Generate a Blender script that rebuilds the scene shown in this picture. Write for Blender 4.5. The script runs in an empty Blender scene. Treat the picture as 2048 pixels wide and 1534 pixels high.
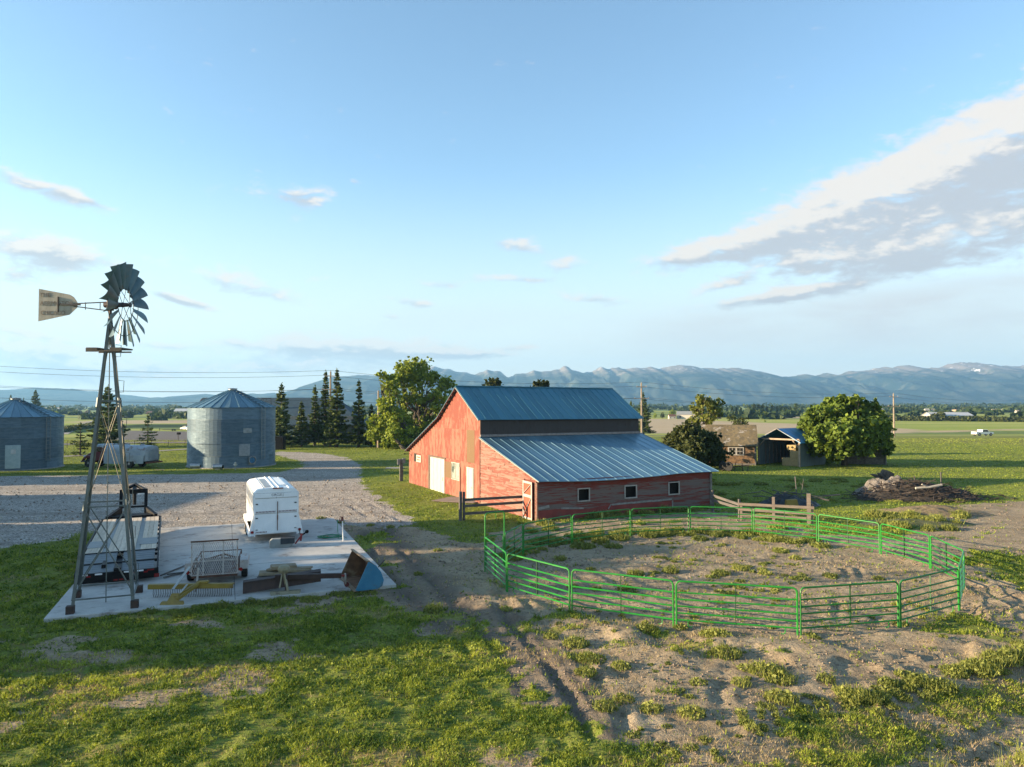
import bpy, math, random
import numpy as np
from mathutils import Vector, Matrix
rad=math.radians
SC=bpy.context.scene; COL=SC.collection
# ---------------------------------------------------------------- camera
F=1421.0; CH=7.0; HOR=809.0
PITCH=math.atan((HOR-767)/F)
cam=bpy.data.cameras.new('camera'); camo=bpy.data.objects.new('camera',cam); COL.objects.link(camo)
cam.sensor_fit='HORIZONTAL'; cam.sensor_width=36.0; cam.lens=36.0*F/2048
cam.clip_start=0.1; cam.clip_end=60000
camo.location=(0,0,CH)
camo.rotation_euler=(rad(90)+PITCH, rad(0.1), 0)
SC.camera=camo
# ---------------------------------------------------------------- light
SUN_EL=11.3; SUN_S=5.0; SKY_S=0.05; EXPO=2.0
SUN_AZ=-98.0                      # degrees clockwise from +Y (view direction): the sun stands to the left
sd=Vector((math.sin(rad(SUN_AZ))*math.cos(rad(SUN_EL)), math.cos(rad(SUN_AZ))*math.cos(rad(SUN_EL)), math.sin(rad(SUN_EL))))
sl=bpy.data.lights.new('sun','SUN'); sl.energy=SUN_S; sl.angle=rad(0.5); sl.color=(1.0,0.78,0.50)
so=bpy.data.objects.new('sun',sl); COL.objects.link(so); so.rotation_euler=(-sd).to_track_quat('-Z','Y').to_euler()
SC.view_settings.view_transform='Standard'; SC.view_settings.look='None'; SC.view_settings.gamma=1; SC.view_settings.exposure=EXPO
SC.cycles.max_bounces=6; SC.cycles.transparent_max_bounces=8; SC.cycles.volume_bounces=0
SC.cycles.diffuse_bounces=3; SC.cycles.glossy_bounces=2
SC.cycles.caustics_reflective=False; SC.cycles.caustics_refractive=False

class NT:
    """small helper round a node tree"""
    def __init__(s,tree): s.t=tree; s.n=tree.nodes; s.l=tree.links; s.n.clear()
    def new(s,typ,**k):
        n=s.n.new(typ)
        for a,b in k.items(): setattr(n,a,b)
        return n
    def put(s,sock,v):
        if v is None: return
        if isinstance(v,bpy.types.NodeSocket): s.l.new(v,sock)
        else:
            if sock.type=='RGBA' and len(v)==3: v=(*v,1)
            sock.default_value=v
    def m(s,op,a,b=None,c=None,clamp=False):
        n=s.new('ShaderNodeMath',operation=op); n.use_clamp=clamp
        s.put(n.inputs[0],a)
        if b is not None: s.put(n.inputs[1],b)
        if c is not None: s.put(n.inputs[2],c)
        return n.outputs[0]
    def mix(s,f,a,b,mode='MIX'):
        n=s.new('ShaderNodeMix',data_type='RGBA',blend_type=mode); n.clamp_factor=True
        s.put(n.inputs[0],f); s.put(n.inputs[6],a); s.put(n.inputs[7],b); return n.outputs[2]
    def noise(s,vec,scale,detail=4,rough=0.55,dist=0,dim='3D'):
        n=s.new('ShaderNodeTexNoise',noise_dimensions=dim)
        if vec is not None: s.put(n.inputs['Vector'],vec)
        n.inputs['Scale'].default_value=scale; n.inputs['Detail'].default_value=detail
        n.inputs['Roughness'].default_value=rough; n.inputs['Distortion'].default_value=dist
        return n.outputs[0]
    def map(s,vec,sc=(1,1,1),rot=(0,0,0),loc=(0,0,0)):
        n=s.new('ShaderNodeMapping'); s.put(n.inputs[0],vec); n.inputs['Scale'].default_value=sc
        n.inputs['Rotation'].default_value=rot; n.inputs['Location'].default_value=loc; return n.outputs[0]
    def ramp(s,f,lo,hi,a=0.0,b=1.0,smooth=True):
        n=s.new('ShaderNodeMapRange',interpolation_type='SMOOTHSTEP' if smooth else 'LINEAR'); n.clamp=True
        s.put(n.inputs[0],f); s.put(n.inputs[1],lo); s.put(n.inputs[2],hi); s.put(n.inputs[3],a); s.put(n.inputs[4],b); return n.outputs[0]
    def attr(s,name):
        n=s.new('ShaderNodeAttribute',attribute_name=name); return n
    def xyz(s,v):
        n=s.new('ShaderNodeSeparateXYZ'); s.put(n.inputs[0],v); return n.outputs
    def comb(s,x,y,z):
        n=s.new('ShaderNodeCombineXYZ'); s.put(n.inputs[0],x); s.put(n.inputs[1],y); s.put(n.inputs[2],z); return n.outputs[0]

# world: physical sky with direction based clouds
W=bpy.data.worlds.new('World'); SC.world=W; W.use_nodes=True
w=NT(W.node_tree)
sky=w.new('ShaderNodeTexSky',sky_type='NISHITA'); sky.sun_disc=False; sky.sun_elevation=rad(SUN_EL); sky.sun_rotation=rad(SUN_AZ)
sky.air_density=1.0; sky.dust_density=0.6; sky.ozone_density=1.4; sky.altitude=900
tc=w.new('ShaderNodeTexCoord'); D=tc.outputs['Generated']
x,y,z=w.xyz(D)
az=w.m('ARCTAN2',x,y); el=w.m('ARCSINE',z)
def px2ae(px,py):
    X=(px-1024)/F; Y=1.0; Z=(HOR-py)/F
    return math.atan2(X,Y), math.asin(Z/math.sqrt(X*X+1+Z*Z))
# px,py, half width, half height, tilt(deg), strength
CL=[(2010,300,250,105,24,1.15),(1870,360,250,75,20,1.1),(1640,415,200,52,18,.95),(1500,490,190,32,8,1.0),(1400,508,90,14,6,.7),(1960,470,280,52,3,1.1),(1660,520,90,20,6,.8),(1800,520,150,28,3,.6),
 (600,388,95,24,-4,.75),(705,357,16,9,0,.55),(60,365,110,20,-14,.75),(160,392,60,10,-14,.6),(90,500,150,34,-4,1.3),(20,548,60,22,0,.6),(480,568,140,24,-12,1.0),(370,600,90,10,-14,.6),(350,596,40,8,-14,.6),
 (1040,490,70,14,-6,.6),(1135,528,48,20,0,.7),(1010,556,80,9,-2,.65),(875,568,60,8,0,.55),(835,605,60,10,-8,.7),(780,632,24,7,0,.6),(1180,596,80,12,-6,.6),(1440,572,70,12,12,.6),(1600,590,160,16,6,.55),
 (690,696,240,26,0,1.4),(860,706,90,10,0,.7),(90,705,190,34,-6,1.3),(330,690,60,8,-3,.65),(40,660,90,9,-10,.6),(1045,695,50,5,4,.55),(470,684,30,6,-10,.55),(960,710,90,8,0,.5),(170,748,220,24,0,.85),
 (640,556,40,7,8,.5),(560,735,260,16,0,.75),(1560,592,150,12,6,.7)]
VEIL=[(1800,640,460,75,3,.9),(2050,590,260,50,6,.6),(1420,660,300,45,2,.6),(600,720,400,30,0,.5),(100,740,260,40,0,.6),(900,640,260,30,4,.35)]
mask=None; low=None; veil=None
for iv,(px,py,hw,hh,tilt,st) in enumerate(CL+VEIL):
    st=st*(1.4 if hw<180 and st<.95 else 1.0)
    a0,e0=px2ae(px,py); k=math.cos(a0)**2 if True else 1
    hwA=hw/F*k; hhA=hh/F*math.cos(a0)
    t=rad(tilt)
    dx=w.m('SUBTRACT',az,a0); dy=w.m('SUBTRACT',el,e0)
    u=w.m('MULTIPLY_ADD',dx,math.cos(t)/hwA,w.m('MULTIPLY',dy,math.sin(t)/hwA))
    v=w.m('MULTIPLY_ADD',dx,-math.sin(t)/hhA,w.m('MULTIPLY',dy,math.cos(t)/hhA))
    q=w.m('ADD',w.m('MULTIPLY',u,u),w.m('MULTIPLY',v,v))
    g=w.m('MULTIPLY',w.m('EXPONENT',w.m('MULTIPLY',q,-0.9)),st)
    if iv>=len(CL):
        veil=g if veil is None else w.m('ADD',veil,g); continue
    lo=w.m('MULTIPLY',w.m('MULTIPLY',v,-1.0),g)   # >0 under the cloud's middle
    mask=g if mask is None else w.m('ADD',mask,g)
    low=lo if low is None else w.m('ADD',low,lo)
P=w.comb(w.m('MULTIPLY',az,1.0),w.m('MULTIPLY',el,2.3),0.0)
n1=w.noise(P,15,8,.66,.25)
P2=w.comb(w.m('ADD',az,0.012),w.m('MULTIPLY_ADD',el,2.3,-0.02),0.0)
n2=w.noise(P2,15,6,.63,.25)
nf=w.noise(w.comb(az,w.m('MULTIPLY',el,2.8),3.0),38,5,.6,.4)
nn=w.m('ADD',n1,w.m('MULTIPLY',w.m('SUBTRACT',nf,0.5),0.5))
dens=w.ramp(w.m('ADD',w.m('MULTIPLY',w.m('MINIMUM',mask,1.25),0.80),w.m('MULTIPLY',w.m('SUBTRACT',nn,0.5),1.95)),0.27,0.96)
# thin high veil towards the right horizon
relief=w.m('MULTIPLY',w.m('SUBTRACT',n1,n2),4.5)
lit=w.ramp(w.m('ADD',w.m('MULTIPLY',low,-1.7),w.m('ADD',relief,w.m('MULTIPLY_ADD',w.m('SUBTRACT',nf,.5),2.4,0.42))),-0.15,1.0)
CLOUD_D=(3.0,3.1,3.25); CLOUD_L=(5.0,4.6,4.1)
ccol=w.mix(lit,CLOUD_D,CLOUD_L)
skyc=w.mix(1.0,sky.outputs[0],(1.66,1.80,1.78),'MULTIPLY')
skyc=w.mix(w.ramp(el,0.34,0.0,0,.93),skyc,(4.6,4.75,4.5))
vn_=w.ramp(w.noise(w.comb(az,w.m('MULTIPLY',el,4.5),9.0),5,5,.55,.4),.3,.7,.45,1.0)
skyc=w.mix(w.m('MULTIPLY',w.m('MULTIPLY',veil,vn_),0.9,clamp=True),skyc,(4.0,4.05,4.0))
fin=w.mix(w.m('MULTIPLY',dens,0.93),skyc,ccol)
bg=w.new('ShaderNodeBackground'); w.put(bg.inputs[0],fin); bg.inputs[1].default_value=SKY_S
wo=w.new('ShaderNodeOutputWorld'); w.l.new(bg.outputs[0],wo.inputs[0])

# ---------------------------------------------------------------- geometry helpers
def smooth(a,b,x):
    t=np.clip((np.asarray(x,float)-a)/(b-a),0,1); return t*t*(3-2*t)
PENC=(8.4,30.2)
def gz(x,y):
    """broad lie of the land: level yard, a low bank outside the pen, fields falling away"""
    x=np.asarray(x,float); y=np.asarray(y,float)
    z=-3.5*smooth(125,260,y)
    r=np.hypot(x-PENC[0],y-PENC[1])
    z=z-0.75*smooth(11.2,15.0,r)*smooth(24.5,19.5,y-0.18*(x-8))*smooth(4,13,x)
    return z
def gzf(x,y): return float(gz(x,y))
_ca,_sa=math.cos(rad(0.1)),math.sin(rad(0.1))
def ray(px,py):
    X=px-1024; Y=767-py; X,Y=X*_ca-Y*_sa, X*_sa+Y*_ca
    d=np.array([X,F*math.cos(PITCH)-Y*math.sin(PITCH),F*math.sin(PITCH)+Y*math.cos(PITCH)]); return d/d[1]
def at(px,py,z=None):
    """the point of the ground seen at a pixel of the photograph"""
    r=ray(px,py)
    if z is not None: t=(z-CH)/r[2]; return Vector((r[0]*t,t,z))
    t=-CH/min(r[2],-1e-5)
    for _ in range(40):
        t=0.5*t+0.5*(gzf(r[0]*t,t)-CH)/r[2]
    return Vector((r[0]*t,t,gzf(r[0]*t,t)))
def hz(px,py,Y):
    r=ray(px,py); return CH+r[2]*Y
rng=np.random.default_rng(7)
def _hash(ix,iy,seed):
    h=(ix.astype(np.int64)*374761393+iy.astype(np.int64)*668265263+seed*1442695041)&0xffffffff
    h=((h^(h>>13))*1274126177)&0xffffffff
    return ((h^(h>>16))&0xffff)/65535.0
def vn(x,y,seed=0):
    ix=np.floor(x); iy=np.floor(y); fx=x-ix; fy=y-iy; fx=fx*fx*(3-2*fx); fy=fy*fy*(3-2*fy)
    a=_hash(ix,iy,seed); b=_hash(ix+1,iy,seed); c=_hash(ix,iy+1,seed); d=_hash(ix+1,iy+1,seed)
    return (a*(1-fx)+b*fx)*(1-fy)+(c*(1-fx)+d*fx)*fy
def fbm(x,y,o=4,seed=0):
    s=0;a=.5;t=0
    for i in range(o): s=s+a*vn(x*2**i,y*2**i,seed+i*17); t+=a; a*=.5
    return s/t
def sdf(x,y,poly):
    """signed distance to a polygon, negative inside"""
    P=np.array(poly,float); d=np.full(x.shape,1e18); ins=np.zeros(x.shape,bool)
    for i in range(len(P)):
        a=P[i]; b=P[(i+1)%len(P)]; ex,ey=b-a; wx=x-a[0]; wy=y-a[1]
        t=np.clip((wx*ex+wy*ey)/(ex*ex+ey*ey+1e-12),0,1)
        d=np.minimum(d,(wx-ex*t)**2+(wy-ey*t)**2)
        c1=(a[1]<=y)&(b[1]>y); c2=(a[1]>y)&(b[1]<=y)
        cr=ex*wy-ey*wx
        ins^=(c1&(cr>0))|(c2&(cr<0))
    d=np.sqrt(d); return np.where(ins,-d,d)

def mesh_np(name,verts,faces_flat,nper,rnd=None,smooth_=False):
    """faces_flat: vertex indices, all faces with nper corners; rnd one value per face"""
    me=bpy.data.meshes.new(name); nv=len(verts); nf=len(faces_flat)//nper
    me.vertices.add(nv); me.vertices.foreach_set('co',np.asarray(verts,np.float32).ravel())
    me.loops.add(nf*nper); me.loops.foreach_set('vertex_index',np.asarray(faces_flat,np.int32))
    me.polygons.add(nf); me.polygons.foreach_set('loop_start',np.arange(0,nf*nper,nper,dtype=np.int32))
    me.polygons.foreach_set('loop_total',np.full(nf,nper,np.int32))
    me.update(calc_edges=True)
    if rnd is not None:
        a=me.attributes.new('rnd','FLOAT','FACE'); a.data.foreach_set('value',np.asarray(rnd,np.float32))
    if smooth_: me.polygons.foreach_set('use_smooth',np.ones(nf,bool))
    return me
def link(name,me,mat=None,parent=None,loc=None):
    o=bpy.data.objects.new(name,me); COL.objects.link(o)
    if mat is not None and me is not None and len(me.materials)==0: me.materials.append(mat)
    if parent is not None: o.parent=parent
    if loc is not None: o.location=loc
    return o
def tag(o,label=None,cat=None,group=None,kind=None):
    for k,v in (('label',label),('category',cat),('group',group),('kind',kind)):
        if v: o[k]=v
    return o
def empty(name,loc,rz=0,label=None,cat=None,group=None):
    o=bpy.data.objects.new(name,None); COL.objects.link(o); o.location=loc; o.rotation_euler=(0,0,rz); o.empty_display_size=.2
    return tag(o,label,cat,group)
def copy_tree(o,parent=None):
    c=o.copy(); COL.objects.link(c); c.parent=parent
    for ch in [k for k in bpy.data.objects if k.parent==o]: copy_tree(ch,c)
    return c
class MB:
    def __init__(s): s.v=[]; s.f=[]; s.r=[]; s.T=None; s.R=None
    def _a(s,pts):
        i=len(s.v)
        for p in pts:
            p=Vector(p)
            if s.T is not None: p=s.T@p
            s.v.append(p[:])
        return i
    def face(s,idx,r=None): s.f.append(tuple(idx)); s.r.append(random.random() if r is None else r)
    def poly(s,pts,r=None): i=s._a(pts); s.face(range(i,i+len(pts)),r)
    def hexa(s,p,r=None):
        """8 corners: bottom ring 0-3, top ring 4-7"""
        i=s._a(p); r=random.random() if r is None else r
        for q in ((3,2,1,0),(4,5,6,7),(0,1,5,4),(1,2,6,5),(2,3,7,6),(3,0,4,7)): s.face([i+k for k in q],r)
        return s
    def box(s,c,d,rz=0,r=None,taper=None):
        x,y,z=[k/2 for k in d]; M=Matrix.Rotation(rz,3,'Z'); c=Vector(c); tp=taper or (1,1)
        P=[(-x,-y,-z),(x,-y,-z),(x,y,-z),(-x,y,-z),(-x*tp[0],-y*tp[1],z),(x*tp[0],-y*tp[1],z),(x*tp[0],y*tp[1],z),(-x*tp[0],y*tp[1],z)]
        return s.hexa([c+M@Vector(p) for p in P],r)
    def bar(s,a,b,w,h,up=(0,0,1),r=None):
        a=Vector(a); b=Vector(b); d=(b-a).normalized(); up=Vector(up)
        if abs(d.dot(up))>.99: up=Vector((0,1,0))
        sx=d.cross(up).normalized()*w/2; uy=sx.cross(d).normalized()*h/2
        return s.hexa([a-sx-uy,a+sx-uy,b+sx-uy,b-sx-uy,a-sx+uy,a+sx+uy,b+sx+uy,b-sx+uy],r)
    def tube(s,pts,r0,n=6,r1=None,cap=True,closed=False,r=None):
        pts=[Vector(p) for p in pts]; N=len(pts); rr=random.random() if r is None else r
        if isinstance(r0,(list,tuple)): rad_=list(r0)
        else: rad_=[r0+((r1 if r1 is not None else r0)-r0)*k/max(1,N-1) for k in range(N)]
        prev=None; rings=[]
        for k in range(N):
            if closed: d=(pts[(k+1)%N]-pts[k-1]).normalized()
            elif k==0: d=(pts[1]-pts[0]).normalized()
            elif k==N-1: d=(pts[-1]-pts[-2]).normalized()
            else: d=(pts[k+1]-pts[k-1]).normalized()
            if prev is None:
                u=Vector((0,0,1)) if abs(d.z)<.9 else Vector((1,0,0))
                u=(u-d*u.dot(d)).normalized()
            else: u=(prev-d*prev.dot(d)).normalized()
            prev=u; w_=d.cross(u)
            rings.append(s._a([pts[k]+(u*math.cos(2*math.pi*j/n)+w_*math.sin(2*math.pi*j/n))*rad_[k] for j in range(n)]))
        for k in range(N if closed else N-1):
            a=rings[k]; b=rings[(k+1)%N]
            for j in range(n): s.face((a+j,a+(j+1)%n,b+(j+1)%n,b+j),rr)
        if cap and not closed:
            s.face([rings[0]+j for j in range(n)][::-1],rr); s.face([rings[-1]+j for j in range(n)],rr)
        return s
    def lathe(s,prof,c=(0,0,0),n=24,r=None,axis='Z'):
        c=Vector(c); rings=[]; rr=random.random() if r is None else r
        for (R,z_) in prof:
            pts=[]
            for j in range(n):
                a=2*math.pi*j/n; p=(R*math.cos(a),R*math.sin(a),z_)
                if axis=='X': p=(p[2],p[0],p[1])
                if axis=='Y': p=(p[0],p[2],p[1])
                pts.append(c+Vector(p))
            rings.append(s._a(pts))
        for k in range(len(prof)-1):
            a,b=rings[k],rings[k+1]
            for j in range(n): s.face((a+j,a+(j+1)%n,b+(j+1)%n,b+j),rr)
        s.face([rings[0]+j for j in range(n)][::-1],rr); s.face([rings[-1]+j for j in range(n)],rr)
        return s
    def prism(s,out,vec,r=None):
        n=len(out); vec=Vector(vec); i=s._a(out); k=s._a([Vector(p)+vec for p in out]); rr=random.random() if r is None else r
        s.face(list(range(i,i+n))[::-1],rr); s.face(range(k,k+n),rr)
        for j in range(n): s.face((i+j,i+(j+1)%n,k+(j+1)%n,k+j),rr)
        return s
    def build(s,name,mat,parent=None,sm=False,bev=0,loc=None):
        me=bpy.data.meshes.new(name); me.from_pydata(s.v,[],s.f); me.update()
        a=me.attributes.new('rnd','FLOAT','FACE'); a.data.foreach_set('value',np.array(s.r,np.float32))
        import bmesh
        bm=bmesh.new(); bm.from_mesh(me); bmesh.ops.recalc_face_normals(bm,faces=bm.faces); bm.to_mesh(me); bm.free()
        o=link(name,me,mat,parent,loc)
        if sm:
            me.polygons.foreach_set('use_smooth',np.ones(len(me.polygons),bool))
            try: me.set_sharp_from_angle(angle=rad(38))
            except Exception: pass
        if bev:
            b=o.modifiers.new('b','BEVEL'); b.width=bev; b.segments=2; b.limit_method='ANGLE'
        return o
# ---------------------------------------------------------------- materials
MATS={}
def mat(name,c1,c2=None,scale=3.0,rough=.7,metal=0.0,bump=0.0,bscale=None,stretch=(1,1,1),use_rnd=0.0,c3=None,coords='Object',spec=.5,lo=.35,hi=.65,vsat=None,transl=0):
    if name in MATS: return MATS[name]
    m=bpy.data.materials.new(name); m.use_nodes=True; t=NT(m.node_tree)
    tc=t.new('ShaderNodeTexCoord').outputs[coords]
    vec=t.map(tc,stretch) if stretch!=(1,1,1) else tc
    c2=c2 or tuple(k*.8 for k in c1)
    n=t.noise(vec,scale,5,.6,.2)
    col=t.mix(t.ramp(n,lo,hi),c1,c2)
    if c3 is not None:
        n3=t.noise(t.map(vec,loc=(7,3,1)),scale*.45,6,.65,.3)
        col=t.mix(t.ramp(n3,.56,.66),col,c3)
    if use_rnd:
        r=t.attr('rnd').outputs['Fac']
        k=t.ramp(r,0,1,1-use_rnd,1+use_rnd*.6,smooth=False)
        h=t.new('ShaderNodeHueSaturation'); t.put(h.inputs['Color'],col); t.put(h.inputs['Value'],k); col=h.outputs[0]
    b=t.new('ShaderNodeBsdfPrincipled'); t.put(b.inputs['Base Color'],col)
    b.inputs['Roughness'].default_value=rough; b.inputs['Metallic'].default_value=metal; b.inputs['Specular IOR Level'].default_value=spec
    if bump:
        bn=t.noise(vec,bscale or scale*4,4,.6); bb=t.new('ShaderNodeBump'); bb.inputs['Strength'].default_value=1; bb.inputs['Distance'].default_value=bump
        t.put(bb.inputs['Height'],bn); t.put(b.inputs['Normal'],bb.outputs[0])
    out=t.new('ShaderNodeOutputMaterial')
    if transl:
        tr=t.new('ShaderNodeBsdfTranslucent'); t.put(tr.inputs[0],t.mix(1.0,col,(1.0,1.0,.45),'MULTIPLY'))
        mx=t.new('ShaderNodeMixShader'); mx.inputs[0].default_value=transl
        t.l.new(b.outputs[0],mx.inputs[1]); t.l.new(tr.outputs[0],mx.inputs[2]); t.l.new(mx.outputs[0],out.inputs[0])
    else: t.l.new(b.outputs[0],out.inputs[0])
    MATS[name]=m; return m
def leafmat(name,a,b,transl=.3,rnds=1.0):
    """leaf colour runs from a to b with the face's random value and with the object"""
    if name in MATS: return MATS[name]
    m=bpy.data.materials.new(name); m.use_nodes=True; t=NT(m.node_tree)
    r=t.attr('rnd').outputs['Fac']; oi=t.new('ShaderNodeObjectInfo').outputs['Random']
    col=t.mix(r,a,b)
    h=t.new('ShaderNodeHueSaturation'); t.put(h.inputs['Color'],col); t.put(h.inputs['Value'],t.ramp(oi,0,1,.85,1.15,False)); col=h.outputs[0]
    bb=t.new('ShaderNodeBsdfPrincipled'); t.put(bb.inputs['Base Color'],col); bb.inputs['Roughness'].default_value=.65; bb.inputs['Specular IOR Level'].default_value=.25
    tr=t.new('ShaderNodeBsdfTranslucent'); t.put(tr.inputs[0],t.mix(1.0,col,(1.15,1.1,.5),'MULTIPLY'))
    mx=t.new('ShaderNodeMixShader'); mx.inputs[0].default_value=transl
    t.l.new(bb.outputs[0],mx.inputs[1]); t.l.new(tr.outputs[0],mx.inputs[2])
    out=t.new('ShaderNodeOutputMaterial'); t.l.new(mx.outputs[0],out.inputs[0]); MATS[name]=m; return m
# ---------------------------------------------------------------- terrain
def W2(pl): return [tuple(at(*p))[:2] for p in pl]
PADO=Vector((-15.1,23.1,0)); PA=math.atan2(.37,.92)
PU=Vector((math.cos(PA),math.sin(PA),0)); PV=Vector((-math.sin(PA),math.cos(PA),0))
def pad(u,v,z=0): return PADO+PU*u+PV*v+Vector((0,0,z))
PADW,PADL=11.5,17.3
gravel_poly=W2([(-500,952),(380,946),(560,943),(610,931),(596,920),(540,906),(560,901),(640,905),(690,913),(722,930),(716,956),(742,985),(785,1012),(838,1045),(790,1056),(700,1050),(640,1052),(320,1062),(165,1062),(110,1076),(-60,1105),(-700,1115)])
dirt_poly=W2([(600,1050),(700,1042),(790,1050),(850,1052),(905,1085),(960,1080),(1040,1052),(1080,1046),(1300,1030),(1421,1020),(1560,1052),(1680,1075),(1800,1085),(1880,1050),(1900,1015),(2120,1005),(2400,1015),(2400,1110),(2048,1112),(1930,1100),(1915,1125),(2060,1182),(2400,1290),(2350,1340),(2048,1325),(1900,1385),(1700,1425),(1580,1450),(1490,1510),(1420,1570),(1330,1470),(1270,1480),(1200,1430),(1110,1400),(1050,1350),(1040,1300),(960,1262),(870,1228),(800,1205),(745,1195),(690,1200),(560,1203),(560,1150)])
dirt2_poly=W2([(985,1650),(1000,1500),(1080,1500),(1120,1540),(1200,1530),(1330,1650)])
road2_poly=W2([(1560,1650),(1760,1534),(1900,1468),(2048,1420),(2300,1340),(2500,1700),(1900,1800)])
dry_poly=W2([(1300,1560),(1420,1500),(1700,1440),(2048,1352),(2300,1290),(2300,1345),(2048,1422),(1900,1470),(1760,1536),(1560,1655)])
TAN=[W2([(1330,858),(1330,841),(1480,845),(1760,857),(1830,862),(1820,869),(1480,869)]), W2([(1180,868),(1180,838),(1400,840),(1400,868)]), W2([(120,841),(200,838),(700,838),(700,843),(260,845)]), W2([(1480,835),(1800,836),(1800,839),(1480,838)]),W2([(1830,866),(2100,860),(2100,862),(1830,868)])]
ASPH=W2([(200,880),(245,858),(330,860),(760,866),(760,878),(300,881)])
SHRUBG=W2([(190,853),(270,846),(700,847),(700,852),(260,853),(150,864),(120,866)])
DRYP=W2([(60,1375),(200,1340),(330,1322),(520,1322),(560,1345),(400,1360),(200,1395),(80,1410)])
PEN=[(-1.16,30.0),(-.21,26.7),(1.96,24.1),(5.1,22.5),(8.64,21.6),(12.1,22.4),(15.1,24.2),(17.05,27.0),(17.6,30.1),(17.1,33.2),(15.4,36.0),(12.85,38.1),(9.6,38.7),(6.3,37.9),(3.0,35.9),(.5,33.2),(-.32,30.75)]
def masks(x,y):
    wob=(fbm(x*.9,y*.9,4,5)-.5)*2.2+(fbm(x*4,y*4,3,9)-.5)*.8
    sc=np.clip(y/40,.35,2.5)
    g=smooth(.5,-.5,(sdf(x,y,gravel_poly)+wob*.7)/sc)
    dsd=sdf(x,y,dirt_poly)
    d=smooth(.55,-.45,(dsd+wob*1.5)/sc)
    d=np.maximum(d,smooth(.4,-.3,sdf(x,y,dirt2_poly)+wob*.8))
    d=np.maximum(d,smooth(.4,-.3,sdf(x,y,road2_poly)+wob*.5))
    r=np.hypot(x-PENC[0],y-PENC[1])
    # weeds' mats inside the dirt
    mat_=smooth(.60,.70,fbm(x*.55+3,y*.8+1,4,21))*(1-.75*smooth(9.5,8.0,r))
    d=d*(1-.75*mat_*smooth(0,-2.0,dsd))
    # bare spots in the lawn
    bare=smooth(.66,.74,fbm(x*.45+9,y*.7,4,33))*smooth(50,25,y)*.8
    d=np.maximum(d,bare*(1-g))
    d=d*(1-g)
    dry=np.clip(smooth(1.0,-1.0,sdf(x,y,dry_poly)+wob)*.95+smooth(.55,.72,fbm(x*.5,y*1.1+4,4,51))*smooth(45,22,y)*.75,0,1)
    far=smooth(70,90,y)
    dry=np.maximum(dry,far*.35*smooth(.4,.7,fbm(x*.03,y*.05,3,61)))
    dry=np.maximum(dry,.9*smooth(.5,-.6,sdf(x,y,DRYP)+wob))
    tan=np.zeros_like(x)
    for p in TAN: tan=np.maximum(tan,smooth(3,-3,sdf(x,y,p)+(fbm(x*.1,y*.05,3,71)-.5)*10))
    asp=smooth(.6,-.6,sdf(x,y,ASPH))
    shr=smooth(3,-3,sdf(x,y,SHRUBG))
    return g,d,dry,tan,asp,shr
RUTS=[[(770,1056),(800,1100),(860,1160),(930,1230),(985,1300),(1050,1400)],[(728,1062),(745,1110),(800,1180),(880,1245),(935,1310)],[(1000,1230),(1060,1290),(1130,1380),(1180,1480)],[(960,1090),(985,1150),(1060,1220),(1140,1300),(1230,1400),(1260,1490)],
 [(1080,1262),(1140,1290),(1200,1330),(1320,1380)],[(1350,1262),(1460,1320),(1430,1390),(1470,1470)],[(1640,1130),(1690,1140),(1700,1165)],[(1670,1122),(1712,1138),(1725,1165)],[(1670,1185),(1675,1260)],[(1720,1185),(1770,1215),(1740,1262)],
 [(600,985),(690,1005),(740,1035)],[(640,965),(730,1000),(800,1040)],[(1740,1534),(2048,1440)],[(1820,1550),(2100,1460)]]
RUTW=[W2(r) for r in RUTS]
def micro(x,y,g,d):
    near=smooth(75,40,y)
    z=(fbm(x*1.1,y*1.1,3,2)-.5)*(.10-.04*d)*near
    lawn=1-np.clip(g+d,0,1)
    z+=lawn*(fbm(x*3.2,y*3.2,3,12)-.5)*.13*smooth(60,30,y)
    z+=d*(fbm(x*4.5,y*4.5,3,13)-.5)*.045*near+d*(fbm(x*8,y*8,2,15)-.5)*.06*smooth(45,30,y)+d*smooth(.62,.8,vn(x*5.5+2*vn(x*2,y*2,31),y*5.5,32))*-.035*smooth(40,25,y)*smooth(.4,.6,fbm(x*.5,y*.5,2,34))
    z+=g*(fbm(x*6,y*6,2,14)-.5)*.04*near
    for iR,R in enumerate(RUTW):
        dm=np.full(x.shape,1e9)
        for a,b in zip(R[:-1],R[1:]):
            ex,ey=b[0]-a[0],b[1]-a[1]; wx=x-a[0]; wy=y-a[1]
            t=np.clip((wx*ex+wy*ey)/(ex*ex+ey*ey),0,1); dm=np.minimum(dm,np.hypot(wx-ex*t,wy-ey*t))
        dm=dm+(fbm(x*2,y*2,2,77)-.5)*.12
        z+=(-.035*np.exp(-(dm/.15)**2)+.02*np.exp(-((dm-.30)/.14)**2))*(.3+1.2*smooth(.35,.65,vn(x*.8,y*.8,55)))*(1.7 if iR<4 else 1)
    # heap of earth pushed up along the pad's edge and round the pen
    r=np.hypot(x-PENC[0],y-PENC[1])
    z+=.16*np.exp(-((r-9.6)/.7)**2)*smooth(.35,.6,fbm(x*.6,y*.6,2,91))*(1-.6*smooth(28,34,y))
    z+=.15*np.exp(-((r-10.8)/.9)**2)*smooth(.45,.6,fbm(x*.9+5,y*.9,3,92))*smooth(32,27,y)
    return z
def axis(segs):
    out=[segs[0][0]]
    for (a,b,s0,s1) in segs:
        n=max(2,int(round((b-a)/((s0+s1)/2)))); t=np.linspace(0,1,n+1)[1:]
        k=s1/s0
        q=t if abs(k-1)<.02 else (np.power(k,t)-1)/(k-1)
        out+=list(a+(b-a)*q)
    return np.array(out)
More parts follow.
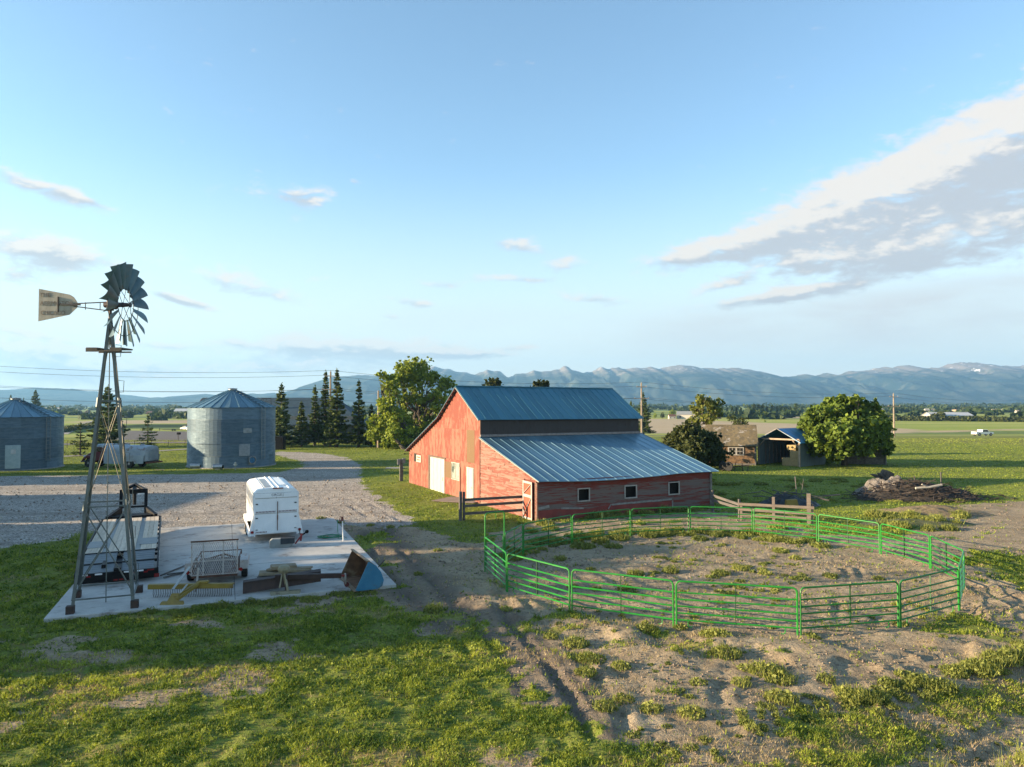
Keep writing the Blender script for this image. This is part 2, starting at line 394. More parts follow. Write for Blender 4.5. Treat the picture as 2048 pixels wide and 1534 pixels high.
ys=axis([(-30,6,3,.3),(6,10,.3,.11),(10,30,.10,.13),(30,60,.13,.35),(60,100,.35,.8),(100,400,.8,4),(400,3000,4,60),(3000,9500,60,300)])
xh=axis([(0,20,.125,.14),(20,32,.14,.4),(32,90,.4,1.5),(90,500,1.5,12),(500,9000,12,400)])
xs=np.concatenate([-xh[::-1][:-1],xh])
X,Y=np.meshgrid(xs,ys); x1=X.ravel(); y1=Y.ravel()
g,d,dry,tan,asp,shr=masks(x1,y1)
def pad_local(x,y):
    dx=x-PADO.x; dy=y-PADO.y; return dx*PU.x+dy*PU.y, dx*PV.x+dy*PV.y
pu,pv=pad_local(x1,y1)
inpad=(pu>.1)&(pu<PADW-.1)&(pv>.1)&(pv<PADL-.1)
z1=gz(x1,y1)+micro(x1,y1,g,d)
rut=np.zeros(x1.shape)
for R in RUTW[:3]:
    dm=np.full(x1.shape,1e9)
    for a,b in zip(R[:-1],R[1:]):
        ex,ey=b[0]-a[0],b[1]-a[1]; wx=x1-a[0]; wy=y1-a[1]; tt=np.clip((wx*ex+wy*ey)/(ex*ex+ey*ey),0,1); dm=np.minimum(dm,np.hypot(wx-ex*tt,wy-ey*tt))
    rut=np.maximum(rut,np.exp(-((dm+(fbm(x1*1.5,y1*1.5,3,78)-.5)*.5)/.75)**2))
near_pad=(pu>-.8)&(pu<PADW+.8)&(pv>-.8)&(pv<PADL+.8)
z1=np.where(near_pad,np.minimum(z1,.03),z1); z1=np.where(inpad,-.05,z1)
# keep the ground under the buildings' feet
V=np.c_[x1,y1,z1]; nx=len(xs); ny=len(ys)
ii,jj=np.meshgrid(np.arange(ny-1),np.arange(nx-1),indexing='ij'); a0=(ii*nx+jj).ravel()
quads=np.c_[a0,a0+1,a0+nx+1,a0+nx]
fg=(g[quads].mean(1)); fd=d[quads].mean(1); ft=tan[quads].mean(1); fa=asp[quads].mean(1)
zone=np.zeros(len(quads),int); zone[fd>.5]=1; zone[fg>.5]=2; zone[ft>.5]=3; zone[fa>.5]=4
cy=y1[quads].mean(1); zone[(zone==0)&(cy>100)]=5
# terrain material: one for every zone, blended by vertex attributes
tm=bpy.data.materials.new('terrain'); tm.use_nodes=True; t=NT(tm.node_tree)
P=t.new('ShaderNodeNewGeometry').outputs['Position']
px_,py_,pz_=t.xyz(P)
A=lambda n:t.attr(n).outputs['Fac']
nbig=t.noise(P,.08,4,.6); nmid=t.noise(P,.9,5,.6); nfin=t.noise(P,7,5,.65); nvf=t.noise(P,32,3,.6)
grass=t.mix(t.ramp(nmid,.35,.65),(.20,.275,.04),(.29,.35,.065))
grass=t.mix(t.ramp(nfin,.35,.68),grass,(.15,.145,.055))
grass=t.mix(t.ramp(nbig,.4,.62,0,.5),grass,(.38,.41,.075))
grass=t.mix(t.m('MULTIPLY',A('dry'),t.ramp(nfin,.3,.6,.5,1)),grass,(.36,.27,.13))
# far: mown stripes of farmland
strp=t.noise(t.map(P,(.004,.03,0)),1.0,3,.5)
farc=t.mix(t.ramp(strp,.4,.6),(.38,.45,.09),(.52,.52,.14))
farc=t.mix(t.ramp(t.noise(t.map(P,(.002,.011,0)),1.0,2,.5),.52,.58),farc,(.21,.28,.09))
grass=t.mix(t.ramp(py_,120,260),grass,farc)
dirt=t.mix(t.ramp(nmid,.3,.7),(.39,.295,.19),(.58,.46,.305))
dirt=t.mix(t.ramp(nfin,.45,.7),dirt,(.25,.19,.13))
dirt=t.mix(t.ramp(t.noise(P,.35,4,.6),.52,.7,0,.6),dirt,(.63,.51,.35))
dirt=t.mix(t.ramp(nvf,.52,.7,0,.7),dirt,(.20,.15,.10))
dirt=t.mix(t.ramp(t.noise(P,60,2,.6),.62,.72,0,.8),dirt,(.62,.52,.38))
dirt=t.mix(t.m('MULTIPLY',A('rut'),.75),dirt,(.165,.135,.115))
vor=t.new('ShaderNodeTexVoronoi'); t.put(vor.inputs['Vector'],P); vor.inputs['Scale'].default_value=14
grav=t.mix(t.ramp(t.xyz(vor.outputs['Color'])[0],.1,.9),(.29,.265,.235),(.76,.69,.60))
grav=t.mix(t.ramp(nmid,.5,.75,0,.55),grav,(.29,.24,.185))
grav=t.mix(t.ramp(t.noise(t.map(P,(.06,.5,0),rot=(0,0,.15)),1.0,5,.65),.48,.62,0,.5),grav,(.33,.28,.23))
grav=t.mix(t.ramp(nvf,.55,.75),grav,(.12,.11,.10))
tanc=t.mix(t.ramp(t.noise(t.map(P,(.02,.3,0)),1,3,.6),.35,.65),(.60,.46,.28),(.68,.54,.36))
aspc=t.mix(t.ramp(nmid,.3,.7),(.20,.18,.165),(.27,.24,.215))
c=t.mix(t.ramp(t.m('ADD',A('d'),t.m('MULTIPLY',t.m('SUBTRACT',nfin,.5),.9)),.35,.65),grass,dirt)
c=t.mix(t.ramp(t.m('ADD',A('g'),t.m('MULTIPLY',t.m('SUBTRACT',nfin,.5),.7)),.38,.62),c,grav)
c=t.mix(A('tan'),c,tanc); c=t.mix(A('asp'),c,aspc); c=t.mix(A('shr'),c,(.045,.085,.03))
b=t.new('ShaderNodeBsdfPrincipled'); t.put(b.inputs['Base Color'],c); b.inputs['Roughness'].default_value=.95; b.inputs['Specular IOR Level'].default_value=.08
h=t.m('ADD',t.m('MULTIPLY',nfin,.05),t.m('MULTIPLY',nvf,.02))
h=t.m('ADD',h,t.m('MULTIPLY',t.m('MULTIPLY',vor.outputs['Distance'],-.05),A('g')))
h=t.m('ADD',h,t.m('MULTIPLY',nmid,.05))
bp=t.new('ShaderNodeBump'); bp.inputs['Strength'].default_value=1.0; bp.inputs['Distance'].default_value=1.0; t.put(bp.inputs['Height'],h); t.put(b.inputs['Normal'],bp.outputs[0])
o_=t.new('ShaderNodeOutputMaterial'); t.l.new(b.outputs[0],o_.inputs[0])
for zi,nm in enumerate(['lawn','dirt_ground','gravel_yard','crop_field','paved_lot','pasture_field']):
    q=quads[zone==zi]
    if len(q)==0: continue
    used,inv=np.unique(q.ravel(),return_inverse=True)
    me=mesh_np(nm,V[used],inv,4,smooth_=True)
    for an,arr in (('rut',rut),('g',g),('d',d),('dry',dry),('tan',tan),('asp',asp),('shr',shr)):
        a=me.attributes.new(an,'FLOAT','POINT'); a.data.foreach_set('value',arr[used].astype(np.float32))
    tag(link(nm,me,tm),kind='structure')
def ground(x,y):
    x=np.atleast_1d(np.asarray(x,float)); y=np.atleast_1d(np.asarray(y,float)); m_=masks(x,y)
    return gz(x,y)+micro(x,y,m_[0],m_[1]), m_
# country road beyond the yard
asph=mat('asphalt',(.16,.15,.14),(.22,.20,.185),scale=.8,rough=.85)
def strip(name,pl,wd,m_,lift=.06,n=40):
    pts=[Vector(at(*p)) for p in pl]; b=MB()
    P=[]
    for a,c in zip(pts[:-1],pts[1:]):
        for k in range(n): P.append(a.lerp(c,k/n))
    P.append(pts[-1])
    row=[]
    for i,p in enumerate(P):
        dd=(P[min(i+1,len(P)-1)]-P[max(i-1,0)]); dd.z=0; dd.normalize(); s=Vector((-dd.y,dd.x,0))*wd/2
        q=[p-s,p+s]
        for k in q: k.z=gzf(k.x,k.y)+lift
        row.append(b._a(q))
    for a,c in zip(row[:-1],row[1:]): b.face((a,a+1,c+1,c))
    return tag(b.build(name,m_),kind='structure')
strip('country_road',[(1180,872),(1500,873),(1800,874),(2048,876),(2300,879)],7,asph)
strip('farm_lane',[(-200,893),(112,886),(300,883),(560,884),(700,881)],5,asph)
strip('gravel_path',[(-100,915),(112,911),(260,903),(380,896)],2.2,mat('pathgravel',(.36,.33,.29),(.27,.25,.22),rough=.95),.05)
strip('farm_track',[(112,866),(150,850),(200,838),(225,832)],7,mat('trackdust',(.40,.36,.31),(.33,.30,.26),rough=.95),.08)
# concrete pad
cm=bpy.data.materials.new('concrete'); cm.use_nodes=True; t=NT(cm.node_tree)
tc=t.new('ShaderNodeTexCoord').outputs['Object']
n=t.noise(tc,.6,6,.65,.4); n2=t.noise(t.map(tc,(1,4,1)),2.2,5,.6,.3); n3=t.noise(tc,.9,5,.7,.2)
c=t.mix(t.ramp(n,.35,.68),(.52,.50,.46),(.40,.385,.36)); c=t.mix(t.ramp(n2,.52,.74,0,.7),c,(.30,.26,.22)); c=t.mix(t.ramp(n3,.54,.68,0,.8),c,(.17,.14,.115))
b=t.new('ShaderNodeBsdfPrincipled'); t.put(b.inputs['Base Color'],c); b.inputs['Roughness'].default_value=.75
bp=t.new('ShaderNodeBump'); bp.inputs['Distance'].default_value=.01; t.put(bp.inputs['Height'],t.noise(tc,25,4,.6)); t.put(b.inputs['Normal'],bp.outputs[0])
o_=t.new('ShaderNodeOutputMaterial'); t.l.new(b.outputs[0],o_.inputs[0])
ZP=.13
b_=MB(); b_.box((PADW/2,PADL/2,ZP/2-.1),(PADW,PADL,ZP+.2)); po=b_.build('concrete_pad',cm,bev=.015); po.location=PADO; po.rotation_euler=(0,0,PA); tag(po,kind='structure')
b_=MB()
for u in (PADW/2,): b_.box((u,PADL/2,ZP+.002),(.02,PADL-.1,.003))
for v in (5.8,11.5): b_.box((PADW/2,v,ZP+.0025),(PADW-.1,.02,.003))
po=b_.build('pad_joints',mat('joint',(.12,.11,.10),rough=.9)); po.location=PADO; po.rotation_euler=(0,0,PA); tag(po,kind='structure')
# ---------------------------------------------------------------- mountains
RID=[(-700,770),(-500,776),(-300,768),(-100,775),(0,777),(40,777),(80,774),(110,773),(125,772),(150,777),(200,782),(240,787),(290,792),(330,795),(355,797),(380,795),(400,788),(430,786),(470,787),(520,785),(545,786),(580,783),(600,779),(610,780),(640,765),(665,755),(690,750),(720,750),(760,748),(800,745),(840,738),(870,733),(885,735),(930,743),(955,745),(975,737),(1000,742),(1015,751),(1060,743),(1090,741),(1110,735),(1130,733),(1150,740),(1165,745),(1200,735),(1220,736),(1240,733),(1260,735),(1300,733),(1330,735),(1365,729),(1400,736),(1440,735),(1480,737),(1520,741),(1545,754),(1560,757),(1580,752),(1610,747),(1625,753),(1640,748),(1650,747),(1665,753),(1700,745),(1735,738),(1780,735),(1815,729),(1845,736),(1870,735),(1900,728),(1950,724),(1975,730),(2048,733),(2100,735),(2300,730),(2500,742),(2800,735)]
rx=np.array([p[0] for p in RID],float); ry=np.array([p[1] for p in RID],float)
RD=6000.0
cols=np.linspace(-700,2800,1100); dep=np.linspace(0,1,70)
hr=(HOR-np.interp(cols,rx,ry)+1+(fbm(cols*.06,cols*0,6,3)-.5)*10)/F*RD
C,Dp=np.meshgrid(cols,dep)
yy=4300+Dp*3100; xx=(C-1024)/F*RD*(.78+.32*Dp)  # spreads a little with depth
u=xx/420; v=yy/620
ridg=1-np.abs(2*fbm(u*1.3+v*.3,v*.7,5,8)-1)*1.0
ridg2=1-np.abs(2*fbm(u*3.1,v*1.9+4,4,18)-1)
tr=np.clip((yy-4300)/(RD-4300),0,1)
prof=np.where(yy<RD,tr**1.15,1-((yy-RD)/1500)*.9)
H=np.interp((xx/RD*F+1024),cols,hr)
zz=H*np.clip(prof,0,1)*(1-(1-tr)*.0)-3.5+ (ridg-.6)*H*1.5*prof*np.clip((1-tr)*2.2,0,1)*1.0+(ridg2-.6)*H*.5*np.clip((1-tr)*3,0,1)*prof
zz=np.where(yy>RD,H*np.clip(prof,0,1)-4,np.minimum(zz,H*(.15+.85*tr)*1.0+8*(1-tr)))
zz=np.where(Dp<.01,-30,zz)
nxm=len(cols); nym=len(dep)
ii,jj=np.meshgrid(np.arange(nym-1),np.arange(nxm-1),indexing='ij'); a0=(ii*nxm+jj).ravel()
mq=np.c_[a0,a0+1,a0+nxm+1,a0+nxm]
me=mesh_np('mountains',np.c_[xx.ravel(),yy.ravel(),zz.ravel()],mq.ravel(),4,smooth_=True)
mm=bpy.data.materials.new('mountain'); mm.use_nodes=True; t=NT(mm.node_tree)
P=t.new('ShaderNodeNewGeometry').outputs['Position']; X_,Y_,Z_=t.xyz(P)
nb=t.noise(P,.004,5,.6); n2=t.noise(P,.012,5,.65)
c=t.mix(t.ramp(nb,.45,.55),(.018,.032,.03),(.06,.07,.055)); c=t.mix(t.ramp(t.m('ADD',Z_,t.m('MULTIPLY',n2,220)),330,420),c,(.20,.17,.15))
c=t.mix(t.ramp(t.noise(t.map(P,(.02,.02,.006)),1,4,.6),.62,.66),c,t.mix(t.ramp(t.m('ADD',Z_,t.m('MULTIPLY',nb,160)),330,380),c,(.75,.76,.78)))
b=t.new('ShaderNodeBsdfPrincipled'); t.put(b.inputs['Base Color'],c); b.inputs['Roughness'].default_value=1; b.inputs['Specular IOR Level'].default_value=0
o_=t.new('ShaderNodeOutputMaterial'); t.l.new(b.outputs[0],o_.inputs[0])
tag(link('mountains',me,mm),kind='structure')
# ---------------------------------------------------------------- haze
HAZE=1.1e-4
hm=bpy.data.materials.new('haze'); hm.use_nodes=True; t=NT(hm.node_tree)
pv_=t.new('ShaderNodeVolumePrincipled'); pv_.inputs['Color'].default_value=(.30,.62,1.0,1); pv_.inputs['Density'].default_value=HAZE; pv_.inputs['Anisotropy'].default_value=.2
o_=t.new('ShaderNodeOutputMaterial'); t.l.new(pv_.outputs[0],o_.inputs['Volume'])
if HAZE>0:
    b_=MB(); b_.box((0,3650,(480-36)/2),(19000,7900,480+36)); ho=b_.build('haze',hm); tag(ho,kind='stuff')
# ================================================================ BARN
def weathered(name,redmix,scale=1.0,stain=True,red=(.40,.085,.06),wood=(.30,.275,.25),dark=(.12,.10,.09),toprd=None,stretchx=(.35,.35,6)):
    m=bpy.data.materials.new(name); m.use_nodes=True; t=NT(m.node_tree)
    tc=t.new('ShaderNodeTexCoord').outputs['Object']; rn=t.attr('rnd').outputs['Fac']
    X,Y,Z=t.xyz(tc)
    st=t.map(tc,stretchx)
    off=t.comb(t.m('MULTIPLY',rn,37.),t.m('MULTIPLY',rn,11.),0.)
    va=t.new('ShaderNodeVectorMath',operation='ADD'); t.put(va.inputs[0],st); t.put(va.inputs[1],off); st=va.outputs[0]
    n=t.noise(st,1.6,6,.68,.3); n2=t.noise(st,6,5,.7,.2)
    f=t.m('ADD',t.m('ADD',n,t.m('MULTIPLY',t.m('SUBTRACT',rn,.5),.12)),redmix)
    if toprd: f=t.m('ADD',f,t.ramp(Z,toprd[0],toprd[1],0,toprd[2]))
    c=t.mix(t.ramp(f,.47,.58),wood,red)
    c=t.mix(t.ramp(n2,.60,.72,0,.8),c,dark)
    c=t.mix(t.ramp(t.noise(st,2.6,4,.7),.58,.72,0,.5),c,tuple(min(1,k*1.5) for k in wood))
    b=t.new('ShaderNodeBsdfPrincipled'); t.put(b.inputs['Base Color'],c); b.inputs['Roughness'].default_value=.85; b.inputs['Specular IOR Level'].default_value=.2
    bp=t.new('ShaderNodeBump'); bp.inputs['Distance'].default_value=.02; t.put(bp.inputs['Height'],n2); t.put(b.inputs['Normal'],bp.outputs[0])
    o=t.new('ShaderNodeOutputMaterial'); t.l.new(b.outputs[0],o.inputs[0]); return m
BO=Vector((1.54,42.77,0)); BA=rad(26.8); BL=13.5; BW=24.0
barn=empty('red_barn',BO,BA,'large weathered red barn with blue metal roof, white doors and a low side wing','barn')
# local frame: x along the front wall, y along the gable wall, z up
m_front=weathered('siding_front',-.02,toprd=(1.6,2.3,.16),red=(.27,.06,.045),wood=(.235,.18,.16),dark=(.07,.06,.055))
m_side=weathered('siding_side',.03,red=(.29,.10,.075),wood=(.34,.215,.17),dark=(.13,.055,.04),stretchx=(.6,.6,7))
m_ply=weathered('plywood_red',.03,red=(.29,.09,.065),wood=(.35,.17,.12),dark=(.24,.085,.055),stretchx=(1.6,1.6,.6))
m_plyb=weathered('plywood_bare',-.5,red=(.40,.085,.06),wood=(.23,.145,.08),dark=(.15,.085,.05),stretchx=(2,2,.3))
m_skirt=mat('skirt_red',(.36,.065,.05),(.27,.05,.04),scale=1.5,rough=.8,c3=(.20,.10,.08))
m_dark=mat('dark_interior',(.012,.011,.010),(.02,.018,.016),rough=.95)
m_clere=weathered('clerestory_boards',-.3,red=(.16,.05,.035),wood=(.10,.085,.08),dark=(.035,.03,.03),stretchx=(2.5,2.5,.3))
m_trim=mat('weathered_white',(.62,.58,.52),(.45,.41,.37),scale=6,rough=.7)
m_white=mat('white_paint',(.70,.65,.53),(.62,.58,.48),scale=2,rough=.55)
m_woodg=mat('grey_wood',(.30,.27,.24),(.19,.17,.15),scale=4,stretch=(1,1,1),rough=.9,use_rnd=.3,bump=.01)
def roofmat(name,base,base2,rough,metal):
    m=bpy.data.materials.new(name); m.use_nodes=True; t=NT(m.node_tree)
    tc=t.new('ShaderNodeTexCoord').outputs['Object']; rn=t.attr('rnd').outputs['Fac']
    n=t.noise(t.map(tc,(1.3,.18,.18)),1.2,6,.7,.3); n2=t.noise(tc,.35,4,.6)
    c=t.mix(t.ramp(n,.35,.7),base,base2); c=t.mix(t.ramp(n2,.5,.7,0,.5),c,tuple(k*.75 for k in base))
    h=t.new('ShaderNodeHueSaturation'); t.put(h.inputs['Color'],c); t.put(h.inputs['Value'],t.ramp(rn,0,1,.86,1.12,False)); c=h.outputs[0]
    b=t.new('ShaderNodeBsdfPrincipled'); t.put(b.inputs['Base Color'],c); b.inputs['Metallic'].default_value=metal
    t.put(b.inputs['Roughness'],t.ramp(n,.3,.7,rough-.08,rough+.12))
    o=t.new('ShaderNodeOutputMaterial'); t.l.new(b.outputs[0],o.inputs[0]); return m
m_roof=roofmat('metal_roof',(.16,.33,.44),(.23,.40,.50),.38,.45)
m_roofu=roofmat('metal_roof_upper',(.06,.24,.33),(.09,.28,.37),.42,.3)
random.seed(3)
# profile of the gable wall (y,z): far eave -> peak -> clerestory -> near eave
YC=8.39; YP=12.35; YK=15.9
PROF=[(0,0),(0,2.40),(YC,4.66),(YC,6.02),(YP,8.25),(YK,6.10),(BW-.1,2.95),(BW-.1,0)]
def ztop(y):
    if y<YC: return 2.40+(4.66-2.40)*y/YC
    if y<YP: return 6.02+(8.25-6.02)*(y-YC)/(YP-YC)
    if y<YK: return 8.25+(6.10-8.25)*(y-YP)/(YK-YP)
    return 6.10+(2.95-6.10)*(y-YK)/(BW-.1-YK)
def clap(b,rows,x0,x1,side,lap=.16,holes=(),top=None,tilt=.022,ysh=0,end=None):
    """overlapping boards. side 'F': wall along x at y=0; 'S': wall along y at x=0"""
    for i in range(rows[0],rows[1]):
        z0=i*lap; z1=z0+lap*1.02
        segs=[(x0,x1)]
        if end: segs=[(x0,min(x1,end(z0)))]
        for (ha,hb,za,zb) in holes:
            if z1>za and z0<zb:
                ns=[]
                for (a,c) in segs:
                    if hb<=a or ha>=c: ns.append((a,c)); continue
                    if ha>a: ns.append((a,ha))
                    if hb<c: ns.append((hb,c))
                segs=ns
        for (a,c) in segs:
            if c-a<.05: continue
            cur=a
            while cur<c-.01:
                nx_=min(c,cur+random.uniform(1.6,4.4))
                if c-nx_<.5: nx_=c
                r=random.random(); jz=random.gauss(0,.006); w=random.uniform(.7,1.5)*tilt
                zt=z1; za_=z0+jz
                if end:
                    pass
                q0,q1=cur,nx_-.008
                zc0=min(zt,end and 99 or zt); 
                if side=='F': P=[(q0,-w-.004,za_),(q1,-w-.004,za_),(q1,.0,za_),(q0,.0,za_),(q0,-.004,zt),(q1,-.004,zt),(q1,.004,zt),(q0,.004,zt)]
                else: P=[(-w-.004,q0,za_),(-w-.004,q1,za_),(0,q1,za_),(0,q0,za_),(-.004,q0,zt),(-.004,q1,zt),(.004,q1,zt),(.004,q0,zt)]
                b.hexa([Vector(p)+Vector((0,ysh,0)) if side=='F' else Vector(p) for p in P],r)
                cur=nx_
WIN=[(2.84,3.60,1.06,1.76),(6.36,7.2,1.04,1.74),(9.9,10.7,1.06,1.78)]
b=MB()
def skirtz(x): return .55+.10*math.sin(x*.9)+(.12 if x<4 else 0)-(.0 if x<10.1 else .4)
clap(b,(3,15),0,BL,'F',holes=WIN)
clap(b,(0,3),10.15,BL,'F')
b.prism([(0,.02,2.2),(BL,.02,2.2),(BL,.02,2.50),(BL*.62,.02,2.40),(BL*.3,.02,2.30),(0,.02,2.42)],(0,.05,0),.9)
b.build('front_siding',m_front,barn)
b=MB()   # ragged lower skirt of red sheet
xs_=[0,1.2,2.4,3.6,4.6,5.2,6.4,8,9.2,10.15]; zs_=[.62,.66,.55,.52,.64,.72,.60,.62,.60,.58]
i=b._a([(x,-.035,-.3) for x in xs_]+[(x,-.035,z) for x,z in zip(xs_,zs_)])
for k in range(len(xs_)-1): b.face((i+k,i+k+1,i+len(xs_)+k+1,i+len(xs_)+k))
b.build('skirt_sheet',m_skirt,barn)
m_lb=mat('bare_grey_board',(.42,.39,.36),(.30,.28,.26),scale=5,rough=.9)
for k in range(3): b=MB(); b.bar((5.3+k*1.6,-.06,.66+.012*k),(6.9+k*1.6,-.06,.70+.01*k),.03,.11); b.build('loose_board',m_lb,barn)
b=MB(); b.bar((1.6,-.06,.68),(3.2,-.07,.58),.03,.10); b.build('loose_board',m_lb,barn)
for q in (((5.0,-.10,.42),(5.25,-.06,.7),.03,.07),((.0,-.06,.75),(.75,-.06,.86),.03,.16),((10.15,-.06,0),(10.15,-.06,.62),.08,.04)): b=MB(); b.bar(*q); b.build('loose_board',m_lb,barn)
for (a,c,z0,z1) in WIN:
    b=MB(); t_=.07; dz=random.uniform(-.02,.02)
    b.box(((a+c)/2,-.04,z1+t_/2+dz),(c-a+2*t_,.06,t_)); b.box(((a+c)/2,-.045,z0-t_/2),(c-a+2*t_,.08,t_))
    for x in (a-t_/2,c+t_/2): b.box((x,-.042,(z0+z1)/2),(t_,.06,z1-z0-.01))
    wf=b.build('window',m_trim,barn)
    b=MB(); b.box(((a+c)/2,.35,(z0+z1)/2),(c-a+.5,.02,z1-z0+.5)); b.build('dark_backing',m_dark,wf)  # near-black sheet stands for the unlit room behind the window
# gable wall: side wing clapboards then upright sheets
DX=(.30,1.72,-.05,2.30)
b=MB()
def endz(z):  # how far y reaches at height z inside the wing (roof slopes up with y): boards start at this y
    return 0 if z<2.38 else (z-2.38)/(4.66-2.40)*YC
for i in range(0,23):
    z0=i*.2; ys_=endz(z0+.2); ye=YC-.02
    if ye-ys_<.1: continue
    segs=[(ys_,ye)]
    if z0<DX[3]-.05: segs=[(max(ys_,0),DX[0]),(DX[1],ye)]
    for (a,c) in segs:
        if a==ys_ and z0>2.2:
            aa=endz(z0); r=random.random()
            b.poly([(-.012,aa,z0),(-.012,a,z0+.0),(-.012,a,z0+.2)],r)
        cur=a
        while cur<c-.01:
            nx_=min(c,cur+random.uniform(.8,3.5)); 
            if c-nx_<.4: nx_=c
            w=random.uniform(.6,1.9)*.034; jz=random.gauss(0,.012)
            b.hexa([(-w-.004,cur,z0+jz),(-w-.004,nx_-.01,z0+jz),(0,nx_-.01,z0+jz),(0,cur,z0+jz),(-.004,cur,z0+.203),(-.004,nx_-.01,z0+.203),(.004,nx_-.01,z0+.203),(.004,cur,z0+.203)])
            cur=nx_
b.build('wing_siding',m_side,barn)
# wall core behind the boards
b=MB(); 
core=[(.03,y,z) for y,z in PROF]
b.prism([Vector((.03,y,z-.02 if z>0 else -.3)) for y,z in PROF],(.06,0,0)); b.prism([Vector((BL-.05,y,z-.02 if z>0 else -.3)) for y,z in PROF],(.05,0,0))
b.build('wall_core',mat('core_red',(.24,.06,.04),(.18,.05,.035),rough=.9),barn)
# plywood sheets, uneven widths, each a slightly different age
doors=[(15.15,18.72,-.3,2.70),(9.45,10.72,-.3,2.42),(12.05,13.68,1.28,2.58),(20.75,22.55,2.02,2.72)]
b=MB(); bb=MB()
cols_=[(YC,9.35),(9.35,10.75),(10.75,12.0),(12.0,13.72),(13.72,15.12),(15.12,18.75),(18.75,20.0),(20.0,BW-.1)]
rows_=[(-.3,2.76),(2.76,5.15),(5.15,6.0),(6.0,8.3)]
for (ya,yb) in cols_:
    for (za,zb) in rows_:
        tp=[(ya+(yb-ya)*k/8) for k in range(9)]
        P=[]
        if min(ztop(y) for y in tp)>=zb: pts=[(ya,za),(yb,za),(yb,zb),(ya,zb)]
        else:
            tt=[(y,min(zb,ztop(y)-.02)) for y in tp if ztop(y)-.02>za]
            if YP>ya and YP<yb and za<8.2: tt.append((YP,min(zb,8.23))); tt.sort()
            if len(tt)<2: continue
            pts=[(tt[0][0],za),(tt[-1][0],za)]+tt[::-1]
        hol=[h for h in doors if h[0]<yb-.01 and h[1]>ya+.01 and h[2]<zb and h[3]>za]
        X_=-.02-random.random()*.006
        bare=(za>2.7 and za<5 and abs(ya-9.35)<.01) or (za<0 and abs(ya-13.72)<.01 and False)
        tgt=bb if bare else b
        if hol and len(pts)==4:
            h=hol[0]; y0,y1=max(ya,h[0]),min(yb,h[1]); z0,z1=max(za,h[2]),min(zb,h[3])
            for (p,q,s,u_) in ((ya,y0,za,zb),(y1,yb,za,zb),(y0,y1,za,z0),(y0,y1,z1,zb)):
                if q-p>.02 and u_-s>.02: tgt.prism([(X_,p+.006,s),(X_,q-.006,s),(X_,q-.006,u_-.01),(X_,p+.006,u_-.01)],(.02,0,0))
        else: tgt.prism([(X_,p,q) for p,q in pts],(.02,0,0))
b.build('gable_sheeting',m_ply,barn)
bb.build('bare_sheet',m_plyb,barn); bb=MB(); bb.prism([(-.035,13.72,1.3),(-.035,15.05,1.3),(-.035,15.05,2.55),(-.035,13.72,2.55)],(.01,0,0))
bb.build('bare_sheet',m_plyb,barn)
b=MB(); 
for y,w in ((YC,.12),(11.95,.14)): b.box((-.05,y,2.2 if y==YC else 1.1),(.05,w,4.6 if y==YC else 2.4))
b.box((-.045,(YC+15)/2,2.74),(.04,15-YC,.10)); b.build('batten',m_ply,barn)
# doors
def panel_door(y0,y1,z0,z1,name,extra=None):
    b=MB(); b.box((-.045,(y0+y1)/2,(z0+z1)/2),(.05,y1-y0,z1-z0)); return b.build(name,m_white,barn)
d1=panel_door(15.15,18.35,0,2.68,'sliding_door')
b=MB(); b.box((-.06,18.55,1.33),(.08,.34,2.74)); b.box((-.06,16.8,2.76),(.1,3.9,.10)); b.build('door_track',mat('track_dark',(.16,.11,.08),(.1,.07,.05),rough=.7),d1)
for y in (15.95,16.75,17.55):
    b=MB(); b.box((-.074,y,1.34),(.012,.03,2.6)); b.build('door_batten',m_trim,d1)
b=MB(); b.box((-.078,15.45,1.1),(.03,.05,.28)); b.build('handle',m_dark,d1)
d2=panel_door(9.55,10.25,0,2.36,'side_door')
b=MB(); b.box((-.05,10.48,1.2),(.05,.4,2.4)); b.box((-.03,9.5,1.2),(.05,.06,2.4)); b.box((-.03,10.1,2.4),(.05,1.3,.06)); b.build('door_frame',mat('greenish_white',(.6,.66,.6),(.5,.56,.5),rough=.4),d2)
b=MB(); b.lathe([(.03,-.03),(.03,.03)],(-.1,9.68,1.0),8,axis='X'); b.build('handle',mat('brass',(.5,.4,.2),rough=.4,metal=.7),d2)
b=MB(); b.box((-.03,12.86,1.93),(.02,1.5,1.16)); gw=b.build('side_window',mat('dusty_pane',(.33,.37,.33),(.52,.55,.48),scale=2.2,rough=.25,c3=(.10,.13,.11)),barn)
b=MB()
for y in (12.08,12.86,13.66): b.box((-.05,y,1.93),(.04,.05,1.3))
for z in (1.3,2.56): b.box((-.05,12.87,z),(.045,1.64,.06))
b.build('frame',m_trim,gw)
b=MB(); b.box((-.01,22.3,2.37),(.03,.5,.68)); b.build('dark_vent_plate',m_dark,barn)  # near-black plate stands for the shade inside the vent
b=MB(); b.box((-.05,21.3,2.33),(.03,1.15,.60)); sg=b.build('notice_board',m_white,barn)
for z,w in ((2.45,.85),(2.22,.7)):
    b=MB(); x=21.3-w/2
    while x<21.3+w/2: b.box((-.07,x+.03,z),(.01,.055,.11)); x+=.095
    b.build('lettering',mat('sign_ink',(.30,.18,.12),rough=.8),sg)
